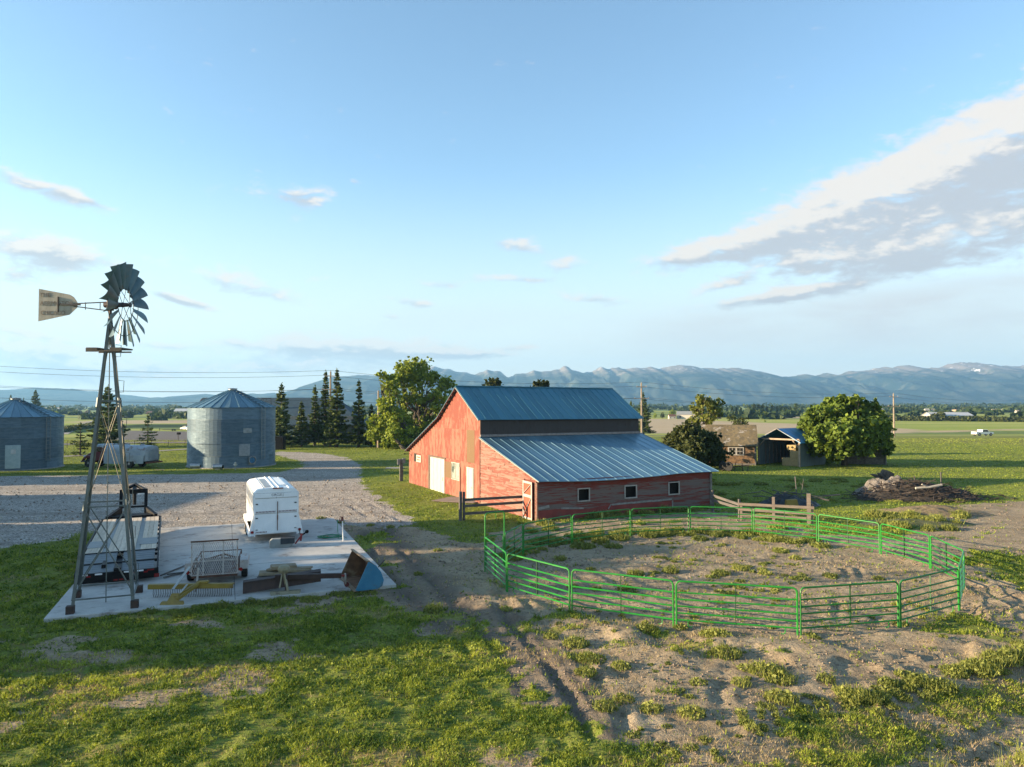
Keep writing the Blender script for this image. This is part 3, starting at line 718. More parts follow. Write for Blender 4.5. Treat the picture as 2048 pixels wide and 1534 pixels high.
# X-braced door of the wing, standing a little open
dr=MB(); dr.box((-.02,-.68,1.15),(.04,1.36,2.3)); 
xd=dr.build('braced_door',weathered('door_red',.3,red=(.50,.13,.08),wood=(.4,.2,.13),dark=(.3,.08,.05),stretchx=(3,3,.4)),barn)
xd.location=(-.06,1.70,0); xd.rotation_euler=(0,0,rad(-4))
b=MB(); f=-.055
for z in (.06,1.42,2.24): b.box((f,-.68,z),(.035,1.36,.13 if z!=1.42 else .17))
for y in (-.06,-1.30): b.box((f-.003,y,1.15),(.035,.12,2.3))
b.bar((f-.006,-.14,.14),(f-.006,-1.24,1.32),.03,.10,up=(1,0,0)); b.bar((f-.006,-.14,1.52),(f-.006,-1.24,2.16),.03,.10,up=(1,0,0))
b.build('brace',m_trim,xd)
b=MB(); b.bar((-.06,.12,-.1),(-.06,.12,2.36),.10,.12); b.bar((-.04,.0,-.1),(-.04,.0,2.3),.09,.09); b.build('corner_board',m_side,barn)
b=MB(); b.bar((BL-.02,-.05,-.2),(BL-.02,-.05,2.45),.14,.12); b.bar((BL+.02,.2,-.2),(BL+.02,.2,2.3),.10,.10); b.build('corner_post',m_woodg,barn)
# clerestory wall
b=MB(); x=0
while x<BL+.2:
    x2=min(BL+.25,x+random.choice((1.2,1.2,.6,.3))); b.hexa([(x+.004,YC-.05,4.62),(x2-.004,YC-.05,4.62),(x2-.004,YC+.05,4.62),(x+.004,YC+.05,4.62),(x+.004,YC-.05,6.0),(x2-.004,YC-.05,6.0),(x2-.004,YC+.05,6.0),(x+.004,YC+.05,6.0)]); x=x2
b.build('clerestory_wall',m_clere,barn)
b=MB(); b.bar((-.05,YC-.12,4.80),(BL+.3,YC-.12,4.78),.10,.16); b.build('flashing_board',mat('flash',(.42,.36,.33),(.30,.25,.23),scale=5,rough=.8),barn)
# roofs: sheets with standing ribs, each sheet a slightly different tone
def roof(name,m_,p00,p10,p11,p01,nsheet,sag=0,rib=.03,ribw=.035,nalong=10,thick=.03):
    """p00-p10 the eave, p01-p11 the top"""
    p00,p10,p11,p01=[Vector(p) for p in (p00,p10,p11,p01)]; b=MB()
    nrm=(p10-p00).cross(p01-p00).normalized()
    def pt(u,v):
        e=p00.lerp(p10,u); tp=p01.lerp(p11,u); p=e.lerp(tp,v)
        s=sag*math.sin(math.pi*min(1,max(0,u*1.35)))*(1-v)**1.3 if u<.74 else 0
        return p-Vector((0,0,s))+nrm*.008*math.sin(u*17+v*3)
    N=nsheet
    for i in range(N):
        u0=i/N; u1=(i+1)/N; r=random.random()
        for k in range(nalong):
            v0=k/nalong; v1=(k+1)/nalong
            b.poly([pt(u0,v0),pt(u1,v0),pt(u1,v1),pt(u0,v1)],r)
    for i in range(N+1):
        u=i/N
        for k in range(nalong):
            a=pt(u,k/nalong)+nrm*rib*.5; c=pt(u,(k+1)/nalong)+nrm*rib*.5
            b.bar(a,c,ribw,rib,up=nrm,r=.95)
    # underside
    und=nrm*thick
    for k in range(8):
        u0=k/8;u1=(k+1)/8
        b.poly([pt(u1,0)-und,pt(u0,0)-und,pt(u0,1)-und,pt(u1,1)-und],.1); b.poly([pt(u0,0)-und,pt(u1,0)-und,pt(u1,0),pt(u0,0)],.1)
    for u in (0,1): b.poly([pt(u,0)-und,pt(u,0),pt(u,1),pt(u,1)-und],.1)
    return b.build(name,m_,barn)
OV=.28
roof('wing_roof',m_roof,(-.12,-.35,2.42),(BL+.45,-.35,2.42),(BL+.45,YC-.02,4.72),(-.12,YC-.02,4.72),20,sag=.16,rib=.022,ribw=.035)
roof('upper_roof',m_roofu,(-OV,YC-.32,5.93),(BL+.55,YC-.32,5.88),(BL+.55,YP,8.30),(-OV,YP,8.36),24,rib=.03,ribw=.03)
roof('upper_roof_back',m_roofu,(BL+.55,YK+.3,6.02),(-OV,YK+.3,6.02),(-OV,YP,8.36),(BL+.55,YP,8.30),20,rib=.03,ribw=.03)
roof('back_wing_roof',m_roofu,(BL+.4,BW+.35,2.86),(-OV,BW+.35,2.86),(-OV,YK,6.10),(BL+.4,YK,6.10),20,rib=.03,ribw=.03)
b=MB(); b.tube([(-OV,YP,8.40),(BL/2,YP,8.37),(BL+.55,YP,8.33)],.05,6); b.build('ridge_cap',m_roofu,barn)
# rafter tails and barge boards under the gable edge
b=MB(); 
b.bar((-OV+.03,YC-.3,5.88),(-OV+.03,YP,8.27),.04,.12,up=(1,0,0)); b.bar((-.09,-.33,2.38),(-.09,YC,4.63),.04,.09,up=(1,0,0)); b.build('barge_board',m_trim,barn)
b=MB(); b.bar((-OV+.03,YP,8.27),(-OV+.03,YK+.3,5.95),.04,.14,up=(1,0,0)); b.bar((-OV+.03,YK,6.02),(-OV+.03,BW+.3,2.80),.04,.18,up=(1,0,0)); b.build('barge_board',mat('rafter',(.17,.07,.05),(.12,.05,.04),rough=.9),barn)
m_rf=mat('rafter',(.17,.07,.05),(.12,.05,.04),rough=.9)
for k in range(17):
    b=MB(); y=YK+.25+k*(BW-YK)/17; z=ztop(min(y,BW-.15))-.02; b.box((-.17,y,z-.10),(.34,.07,.13)); b.build('rafter_tail',m_rf,barn)
for k in range(7):
    b=MB(); y=YP+.2+k*.52; z=ztop(y); b.box((-.16,y,z-.12),(.30,.06,.12)); b.build('rafter_tail',m_rf,barn)
b=MB(); b.prism([(0,BW-.05,-.3),(BL,BW-.05,-.3),(BL,BW-.05,2.9),(0,BW-.05,2.9)],(0,.05,0)); b.build('back_wall',m_ply,barn)
b=MB(); b.tube([(-.08,23.6,2.6),(-.55,23.5,2.62)],.025,5); b.box((-.60,23.5,2.62),(.16,.12,.08)); b.build('gooseneck_lamp',m_dark,barn)
def bl(x,y,z=0): return BO+Matrix.Rotation(BA,3,'Z')@Vector((x,y,z))

# ================================================================ GRAIN BINS
def corr(name,c1,c2,rough=.42,metal=.6):
    m=bpy.data.materials.new(name); m.use_nodes=True; t=NT(m.node_tree)
    tc=t.new('ShaderNodeTexCoord').outputs['Object']; rn=t.attr('rnd').outputs['Fac']; X,Y,Z=t.xyz(tc)
    n=t.noise(t.map(tc,(.8,.8,3)),1.4,5,.7,.2)
    c=t.mix(t.ramp(n,.35,.7),c1,c2)
    h=t.new('ShaderNodeHueSaturation'); t.put(h.inputs['Color'],c); t.put(h.inputs['Value'],t.ramp(rn,0,1,.62,1.22,False)); c=h.outputs[0]
    b=t.new('ShaderNodeBsdfPrincipled'); t.put(b.inputs['Base Color'],c); b.inputs['Metallic'].default_value=metal; t.put(b.inputs['Roughness'],t.ramp(n,.3,.7,rough-.05,rough+.15))
    bp=t.new('ShaderNodeBump'); bp.inputs['Distance'].default_value=.02; bp.inputs['Strength'].default_value=.8
    t.put(bp.inputs['Height'],t.m('SINE',t.m('MULTIPLY',Z,2*math.pi/.101))); t.put(b.inputs['Normal'],bp.outputs[0])
    o=t.new('ShaderNodeOutputMaterial'); t.l.new(b.outputs[0],o.inputs[0]); return m
m_bin=corr('corrugated_steel',(.24,.33,.39),(.17,.25,.31)); m_binr=roofmat('bin_roof',(.17,.33,.42),(.26,.42,.50),.42,.5)
m_gal=mat('galvanised',(.42,.45,.46),(.32,.35,.36),scale=5,rough=.4,metal=.7); m_foot=mat('footing',(.50,.48,.44),(.38,.36,.33),rough=.9)
def bin_(c,R,ze,zp,label,ladder_a,nr=5,hatch=True,seed=1,cap=True,topbright=False):
    random.seed(seed); t=empty('grain_bin',c,0,label,'grain bin')
    b=MB(); rh=ze/nr; sheets=11
    for r_ in range(nr):
        offa=random.random()*6.28; N=66
        z0=r_*rh; z1=z0+rh; rv=[random.uniform(.25,.8) for _ in range(sheets+1)]
        if topbright and r_==nr-1: rv=[random.uniform(.85,1) for _ in rv]
        RR=R+(.008 if r_%2 else 0)
        for j in range(N):
            a0=2*math.pi*j/N+offa; a1=2*math.pi*(j+1)/N+offa; q=rv[j*sheets//N]
            b.poly([(RR*math.cos(a0),RR*math.sin(a0),z0),(RR*math.cos(a1),RR*math.sin(a1),z0),(RR*math.cos(a1),RR*math.sin(a1),z1),(RR*math.cos(a0),RR*math.sin(a0),z1)],q)
    o=b.build('wall',m_bin,t,sm=True)
    b=MB()
    for r_ in range(1,nr): b.lathe([(R+.012,r_*rh-.012),(R+.022,r_*rh),(R+.012,r_*rh+.012)],(0,0,0),66)
    b.build('ring_seam',m_gal,t)
    b=MB(); b.lathe([(R+.12,-.3),(R+.12,.10),(R-.1,.10)],(0,0,0),48); b.build('footing',m_foot,t)
    # roof: raised ribs between flat panels
    b=MB(); NP=30; Re=R+.10; rc=.42
    for k in range(NP):
        a0=2*math.pi*k/NP; a1=2*math.pi*(k+1)/NP
        P=lambda a,rr,z:(rr*math.cos(a),rr*math.sin(a),z)
        b.poly([P(a0,Re,ze-.03),P(a1,Re,ze-.03),P(a1,rc,zp-.12),P(a0,rc,zp-.12)]); b.bar(P(a0,Re+.01,ze+.0),P(a0,rc,zp-.09),.045,.06,r=.9)
    b.poly([(Re*math.cos(2*math.pi*k/NP),Re*math.sin(2*math.pi*k/NP),ze-.05) for k in range(NP)][::-1],.1)
    rf=b.build('roof',m_binr,t)
    b=MB(); b.lathe([(.48,zp-.16),(.48,zp+.0),(.56,zp+.02),(.50,zp+.08),(.12,zp+.12)],(0,0,0),20); b.build('cap',m_gal,rf)
    # side ladder
    L=MB(); ca,sa_=math.cos(ladder_a),math.sin(ladder_a); tx=Vector((-sa_,ca,0)); nr_=Vector((ca,sa_,0)); w=.24
    for s in (-w,w): L.bar(nr_*(R+.14)+tx*s+Vector((0,0,.9)),nr_*(R+.14)+tx*s+Vector((0,0,ze)),.05,.05)
    z=1.0
    while z<ze: L.bar(nr_*(R+.14)-tx*w+Vector((0,0,z)),nr_*(R+.14)+tx*w+Vector((0,0,z)),.035,.035); z+=.32 if nr==6 else .42
    L.build('ladder',m_gal,t)
    L=MB(); k=0
    while k<8:
        f=.06+k*.115; rr=Re*(1-f)+rc*f; z=ze*(1-f)+(zp-.12)*f+.10; L.bar(nr_*rr-tx*.35+Vector((0,0,z)),nr_*rr+tx*.35+Vector((0,0,z)),.12,.05); k+=1
    L.build('roof_steps',mat('dark_steel',(.06,.09,.11),rough=.5,metal=.5),rf)
    return t
def on_bin(R,a,tx,z,dr=0):  # point on the wall at angle a (0 = towards +x), shifted along the tangent
    return Vector(((R+dr)*math.cos(a)-tx*math.sin(a),(R+dr)*math.sin(a)+tx*math.cos(a),z))
c1=Vector((-55.8,79.9,0)); R1=4.65
B1=bin_(c1,R1,5.75,7.75,'squat steel grain bin with pale door and side ladder, beside the old tanker truck',rad(-16),5,seed=2)
c2=Vector((-32.6,82.9,0)); R2=4.78
B2=bin_(c2,R2,6.75,8.85,'taller steel grain bin with square hatch and round fan port, near the dark gabled house',rad(-26.5),5,seed=4,topbright=True)
def wallplate(R,a,w,h,z,mt,name,par,dr=.03,t_=.03):
    M=Matrix.Rotation(a,3,'Z'); b=MB(); n=6
    for k in range(n):
        a0=a+(k/n-.5)*w/R; a1=a+((k+1)/n-.5)*w/R
        P=lambda q,r_,zz:((R+r_)*math.cos(q),(R+r_)*math.sin(q),zz)
        b.hexa([P(a0,dr,z-h/2),P(a1,dr,z-h/2),P(a1,.0,z-h/2),P(a0,.0,z-h/2),P(a0,dr,z+h/2),P(a1,dr,z+h/2),P(a1,0,z+h/2),P(a0,0,z+h/2)],.5)
    return b.build(name,mt,par)
m_pale=mat('pale_door',(.50,.62,.64),(.42,.54,.56),rough=.5,metal=.3)
dd=wallplate(R1,rad(-57),1.35,2.5,1.5,m_pale,'door',B1,.06); wallplate(R1,rad(-56.5),.42,.5,2.05,mat('paper',(.75,.75,.72)),'notice',dd,.08)
wallplate(R2,rad(-53),1.15,1.3,2.0,mat('hatch_grey',(.40,.42,.43),(.30,.33,.35),scale=4,rough=.5),'hatch',B2,.07)
a=rad(-43); b=MB(); b.T=Matrix.Translation(on_bin(R2,a,0,.85,.05))@Matrix.Rotation(a,4,'Z'); b.lathe([(.44,-.05),(.44,.16),(.36,.16),(.34,.0)],(0,0,0),20,axis='X'); b.box((-.0,0,-.05),(.10,.8,.9)); pf=b.build('fan_port',m_gal,B2)
b=MB(); b.T=Matrix.Translation(on_bin(R2,a,0,.85,.08))@Matrix.Rotation(a,4,'Z'); b.lathe([(.33,-.02),(.33,.03)],(0,0,0),18,axis='X'); b.build('blue_lid',mat('blue_lid',(.03,.22,.42),rough=.4),pf)
wallplate(R2,rad(-49),.95,.55,4.15,mat('rust_patch',(.40,.43,.42),(.30,.31,.30)),'patch',B2,.02)
def canister(px,py,L,rz,label):
    p=at(px,py); t=empty('steel_canister',p,rz,label,'pipe')
    b=MB(); b.lathe([(.26,-L/2),(.29,-L/2+.04),(.29,L/2-.04),(.24,L/2)],(0,0,.30),16,axis='X'); b.box((0,0,.05),(L*.5,.4,.1)); b.build('shell',mat('bright_tin',(.60,.61,.60),(.45,.46,.46),rough=.35,metal=.6),t)
    b=MB(); b.lathe([(.18,-.03),(.18,.06)],(L/2+.02,0,.30),12,axis='X'); b.build('end_cap',m_dark,t); return t
canister(391,935,1.1,.05,'short bright steel canister at the sunlit edge of the taller bin'); canister(435,937,1.0,.1,'bright steel canister with dark end lying before the taller bin')
p=at(470,939); t=empty('water_valve',p,0,'pale valve on a short riser pipe at the foot of the taller bin','valve')
b=MB(); b.tube([(0,0,-.1),(0,0,.75)],.05,8); b.build('riser',m_gal,t)
b=MB(); b.lathe([(.12,.5),(.14,.6),(.09,.72),(.13,.8),(.05,.9)],(0,0,0),10); b.tube([(-.22,0,.62),(.22,0,.62)],.05,8); b.build('valve_body',m_white,t)

# ================================================================ WINDMILL
wm=empty('windmill',(0,0,0),0,'steel lattice farm windmill with multi-bladed wheel and lettered tail vane','windmill')
m_twr=mat('tower_steel',(.20,.235,.23),(.14,.165,.165),scale=2,rough=.5,metal=.35); m_blade=mat('blade_steel',(.13,.22,.25),(.09,.17,.20),scale=3,rough=.45,metal=.3,c3=(.17,.17,.15),use_rnd=.25)
feet=[Vector(at(139,1224,ZP)),Vector(at(268,1212,ZP)),Vector(at(277,1182,ZP)),Vector(at(153,1192,ZP))]
ctr=sum(feet,Vector())/4; WT=Vector((ctr.x,ctr.y,10.05)); AXY=ctr.y
def legp(k,z): f=(z-ZP)/(WT.z-ZP); top=WT+(feet[k]-ctr)*.055; top.z=WT.z; return feet[k].lerp(top,f)
for k in range(4):
    b=MB(); o=(ctr-feet[k]); o.z=0; o.normalize(); s=Vector((-o.y,o.x,0))
    for sgn in (1,-1):
        dr_=(o*.7+s*sgn*.7).normalized(); a_=legp(k,ZP)+dr_*.05; c_=legp(k,WT.z)+dr_*.03
        b.bar(a_,c_,.012,.088,up=dr_)
    for z in (3.6,7.1): b.bar(legp(k,z-.16),legp(k,z+.16),.07,.05,up=s)
    b.build('tower_leg',m_twr,wm)
    b=MB(); b.box(feet[k]+Vector((0,0,.12)),(.24,.24,.26),rz=PA); b.build('foot_block',mat('rusty_block',(.10,.055,.04),(.05,.035,.03),scale=8,rough=.85),wm)
def brace(z0,z1,w=.03):
    for k in range(4):
        k2=(k+1)%4; b=MB(); b.bar(legp(k,z0),legp(k2,z1),w,w); b.bar(legp(k2,z0),legp(k,z1),w,w); b.build('cross_brace',m_twr,wm)
for z in (.55,3.55,7.15):
    for k in range(4):
        b=MB(); b.bar(legp(k,z),legp((k+1)%4,z),.05,.045); b.build('girt',m_twr,wm)
brace(.6,3.5,.035)
m_wire=mat('brace_wire',(.33,.30,.22),(.25,.22,.16),rough=.6,metal=.3)
for (z0,z1) in ((3.6,7.1),(7.2,9.9)):
    for k in range(4):
        k2=(k+1)%4; b=MB(); b.tube([legp(k,z0),legp(k2,z1)],.012,5); b.tube([legp(k2,z0),legp(k,z1)],.012,5); b.build('brace_rod',m_wire,wm)
b=MB(); b.tube([ctr+Vector((0,0,0)),Vector((WT.x,WT.y,10.2))],.018,6); b.build('pump_rod',m_twr,wm)
z=1.2
while z<9.6:
    p=legp(1,z); q=legp(2,z); dr_=(p-q).normalized(); o_=Vector((1,0,0)); b=MB()
    b.tube([p,p+Vector((.20,0,.0)),p+Vector((.22,0,.40)),p+Vector((.03,0,.42))] ,.011,5); b.build('ladder_step',m_twr,wm); z+=1.25
b=MB(); zp=8.92; cc=Vector((WT.x,WT.y,zp))
for s in (-1,1):
    b.box(cc+Vector((s*.42,0,.06)),(.38,.75,.05)); b.box(cc+Vector((s*.42,-.36,.0)),(.40,.04,.12))
b.box(cc+Vector((0,-.36,-.03)),(1.15,.05,.05)); b.box(cc+Vector((0,.34,-.03)),(1.15,.05,.05)); b.build('platform',mat('old_plank',(.12,.11,.09),(.07,.065,.06),rough=.9),wm)
b=MB(); b.tube([WT-Vector((0,0,.5)),WT+Vector((0,0,.55))],.055,8); b.build('mast_pipe',mat('rust_pipe',(.16,.08,.05),(.10,.06,.05),rough=.7),wm)
TH=rad(-3.2); AXD=Vector((math.cos(TH),-math.sin(TH),0)); TAN_=Vector((math.sin(TH),math.cos(TH),0))   # axis: tail -> wheel
HZ=hz(245,606,AXY-.1); HUB=Vector((WT.x,WT.y,HZ))+AXD*.55
b=MB(); b.tube([HUB-AXD*.75,HUB-AXD*.35,HUB-AXD*.3,HUB+AXD*.05],[.10,.17,.09,.07],10); b.tube([HUB-AXD*.55+Vector((0,0,-.2)),HUB-AXD*.55+Vector((0,0,.16))],.12,8); b.build('gearbox',mat('gear_rust',(.07,.03,.03),(.04,.02,.02),rough=.6),wm)
wh=bpy.data.objects.new('wheel',None)
b=MB()
def ringp(r_,off,n=36): return [HUB+AXD*off+TAN_*math.cos(2*math.pi*k/n)*r_+Vector((0,0,math.sin(2*math.pi*k/n)*r_)) for k in range(n)]
b.tube(ringp(.57,-.02),.013,5,closed=True); b.tube(ringp(1.10,-.10),.014,5,closed=True)
for k in range(6):
    a_=2*math.pi*(k+.2)/6; d_=TAN_*math.cos(a_)+Vector((0,0,math.sin(a_)))
    for s in (-.12,.12): b.tube([HUB+AXD*s,HUB+d_*1.10-AXD*.10],.010,5)
for s in (-.13,.13): b.lathe([(.09,-.02),(.09,.02)],HUB+AXD*s,12,axis='X')
whl=b.build('wheel',mat('wheel_iron',(.035,.045,.05),rough=.5,metal=.4),wm)
NB=18
for k in range(NB):
    a_=2*math.pi*(k+.5)/NB; r_=TAN_*math.cos(a_)+Vector((0,0,math.sin(a_))); tg=-TAN_*math.sin(a_)+Vector((0,0,math.cos(a_)))
    pit=rad(37); ch=(tg*math.cos(pit)-AXD*math.sin(pit)); nn_=(AXD*math.cos(pit)+tg*math.sin(pit))
    b=MB(); rows=[]; nu=6
    for (rr,wd) in ((.55,.10),(.85,.17),(1.15,.235),(1.44,.29)):
        rows.append(b._a([HUB-AXD*.06+r_*(rr-.05*(2*i/nu-1)*(1 if rr>1.3 else 0))+ch*wd*(2*i/nu-1)+nn_*(.10*wd/.29)*(1-(2*i/nu-1)**2) for i in range(nu+1)]))
    for q in range(3):
        for i in range(nu): b.face((rows[q]+i,rows[q]+i+1,rows[q+1]+i+1,rows[q+1]+i),k/NB)
    o=b.build('blade',m_blade,whl,sm=True)
b=MB(); TL=HUB-AXD*.55
for dz,e in ((.10,.03),(-.22,-.06)): b.bar(TL+Vector((0,0,dz)),TL-AXD*1.25+Vector((0,0,e)),.035,.035)
for s in (.35,.85): b.bar(TL-AXD*s+Vector((0,0,.08)),TL-AXD*s+Vector((0,0,-.18)),.02,.02)
b.bar(TL-AXD*1.0+Vector((0,-.03,-.01)),TL-AXD*1.75+Vector((0,-.03,0)),.03,.05); b.bar(TL-AXD*1.77+Vector((0,-.03,-.27)),TL-AXD*1.77+Vector((0,-.03,.27)),.03,.04); b.build('tail_boom',mat('boom_iron',(.09,.08,.07),(.05,.04,.04),rough=.6),wm)
V0=TL-AXD*1.12
def vp(s,z): return V0-AXD*s+Vector((0,0,z))
b=MB(); b.prism([vp(0,.08),vp(.12,.26),vp(.26,.35),vp(1.32,.55),vp(1.32,-.60),vp(.26,-.36),vp(.12,-.22),vp(0,-.10)],TAN_*-.012)
vane=b.build('tail_vane',mat('vane_sheet',(.55,.50,.40),(.42,.38,.30),scale=3,rough=.6,c3=(.30,.31,.28),stretch=(2,2,.6)),wm)
def lettering(txt,size,p,xd,zd,mt,par,name='lettering',ext=.003,align='CENTER',sx=1.0):
    cu=bpy.data.curves.new('t','FONT'); cu.body=txt; cu.size=size; cu.extrude=ext; cu.align_x=align; cu.align_y='CENTER'
    to=bpy.data.objects.new('t',cu); COL.objects.link(to); bpy.context.view_layer.update()
    me=bpy.data.meshes.new_from_object(to.evaluated_get(bpy.context.evaluated_depsgraph_get())); bpy.data.objects.remove(to); 
    xd=Vector(xd).normalized(); zd=Vector(zd).normalized(); yd=xd.cross(zd)*-1
    M=Matrix(((xd.x*sx,zd.x,-yd.x*-1,p[0]),(xd.y*sx,zd.y,-yd.y*-1,p[1]),(xd.z*sx,zd.z,-yd.z*-1,p[2]),(0,0,0,1)))
    me.transform(M); me.materials.clear(); return link(name,me,mt,par)
m_ink=mat('vane_ink',(.22,.16,.12),(.36,.31,.25),scale=9,rough=.8)
off=TAN_*-.02
lettering('THE',.20,vp(1.10,.33)+off,AXD,(0,0,1),m_ink,vane); lettering('AERMOTOR',.23,vp(.70,.03)+off,AXD,(.0,0,1),m_ink,vane,sx=.92); lettering('CHICAGO',.20,vp(.82,-.30)+off,AXD,(0,0,1),m_ink,vane,sx=.9)
# ================================================================ THINGS ON THE PAD
m_black=mat('black_paint',(.006,.006,.008),(.012,.012,.013),rough=.55,spec=.15); m_rub=mat('rubber',(.02,.02,.02),(.035,.033,.03),rough=.9)
m_red=mat('red_lens',(.35,.02,.02),(.28,.015,.015),rough=.25); m_wht2=mat('reflector_white',(.75,.76,.76),rough=.4)
m_plank=mat('deck_plank',(.86,.72,.55),(.70,.58,.44),scale=3,stretch=(4,.5,1),rough=.85,use_rnd=.18); m_plate=mat('steel_plate',(.26,.28,.29),(.20,.22,.23),scale=2,rough=.5,metal=.4)
def frame_at(p,heading,name,label,cat,group=None):
    """x to the right, y forward along heading vector"""
    h=Vector(heading); rz=math.atan2(h.y,h.x)-math.pi/2
    return empty(name,p,rz,label,cat,group)
def wheel_(par,x,y,z,R,w,name='wheel',hub=True):
    b=MB(); b.lathe([(R*.62,-w/2),(R*.94,-w/2),(R,-w/4),(R,w/4),(R*.94,w/2),(R*.62,w/2)],(x,y,z),20,axis='X'); t=b.build('tyre' if False else name,m_rub,par,sm=True)
    if hub: b=MB(); b.lathe([(R*.15,-w*.52),(R*.60,-w*.45),(R*.60,w*.45),(R*.15,w*.52)],(x,y,z),16,axis='X'); b.build('rim',mat('rim_white',(.55,.55,.53),(.40,.40,.38),rough=.45,metal=.3),t)
    return t
HD=PV
# --- flatbed gooseneck trailer
g0=at(315,1158,ZP); rr_=Vector((g0.x,g0.y,ZP)); 
fb=frame_at(rr_-PU*1.42,Vector((-.435,.90,0)),'gooseneck_trailer','long black gooseneck flatbed trailer with pale plank deck, behind the windmill legs','trailer')
HW=1.36; DZ=.80; LD=12.0; RL=2.3
b=MB(); 
n=13
for k in range(n):
    x0=-HW+.05+k*(2*HW-.1)/n; w=(2*HW-.1)/n
    if k in (3,9): continue
    b.box((x0+w/2,RL+(LD-RL)/2,DZ),(w-.012,LD-RL,.05))
b.build('deck',m_plank,fb)
for k in (3,9):
    x0=-HW+.05+k*(2*HW-.1)/n; w=(2*HW-.1)/n; b=MB(); b.box((x0+w/2,RL+(LD-RL)/2,DZ-.02),(w,LD-RL,.04)); b.build('deck_channel',m_plate,fb)
for s in (-1,1):
    b=MB(); b.box((s*(HW-.37),RL+2.0,DZ+.032),(.68,1.6,.012)); b.build('fender_plate',m_plate,fb)
b=MB()
for s in (-1,1): b.box((s*(HW+.03),RL+(LD-RL)/2,DZ-.10),(.07,LD-RL,.24)); b.bar((s*(HW+.03),RL,DZ-.1),(s*(HW+.03),.0,DZ-.42),.07,.24,up=(0,0,1)); b.box((s*.5,LD/2,DZ-.28),(.14,LD-1,.30))
b.box((0,RL,DZ-.02),(2*HW,.10,.10)); b.box((0,0,.30),(2*HW+.13,.12,.36)); b.box((0,LD,DZ-.08),(2*HW+.12,.12,.24)); b.box((0,1.1,DZ-.30),(.25,2.2,.2))
for k in range(9): b.box((0,1.0+k*1.3,DZ-.20),(2*HW,.07,.10))
b.build('chassis',m_black,fb)
for s in (-1,1):
    b=MB(); b.T=Matrix.Translation((s*.69,RL/2,DZ-.20))@Matrix.Rotation(math.atan2(.34,RL),4,'X'); b.box((0,0,.02),(1.15,RL-.12,.04))
    for k in range(9): b.box((0,-RL/2+.2+k*.24,.042),(1.13,.02,.008))
    b.build('ramp',m_plate,fb)
for x in (-1.1,-.62,.35,.78,1.15):
    b=MB(); b.box((x,-.072,.44),(.24,.02,.055)); b.build('reflector',m_wht2 if abs(x)<1.12 else m_red,fb)
for x in (-.95,.62,.98,-.05,.14):
    b=MB(); b.box((x,-.072,.38 if abs(x)>.3 else .17),(.14,.02,.06)); b.build('tail_light',m_red,fb)
b=MB(); b.box((HW+.0,-.05,.20),(.18,.03,.14)); b.build('tail_light',m_red,fb)
for k in range(9):
    b=MB(); b.box((HW+.068,.2+k*(1.25 if k>3 else .55),DZ-.12 if k>3 else DZ-.38+.1*k),(.012,.30,.12)); b.build('side_reflector',m_wht2,fb)
for s in (-1,1):
    for y in (3.6,4.55): wheel_(fb,s*1.02,y,.38,.38,.42)
b=MB()
NX=.62; NY=LD+2.2; NZ=2.05
for s in (-1,1):
    b.bar((s*1.15,LD,DZ-.05),(s*NX,NY-.55,1.0),.16,.42); b.bar((s*NX,NY-.5,.85),(s*NX,NY,NZ),.16,.30,up=(0,1,0)); b.bar((s*NX,NY,NZ-.02),(0,NY+1.3,NZ+.20),.14,.14)
b.box((0,LD+.55,DZ-.02),(2.0,.9,.26)); b.box((0,NY-.15,1.15),(1.1,.12,.10)); b.box((0,NY,NZ-.06),(1.4,.14,.26)); b.bar((0,NY,NZ-.05),(0,NY+1.25,NZ+.1),.18,.14)
b.tube([(0,NY+1.2,NZ+.1),(0,NY+1.2,1.1)],.09,8); b.build('gooseneck',m_black,fb)
for s in (-1,1):
    b=MB(); b.bar((s*.98,NY-.9,ZP*0+.0),(s*.98,NY-.9,.9),.10,.10); b.box((s*.98,NY-.9,.02),(.25,.25,.04)); b.build('landing_leg',m_black,fb)
    b=MB(); b.box((s*.42,NY-.085,NZ-.20),(.44,.02,.07)); b.build('reflector',m_wht2,fb); b=MB(); b.box((s*.655,NY-.1,NZ-.42),(.06,.08,.40)); b.build('reflector',m_wht2,fb)
m_rust0=mat('latch_rust',(.30,.15,.09),(.2,.1,.06),rough=.7)
# --- horse trailer
g0=at(496,1084,ZP)
ht=frame_at(Vector((g0.x,g0.y,ZP))+PU*1.30,Vector((-.40,.917,0)),'horse_trailer','tall white stock trailer with double rear doors and striped bands, on the pad','trailer')
m_wh=mat('trailer_white',(.80,.81,.81),(.72,.74,.75),scale=1.2,rough=.35,c3=(.66,.64,.60)); L=5.9; HWt=1.06; ZB=.42; ZT=2.60
def arch(hw,zt,rise,n=7,r=.22):
    P=[(-hw,zt-r),(-hw+.07,zt-.07),(-hw+r,zt)]; 
    for k in range(1,n): f=k/n; x=-hw+r+(2*hw-2*r)*f; P.append((x,zt+rise*math.sin(math.pi*f)))
    P+= [(hw-r,zt),(hw-.07,zt-.07),(hw,zt-r)]; return P
b=MB(); A_=arch(HWt,ZT,.09,r=.16)
i0=b._a([(x,0,z) for x,z in A_]); i1=b._a([(x,L,z) for x,z in A_])
for k in range(len(A_)-1): b.face((i0+k,i0+k+1,i1+k+1,i1+k))
b.poly([(x,L,z) for x,z in A_][::-1]); b.poly([(x,-.03,z) for x,z in A_])
for k in range(len(A_)-1): b.poly([(A_[k][0],-.03,A_[k][1]),(A_[k+1][0],-.03,A_[k+1][1]),(A_[k+1][0],0,A_[k+1][1]),(A_[k][0],0,A_[k][1])])
roofo=b.build('roof',m_wh,ht,sm=True)
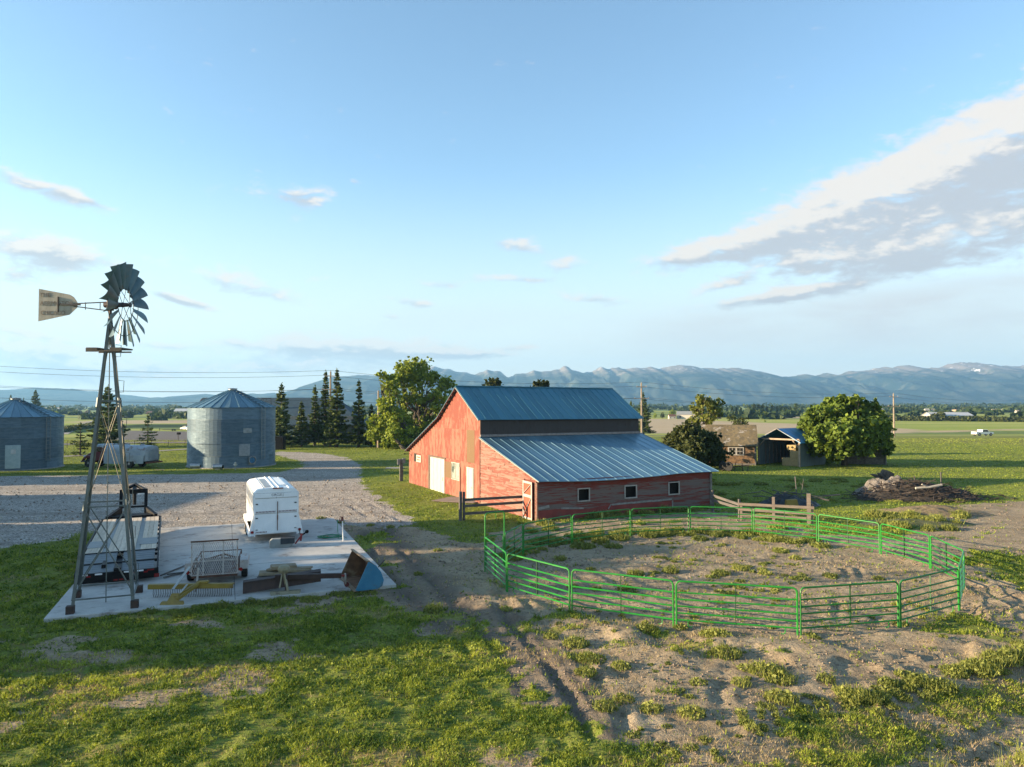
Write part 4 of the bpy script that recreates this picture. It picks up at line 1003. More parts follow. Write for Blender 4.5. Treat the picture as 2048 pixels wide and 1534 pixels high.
for x in (-.62,-.12,.12,.62):
    z=ZT+.09*math.sin(math.pi*(x+.78)/1.56); b=MB(); b.bar((x,0.02,z+.015),(x,L-.05,z+.015),.03,.04,up=(0,0,1)); b.build('roof_rib',m_wh,roofo)
z=ZT+.085; b=MB(); b.bar((-.38,.5,z+.0),(-.38,L-1.2,z+.0),.30,.02); b.build('roof_panel',mat('grey_panel',(.42,.46,.50),rough=.4),roofo); b=MB(); b.bar((.38,1.2,z+.0),(.38,L-.8,z+.0),.42,.03); b.build('roof_hatch',m_wh,roofo)
b=MB(); b.box((.08,-.05,ZT+.06),(.5,.05,.05)); b.build('brake_light',m_red,roofo)
b=MB(); b.box((0,L-.02,(ZB+ZT-.1)/2),(2*HWt,.04,ZT-ZB-.2)); b.box((0,L/2,ZB),(2*HWt,L,.08))
# walls with posts and gaps
for s in (-1,1):
    b.box((s*(HWt-.015),L/2,ZB+.55),(.03,L,1.1)); b.box((s*(HWt-.015),L/2,ZT-.27),(.03,L,.14))
    for k in range(12): b.box((s*HWt,.04+k*(L-.08)/11,(ZB+ZT)/2-.08),(.07,.07,ZT-ZB-.15))
    b.box((s*(HWt-.015),L*.5,1.72),(.03,L,.10))
b.build('body',m_wh,ht)
b=MB(); b.box((0,L/2,1.9),(1.6,L-.6,.9)); b.build('dark_inside',m_dark,ht)  # near-black block stands for the shade inside the trailer
for s in (-1,1):   # flared skirt with the wheels
    b=MB(); b.prism([(s*HWt,-.02,.32),(s*(HWt+.26),-.02,.32),(s*(HWt+.20),-.02,.62),(s*(HWt+.01),-.02,1.45)],(0,.06,0)); 
    b.box((s*(HWt+.13),2.9,.86),(.28,2.5,.05)); b.prism([(s*(HWt+.26),-.0,.32),(s*(HWt+.26),1.5,.32),(s*(HWt+.26),1.7,.84),(s*(HWt+.2),-.0,.62)],(-s*.03,0,0)); b.box((s*(HWt+.26),2.9,.75),(.03,2.5,.22)); b.build('fender',m_wh,ht)
    for y in (2.35,3.35): wheel_(ht,s*(HWt+.13),y,.35,.35,.22)
    b=MB(); b.lathe([(.075,-.03),(.06,.0)],(s*(HWt+.08),-.05,.52),12,axis='Y'); b.build('tail_light',m_red,ht)
for s in (-1,1):
    b=MB(); b.box((s*.51,-.03,1.33),(1.0,.05,1.80)); d_=b.build('rear_door',m_wh,ht)
    for z in (1.42,2.18): b=MB(); b.box((s*.51,-.062,z),(1.0,.015,.03)); b.build('door_seam',m_trim,d_)
    for z in (1.50,.50):
        if z==.5 and s==1: continue
        b=MB()
        for k in range(14 if z>1 else 8):
            x=(-.98 if s<0 else .05)+.068*k; b.prism([(x,-.066,z-.035),(x+.034,-.066,z-.035),(x+.056,-.066,z+.035),(x+.022,-.066,z+.035)],(0,-.004,0))
        b.build('stripe_marking',mat('stripe_red',(.22,.02,.02),(.14,.015,.015),rough=.5),d_)
for x in (-.93,.93):
    for z in (.62,1.2,1.9): b=MB(); b.box((x,-.07,z),(.10,.03,.05)); b.build('hinge',m_black if z>1 else m_gal,ht)
b=MB(); b.tube([(.06,-.10,.55),(.06,-.10,2.0)],.018,6); b.box((.06,-.10,1.2),(.05,.05,.22)); b.build('latch_rod',m_rust0,ht)
b=MB(); b.box((0,-.04,2.33),(2.06,.05,.2)); b.build('header',m_wh,ht)
b=MB(); b.box((-HWt+.04,-.03,1.25),(.05,.07,1.9)); b.box((HWt-.04,-.03,1.25),(.05,.07,1.9)); b.box((0,-.06,1.3),(.035,.04,1.7)); b.build('door_post',m_wh,ht)
lettering('CIRCLE J',.17,(.05,-.07,2.33),(1,0,0),(0,0,1),mat('ink_dark',(.05,.06,.10),rough=.6),ht,sx=.9)
b=MB(); b.bar((0,L,.45),(0,L+1.3,.45),.12,.12); b.bar((-.8,L,.45),(0,L+1.2,.45),.08,.08); b.bar((.8,L,.45),(0,L+1.2,.45),.08,.08); b.build('hitch',m_black,ht)
# --- grey box with dark cover in front of the horse trailer
g0=at(538,1095,ZP); tb=empty('feed_box',Vector((g0.x,g0.y,ZP)),rad(16),'long grey molded box with dark rubber cover, standing before the white stock trailer','box')
m_mold=mat('grey_mold',(.42,.43,.40),(.34,.35,.33),rough=.6)
b=MB(); b.prism([(0,0,0),(.95,0,0),(1.15,0,.22),(1.15,0,.42),(.10,0,.42),(0,0,.34)],(0,.40,0)); b.build('body',m_mold,tb,bev=.02)
b=MB(); b.prism([(.50,-.02,.16),(1.15,-.02,.18),(1.15,-.02,.44),(.50,-.02,.445)],(0,.44,0)); b.build('cover',mat('cover_dark',(.03,.04,.05),(.05,.06,.07),rough=.7),tb)
g0=at(600,1086,ZP); tj=empty('trailer_jack',Vector((g0.x,g0.y,ZP)),rad(20),'small red jack with round black foot leaning by the white stock trailer','jack')
b=MB(); b.bar((-.25,0,.02),(.0,0,.35),.05,.07); b.bar((0,0,.15),(.05,0,.5),.10,.09); b.build('body',mat('jack_red',(.42,.03,.03),(.3,.03,.03),rough=.5),tj)
b=MB(); b.bar((.05,0,.42),(.28,0,.56),.06,.06); b.lathe([(.09,-.03),(.09,.03)],(.30,0,.58),12,axis='Y'); b.build('arm',m_black,tj)
b=MB(); b.tube([(-.02,0,.45),(-.06,0,.68)],.02,6); b.build('handle',m_black,tj)
# --- utility trailer with mesh gate
g0=at(384,1173,ZP)
ut=frame_at(Vector((g0.x,g0.y,ZP))+Vector((.78,.10,0)),Vector((-.30,.954,0)),'utility_trailer','small rusty utility trailer with upright wire mesh tailgate and white fenders','trailer')
m_rw=mat('rusty_white',(.66,.62,.58),(.55,.50,.46),scale=6,rough=.6,c3=(.35,.14,.07)); m_rust=mat('rust_brown',(.20,.09,.05),(.11,.055,.035),scale=6,rough=.85)
b=MB()
for k in range(9): b.box((-.66+k*.165,1.45,.50),(.155,2.8,.04))
b.build('deck',mat('old_deck',(.20,.17,.16),(.13,.11,.10),scale=5,rough=.9,use_rnd=.3),ut)
b=MB()
for s in (-1,1): b.box((s*.78,1.45,.46),(.06,2.9,.12)); b.bar((s*.78,.1,.80),(s*.78,2.9,.80),.035,.035); 
for s in (-1,1):
    for y in (.1,1.5,2.88): b.bar((s*.78,y,.5),(s*.78,y,.82),.035,.035)
b.box((0,.02,.44),(1.6,.10,.14)); b.box((0,2.9,.46),(1.6,.06,.12)); b.bar((-.76,2.88,.80),(.76,2.88,.80),.035,.035); b.bar((0,2.9,.44),(0,4.2,.42),.08,.08); b.bar((-.7,2.9,.44),(0,4.1,.42),.06,.06); b.bar((.7,2.9,.44),(0,4.1,.42),.06,.06)
b.build('frame',m_rust,ut)
GH=1.28
b=MB()
for x in (-.80,-.40,.30,.80): b.bar((x,-.04,.46),(x,-.02,.46+GH),.045,.04)
for z in (.48,1.0): b.bar((-.8,-.035,z),(.8,-.035,z),.03,.03)
gt=b.build('tailgate',m_rw,ut)
b=MB(); b.bar((-.84,-.02,.46+GH),(.84,-.02,.46+GH),.06,.05); b.build('top_bar',m_rust,gt)
b=MB(); 
for k in range(-16,26):
    for s in (1,-1):
        x0=-.8+k*.075; a=Vector((x0,-.03,.48)); 
        dx=GH*.42*s
        p=a; q=Vector((x0+dx,-.03,.46+GH))
        # clip to the gate
        t0=0;t1=1
        for lim,sg in ((-.8,1),(.8,-1)):
            f0=(p.x-lim)*sg; f1=(q.x-lim)*sg
            if f0<0 and f1<0: t0=2
            elif f0<0: t0=max(t0,f0/(f0-f1))
            elif f1<0: t1=min(t1,f0/(f0-f1))
        if t0<t1: b.bar(p.lerp(q,t0),p.lerp(q,t1),.012,.012)
b.build('wire_mesh',m_rw,gt)
for s in (-1,1):
    b=MB(); P=[(s*.84,.75,.45),(s*.84,.80,.78),(s*.84,1.0,.84),(s*.84,1.75,.84),(s*.84,1.95,.78),(s*.84,2.0,.45)]
    for q in range(5): a,c=Vector(P[q]),Vector(P[q+1]); w=Vector((s*.30,0,0)); b.poly([a,c,c+w,a+w])
    b.poly([Vector(p)+Vector((s*.30,0,0)) for p in P]); b.build('fender',m_rw,ut)
    wheel_(ut,s*.99,1.38,.33,.33,.22)
    b=MB(); b.lathe([(.07,-.03),(.06,.02)],(s*.93,-.06,.62),14,axis='Y'); b.build('tail_light',m_red,ut)
    b=MB(); b.bar((s*.80,-.02,.5),(s*.95,-.03,.60),.05,.05); b.build('light_bracket',m_rw,ut)
# --- yellow landscape rake
m_yel=mat('rake_yellow',(.36,.25,.03),(.28,.19,.03),scale=3,rough=.5,c3=(.20,.13,.05)); m_cyl=mat('pale_cylinder',(.55,.58,.58),rough=.35,metal=.4)
g0=at(296,1192,ZP); g1=at(466,1190,ZP); lr=frame_at((Vector(g0)+Vector(g1))/2,(Vector(g1)-Vector(g0)).cross(Vector((0,0,-1))).normalized()*-1 if False else Vector((0,0,1)).cross(Vector(g1)-Vector(g0)).normalized(),'landscape_rake','yellow tractor rake with a row of curved tines, before the mesh-gated trailer','rake')
hl=(Vector(g1)-Vector(g0)).length/2
b=MB(); b.bar((-hl,0,.44),(hl,0,.44),.16,.05); b.bar((-hl,-.08,.37),(hl,-.08,.37),.03,.14); b.build('beam',m_yel,lr)
b=MB()
for k in range(46): x=-hl+.2+k*(2*hl-.25)/45; b.tube([(x,.02,.42),(x,-.09,.30),(x,-.11,.14),(x,-.03,.0)],.011,4)
b.build('tines',mat('tine_iron',(.06,.05,.045),(.10,.07,.05),rough=.7),lr)
b=MB(); b.T=Matrix.Translation((.58,0,0)); b.bar((-.30,.0,.50),(-.72,-.95,.16),.16,.10); b.prism([(-1.25,-1.05,0),(-.45,-1.05,0),(-.5,-1.0,.10),(-1.2,-1.0,.10)],(0,.12,0)); b.prism([(-1.02,-1.0,.10),(-.62,-1.0,.10),(-.70,-.85,.34),(-.92,-.85,.34)],(0,.05,0)); b.bar((-.80,-.9,.22),(-.30,.0,.50),.08,.10); b.bar((.0,.0,.52),(-.38,.05,.50),.20,.08); b.build('hitch_frame',m_yel,lr)
b=MB(); b.T=Matrix.Translation((.58,0,0)); b.tube([(-.98,-.62,.42),(-.72,.2,1.02)],.04,8); b.build('hydraulic_cylinder',m_cyl,lr); b=MB(); b.T=Matrix.Translation((.58,0,0)); b.tube([(-.74,-.82,.22),(-.55,-.45,.55)],.03,8); b.build('hydraulic_cylinder',m_cyl,lr)
b=MB(); b.T=Matrix.Translation((.58,0,0)); b.bar((-.55,.3,.1),(-.45,.3,.95),.06,.06); b.build('stand',m_rw,lr)
# --- dark blade with its beam, cream hitch and jack
g0=at(484,1187,ZP); g1=at(692,1172,ZP); V_=Vector(g1)-Vector(g0); V_.z=0
gb=frame_at(Vector(g0),Vector((0,0,1)).cross(V_).normalized(),'grader_blade','dark rusty grader blade with cream hitch and long beam towards the blue bucket','blade')
Lg=V_.length
m_db=mat('dark_rust',(.045,.022,.018),(.07,.035,.025),scale=5,rough=.65)
b=MB(); b.prism([(0,0,.02),(2.75,.25,.20),(2.75,.30,.55),(0,.08,.38)],(0,.05,0)); b.prism([(0,.02,.40),(2.75,.28,.56),(2.75,.55,.60),(0,.30,.42)],(0,0,.02)); b.build('mouldboard',m_db,gb)
b=MB(); b.bar((1.1,.12,.52),(Lg-.2,.05,.42),.14,.17); b.build('beam',m_db,gb)
b=MB(); b.bar((.05,.6,.35),(1.3,.5,.40),.3,.06); b.build('wing_plate',m_plate,gb)
b=MB(); b.lathe([(.02,-.04),(.20,-.03),(.22,.0),(.20,.03),(.02,.04)],(Lg-.05,.0,.30),20,axis='X')
b.build('coulter_disc',mat('pale_disc',(.45,.42,.36),(.30,.27,.22),scale=7,rough=.6),gb)
m_crm=mat('cream_paint',(.38,.33,.20),(.30,.26,.16),scale=5,rough=.55,c3=(.16,.12,.08))
b=MB(); b.lathe([(.05,.70),(.19,.72),(.22,.82),(.20,.92),(.10,.97)],(1.42,-.05,0),14); b.bar((1.42,-.08,.72),(1.55,-.32,.08),.08,.12); b.bar((1.36,-.10,.66),(1.28,-.28,.2),.05,.06); b.prism([(.98,-.52,0),(1.98,-.52,0),(2.02,-.44,.10),(.94,-.44,.10)],(0,.20,0)); hb=b.build('hitch_frame',m_crm,gb,bev=.01)
b=MB(); b.tube([(1.50,-.12,.66),(1.50,-.30,.1)],.045,8); b.build('post',m_db,hb)
m_jr=mat('jack_red2',(.22,.03,.03),(.14,.02,.02),rough=.5)
b=MB(); b.bar((3.62,-.04,.36),(3.60,-.05,.12),.05,.05); b.lathe([(.09,-.03),(.09,.03)],(3.68,-.06,.10),12,axis='Y'); b.box((3.60,-.045,.44),(.24,.04,.08)); b.build('jack',m_jr,gb)
b=MB(); b.box((3.55,-.07,.44),(.10,.01,.05)); b.build('decal',mat('decal_red',(.5,.05,.04)),gb)
# --- pile of boards on the blade
m_lum=mat('tan_lumber',(.46,.36,.22),(.34,.26,.16),scale=4,rough=.85,use_rnd=.25)
g0=at(560,1172,ZP)
random.seed(12)
for k,(dx,dy,dz,l,w,h,rz,m_) in enumerate([(-.25,.6,.40,1.5,.5,.10,.1,m_lum),(.1,.75,.52,1.7,.45,.06,-.12,m_lum),(-.1,.65,.62,.95,.42,.12,.25,m_lum),(.45,.62,.50,.95,.38,.10,-.1,m_lum),(-.55,.8,.36,1.0,.10,.08,-.2,m_woodg),(.3,.9,.36,1.3,.12,.10,.3,m_woodg)]):
    lab=['wide tan board, undermost of the boards on the dark blade','long thin tan board lying across the heap on the blade','thick short tan board, topmost of the heap on the blade','short tan board jutting towards the blue bucket from the heap','narrow grey board sticking out of the heap by the mesh-gated trailer','narrow grey board at the back of the heap on the blade'][k]
    b=MB(); b.box((0,0,0),(l,w,h),taper=(.98,.95)); o=b.build('board',m_,None,bev=.006); o.location=(g0.x+dx,g0.y+dy,ZP+dz+.0); o.rotation_euler=(rad(random.uniform(-4,4)),rad(random.uniform(-5,5)),rz+PA*.5); tag(o,lab,'board','boards heaped on the grader blade')
b=MB(); b.box((0,0,.16),(1.9,.7,.32)); o=b.build('timber_stack',m_woodg); o.location=(g0.x-.1,g0.y+.72,ZP); o.rotation_euler=(0,0,PA*.5); tag(o,'dark timber stack under the tan boards behind the grader blade','timber')
# --- blue loader bucket
g0=at(709,1183,ZP); g1=at(678,1154,ZP); V_=Vector(g1)-Vector(g0); V_.z=0
bk=frame_at(Vector(g0),V_.normalized(),'loader_bucket','big rusty loader bucket with bright blue side, lying on the pad corner','bucket')
Wb=V_.length; m_blue=mat('bucket_blue',(.03,.22,.40),(.05,.27,.45),scale=2,rough=.5,c3=(.10,.16,.20)); m_rusti=mat('bucket_rust',(.30,.16,.08),(.17,.09,.05),scale=2.5,rough=.9,c3=(.42,.31,.18))
prof=[(0,.02),(.50,1.06),(.78,.88),(.98,.62),(1.08,.32),(1.02,.10),(.86,.02)]
for y in (0,Wb-.03):
    b=MB(); b.prism([(x,y,z) for x,z in prof],(0,.03,0)); b.build('side_plate',m_blue if y==0 else m_rusti,bk)
b=MB()
for (x0,z0),(x1,z1) in zip(prof[1:],prof[2:]+[prof[0]]):
    b.hexa([(x0,.03,z0),(x1,.03,z1),(x1,Wb-.03,z1),(x0,Wb-.03,z0),(x0*.97+.02,.03,z0*.96+.01),(x1*.97+.02,.03,z1*.96+.01),(x1*.97+.02,Wb-.03,z1*.96+.01),(x0*.97+.02,Wb-.03,z0*.96+.01)])
b.build('shell',m_rusti,bk)
b=MB(); b.bar((.49,0,1.07),(.49,Wb,1.07),.10,.04); b.bar((.02,0,.03),(.02,Wb,.03),.14,.04); b.build('cutting_edge',mat('edge_tan',(.40,.27,.15),(.30,.20,.12),rough=.6),bk)
b=MB(); b.bar((1.0,.5,.7),(1.25,.5,.95),.04,.03); b.build('lug',m_db,bk)
# --- hydrant, hose
g0=at(686,1085,None); hy=empty('yard_hydrant',g0,0,'slim white yard hydrant post with red head beside the pad','hydrant')
b=MB(); b.tube([(0,0,-.2),(-.06,0,1.15)],.03,8); b.build('post',m_wht2,hy); b=MB(); b.tube([(-.06,0,1.12),(-.07,0,1.32)],.06,8); b.tube([(-.07,0,1.30),(-.18,.0,1.34),(-.20,0,1.1)],.02,6); b.tube([(-.06,0,1.18),(-.16,-.02,1.10)],.025,6); b.build('head',mat('hydrant_red',(.30,.06,.04),(.2,.05,.04),rough=.6),hy)
g0=at(660,1079,None)
pts=[]; random.seed(5)
for k in range(90):
    a=k*.42; r=.34+.10*math.sin(k*.37)+random.uniform(-.02,.02); pts.append((g0.x+r*1.5*math.cos(a),g0.y+r*1.1*math.sin(a),ZP+.03+.001*k))
h0=Vector(at(680,1082,None)); pts+= [(g0.x+.9,g0.y-.15,.12),(h0.x-.1,h0.y,.15),(h0.x-.15,h0.y,.6),(h0.x-.16,h0.y,1.12)]
b=MB(); b.tube(pts,.016,5); tag(b.build('garden_hose',mat('hose_green',(.02,.30,.13),(.015,.24,.1),rough=.45)),'green hose coiled at the pad edge by the hydrant','hose')
b=MB(); b.tube([(0,0,.05),(.28,.05,.07)],.045,8); o=b.build('spray_nozzle',mat('nozzle_yellow',(.55,.42,.02),rough=.5)); o.location=(g0.x-.35,g0.y-.22,ZP); tag(o,'yellow sprayer lying on the green hose coil','sprayer')
for k,(px,py) in enumerate([(320,1150),(326,1155),(333,1150)]):
    g=at(px,py,ZP); b=MB(); b.bar((0,0,.03+.02*k),(.35+.2*k,1.6-.3*k,.05),.05,.05); o=b.build('iron_bar',m_woodg); o.location=g; o.rotation_euler=(0,0,rad(-8*k+5)); tag(o,['weathered bar lying against the flatbed trailer','middle one of three bars lying beside the flatbed','short bar lying furthest from the flatbed trailer'][k],'bar','bars lying beside the flatbed')

# ================================================================ OLD TANKER TRUCK
p0=at(166,936); p1=at(320,934)
p0=Vector((-48.3,80.6,0)); tk=frame_at(p0+Vector((4.0,0.0,0)),Vector((-.975,.22,0)),'tanker_truck','old tanker truck with red cab and peeling pale blue tank body, between the bins','truck')
m_tred=mat('cab_red',(.22,.03,.035),(.15,.025,.03),scale=2,rough=.5,c3=(.12,.06,.05)); m_tnk=mat('tank_paint',(.52,.58,.62),(.40,.47,.53),scale=1.6,rough=.5,c3=(.24,.16,.12))
m_glass=mat('dark_glass',(.02,.03,.035),rough=.1)
tk.scale=(1.08,1.1,1.08)
b=MB()  # tank body
def sec(y,hw,zb,zt,r=.55,n=5):
    P=[(-hw,y,zb)]
    for k in range(n+1): a=math.pi-(math.pi/2)*k/n; P.append((-hw+r+r*math.cos(a),y,zt-r+r*math.sin(a)))
    for k in range(n+1): a=math.pi/2-(math.pi/2)*k/n; P.append((hw-r+r*math.cos(a),y,zt-r+r*math.sin(a)))
    P.append((hw,y,zb)); return P
def loft(b,secs,cap=True):
    ids=[b._a(s_) for s_ in secs]; n=len(secs[0])
    for a,c in zip(ids[:-1],ids[1:]):
        for k in range(n): b.face((a+k,a+(k+1)%n,c+(k+1)%n,c+k),.5)
    if cap: b.face([ids[0]+k for k in range(n)][::-1],.5); b.face([ids[-1]+k for k in range(n)],.5)
loft(b,[sec(-3.9,.80,.75,2.05,.4),sec(-3.75,1.0,.72,2.25,.5),sec(-2.5,1.05,.70,2.32,.55),sec(1.0,1.05,.70,2.32,.55),sec(1.15,1.0,.75,2.22,.5)])
tb_=b.build('tank_body',m_tnk,tk,sm=True)
b=MB(); 
for s in (-1,1): b.prism([(s*1.06,1.0,.45),(s*1.06,-1.1,.45),(s*1.06,-1.25,1.0),(s*1.06,-1.55,1.15),(s*1.06,-2.2,1.15),(s*1.06,-2.5,.95),(s*1.06,-2.6,.5),(s*1.06,-3.6,.5),(s*1.06,-3.75,1.35),(s*1.06,1.0,1.45)],(s*.10,0,0))
b.build('side_skirt',m_tnk,tb_)
b=MB(); b.box((0,-3.93,1.35),(1.3,.06,1.0)); b.build('rear_cabinet',m_tnk,tb_); b=MB(); b.box((0,-4.0,.58),(2.1,.35,.14)); b.build('rear_bumper',mat('bumper_rust',(.25,.08,.05),rough=.8),tk)
b=MB()
for y in (-2.6,-.8,.6): b.lathe([(.25,2.30),(.25,2.42),(.1,2.45)],(0,y,0),12)
b.build('fill_hatch',m_tnk,tb_)
b=MB(); loft(b,[sec(1.2,.90,.75,2.25,.35),sec(1.5,.92,.75,2.42,.4),sec(2.1,.90,.75,2.40,.4),sec(2.45,.86,.75,1.75,.3),sec(2.5,.85,.75,1.6,.2)]); cb=b.build('cab',m_tred,tk,sm=True)
b=MB(); loft(b,[sec(1.25,.91,2.05,2.28,.18),sec(1.5,.93,2.12,2.45,.28),sec(2.1,.91,2.12,2.43,.28)]); b.build('cab_roof',m_tnk,cb,sm=True)
for s in (-1,1): b=MB(); b.box((s*.91,1.85,1.85),(.03,.62,.42)); b.build('side_window',m_glass,cb)
b=MB(); b.T=Matrix.Translation((0,2.36,1.95))@Matrix.Rotation(rad(28),4,'X'); b.box((0,0,0),(1.4,.03,.45)); b.build('windscreen',m_glass,cb)
b=MB(); loft(b,[sec(2.45,.62,.8,1.58,.3),sec(3.3,.55,.8,1.52,.3),sec(3.75,.42,.75,1.35,.25)]); b.build('bonnet',m_tred,tk,sm=True)
for s in (-1,1):
    b=MB(); P=[(2.35,.55),(2.45,.95),(2.75,1.22),(3.2,1.25),(3.6,1.05),(3.85,.7)]
    ids=[b._a([(s*.5,y,z),(s*.98,y,z-.03),(s*1.0,y,z-.22)]) for y,z in P]
    for a,c in zip(ids[:-1],ids[1:]): b.face((a,a+1,c+1,c),.5); b.face((a+1,a+2,c+2,c+1),.5)
    b.build('front_fender',m_tred,tk,sm=True); wheel_(tk,s*.85,3.05,.46,.46,.26); wheel_(tk,s*.85,-1.88,.46,.46,.34)
    b=MB(); b.lathe([(.02,-.06),(.12,-.04),(.13,.04),(.02,.07)],(s*.68,3.72,1.12),12,axis='Y'); b.build('headlight',m_wht2,tk)
b=MB(); b.box((0,3.95,.6),(1.9,.08,.16)); b.build('front_bumper',m_tnk,tk); b=MB(); b.box((0,0,.6),(1.1,7.4,.2)); b.build('chassis',m_black,tk)
b=MB(); b.bar((0,0,.05),(.9,.1,.05),.3,.04); o=b.build('plank',m_lum); o.location=at(310,938); tag(o,'short plank on the grass behind the old tanker truck','plank')
# ================================================================ CORRAL
m_grn=mat('corral_green',(.03,.33,.04),(.02,.25,.03),scale=2,rough=.42,c3=(.13,.24,.09)); m_dgrn=mat('post_green',(.02,.10,.03),rough=.4)
PH=1.42
def rounded(x0,x1,z0,z1,r=.14):
    P=[(x0,0,z0)]
    for k in range(5): a=math.pi-k*math.pi/8; P.append((x0+r+r*math.cos(a),0,z1-r+r*math.sin(a)))
    for k in range(5): a=math.pi/2-k*math.pi/8; P.append((x1-r+r*math.cos(a),0,z1-r+r*math.sin(a)))
    P.append((x1,0,z0)); return P
def corral_panel(a,c,label):
    a=Vector((a[0],a[1],0)); c=Vector((c[0],c[1],0)); 
    for v in (a,c): v.z=gzf(v.x,v.y)+.03
    d=c-a; L=d.length; t=empty('corral_panel',a,math.atan2(d.y,d.x),label,'corral panel','green tube panels of the round pen')
    x0,x1=.05,L-.05
    b=MB(); b.tube(rounded(x0,x1,-.02,PH),.030,6); b.build('frame',m_grn,t)
    for k in range(5):
        z=.22+k*.212 if k<5 else 0; b=MB(); b.tube([(x0,0,z),(x1,0,z)],.026,5); b.build('rail',m_grn,t)
    b=MB(); b.bar((L*.5,0,.20),(L*.5,0,PH-.01),.045,.02,up=(1,0,0)); b.build('stay',m_dgrn,t)
    for x,s in ((x0+.35,1),(x1-.35,-1)): b=MB(); b.tube([(x,0,.22),(x,0,.06),(x+s*.06,0,.01),(x+s*.12,0,.03)],.016,5); b.build('foot',m_grn,t)
    return t
NP_=len(PEN)
side=['first','second','third','fourth','fifth','sixth','seventh','eighth','ninth','tenth','eleventh','twelfth','thirteenth','fourteenth','fifteenth','sixteenth']
for k in range(NP_-1):
    if k<8: lab=f'green tube panel, {side[k]} from the tall gate along the near side of the pen'
    else: lab=f'green tube panel, {side[NP_-2-k]} from the tall gate along the barn side of the pen'
    corral_panel(PEN[k],PEN[k+1],lab)
a=Vector((*PEN[-1],0)); c=Vector((*PEN[0],0)); d=c-a; L=d.length
t=empty('arch_gate',a,math.atan2(d.y,d.x),'tall green arched walk gate of the round pen, facing the barn','gate')
b=MB(); b.tube(rounded(.03,L-.03,-.02,2.42,.14),.028,7); b.tube([(L*.45,0,2.40),(L*.45,0,2.15)],.014,5); b.build('arch_frame',m_grn,t)
b=MB(); b.tube([(.09,0,.2)]+rounded(.09,L-.09,.2,1.45,.12)[1:]+[(.09,0,.2)],.02,6); lf=b.build('gate_leaf',m_grn,t)
for k in range(4): b=MB(); b.tube([(.1,0,.42+k*.24),(L-.1,0,.42+k*.24)],.015,5); b.build('rail',m_grn,lf)

# ================================================================ TREES
def soup_quads(name,cen,sz,rnd,mt,parent=None,up=0.0,seed=1,aspect=1.6,nrm=None,tri=False):
    r=np.random.default_rng(seed); n=len(cen)
    u=r.normal(size=(n,3)); u/=np.linalg.norm(u,axis=1)[:,None]
    if nrm is None: nrm=r.normal(size=(n,3))
    w_=np.cross(u,nrm+1e-6); w_/=np.linalg.norm(w_,axis=1)[:,None]; u=np.cross(w_,nrm); u/=np.linalg.norm(u,axis=1)[:,None]+1e-9
    s=sz[:,None]*.5
    a=cen-u*s*aspect; b_=cen+w_*s; c=cen+u*s*aspect; d=cen-w_*s
    if tri:
        V_=np.stack([a-w_*s*.3,c,a+w_*s*.6],1).reshape(-1,3); me=mesh_np(name,V_,np.arange(n*3),3,rnd)
    else:
        V_=np.stack([a,b_,c,d],1).reshape(-1,3); me=mesh_np(name,V_,np.arange(n*4),4,rnd)
    return link(name,me,mt,parent)
L_cot=leafmat('leaf_cottonwood',(.10,.19,.025),(.52,.60,.08)); L_map=leafmat('leaf_maple',(.035,.095,.012),(.29,.39,.055)); L_dk=leafmat('leaf_dark',(.025,.05,.018),(.16,.18,.05)); L_ol=leafmat('leaf_olive',(.10,.13,.03),(.34,.36,.07))
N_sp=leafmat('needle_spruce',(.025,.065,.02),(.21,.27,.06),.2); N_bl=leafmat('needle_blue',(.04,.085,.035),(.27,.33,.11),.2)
m_bark=mat('bark',(.16,.125,.095),(.09,.07,.055),scale=6,stretch=(1,1,.3),rough=.95,bump=.02); m_barkl=mat('bark_pale',(.42,.37,.31),(.25,.21,.17),scale=5,rough=.9)
def crooked(b,p,q,r0,r1,rg,amp=.12,n=5):
    p=Vector(p); q=Vector(q); L=(q-p).length; P=[p]
    for k in range(1,n): f=k/n; P.append(p.lerp(q,f)+Vector((rg.normal(),rg.normal(),rg.normal()*.5))*amp*L*.35)
    P.append(q); b.tube(P,[r0+(r1-r0)*k/n for k in range(n+1)],6); return P
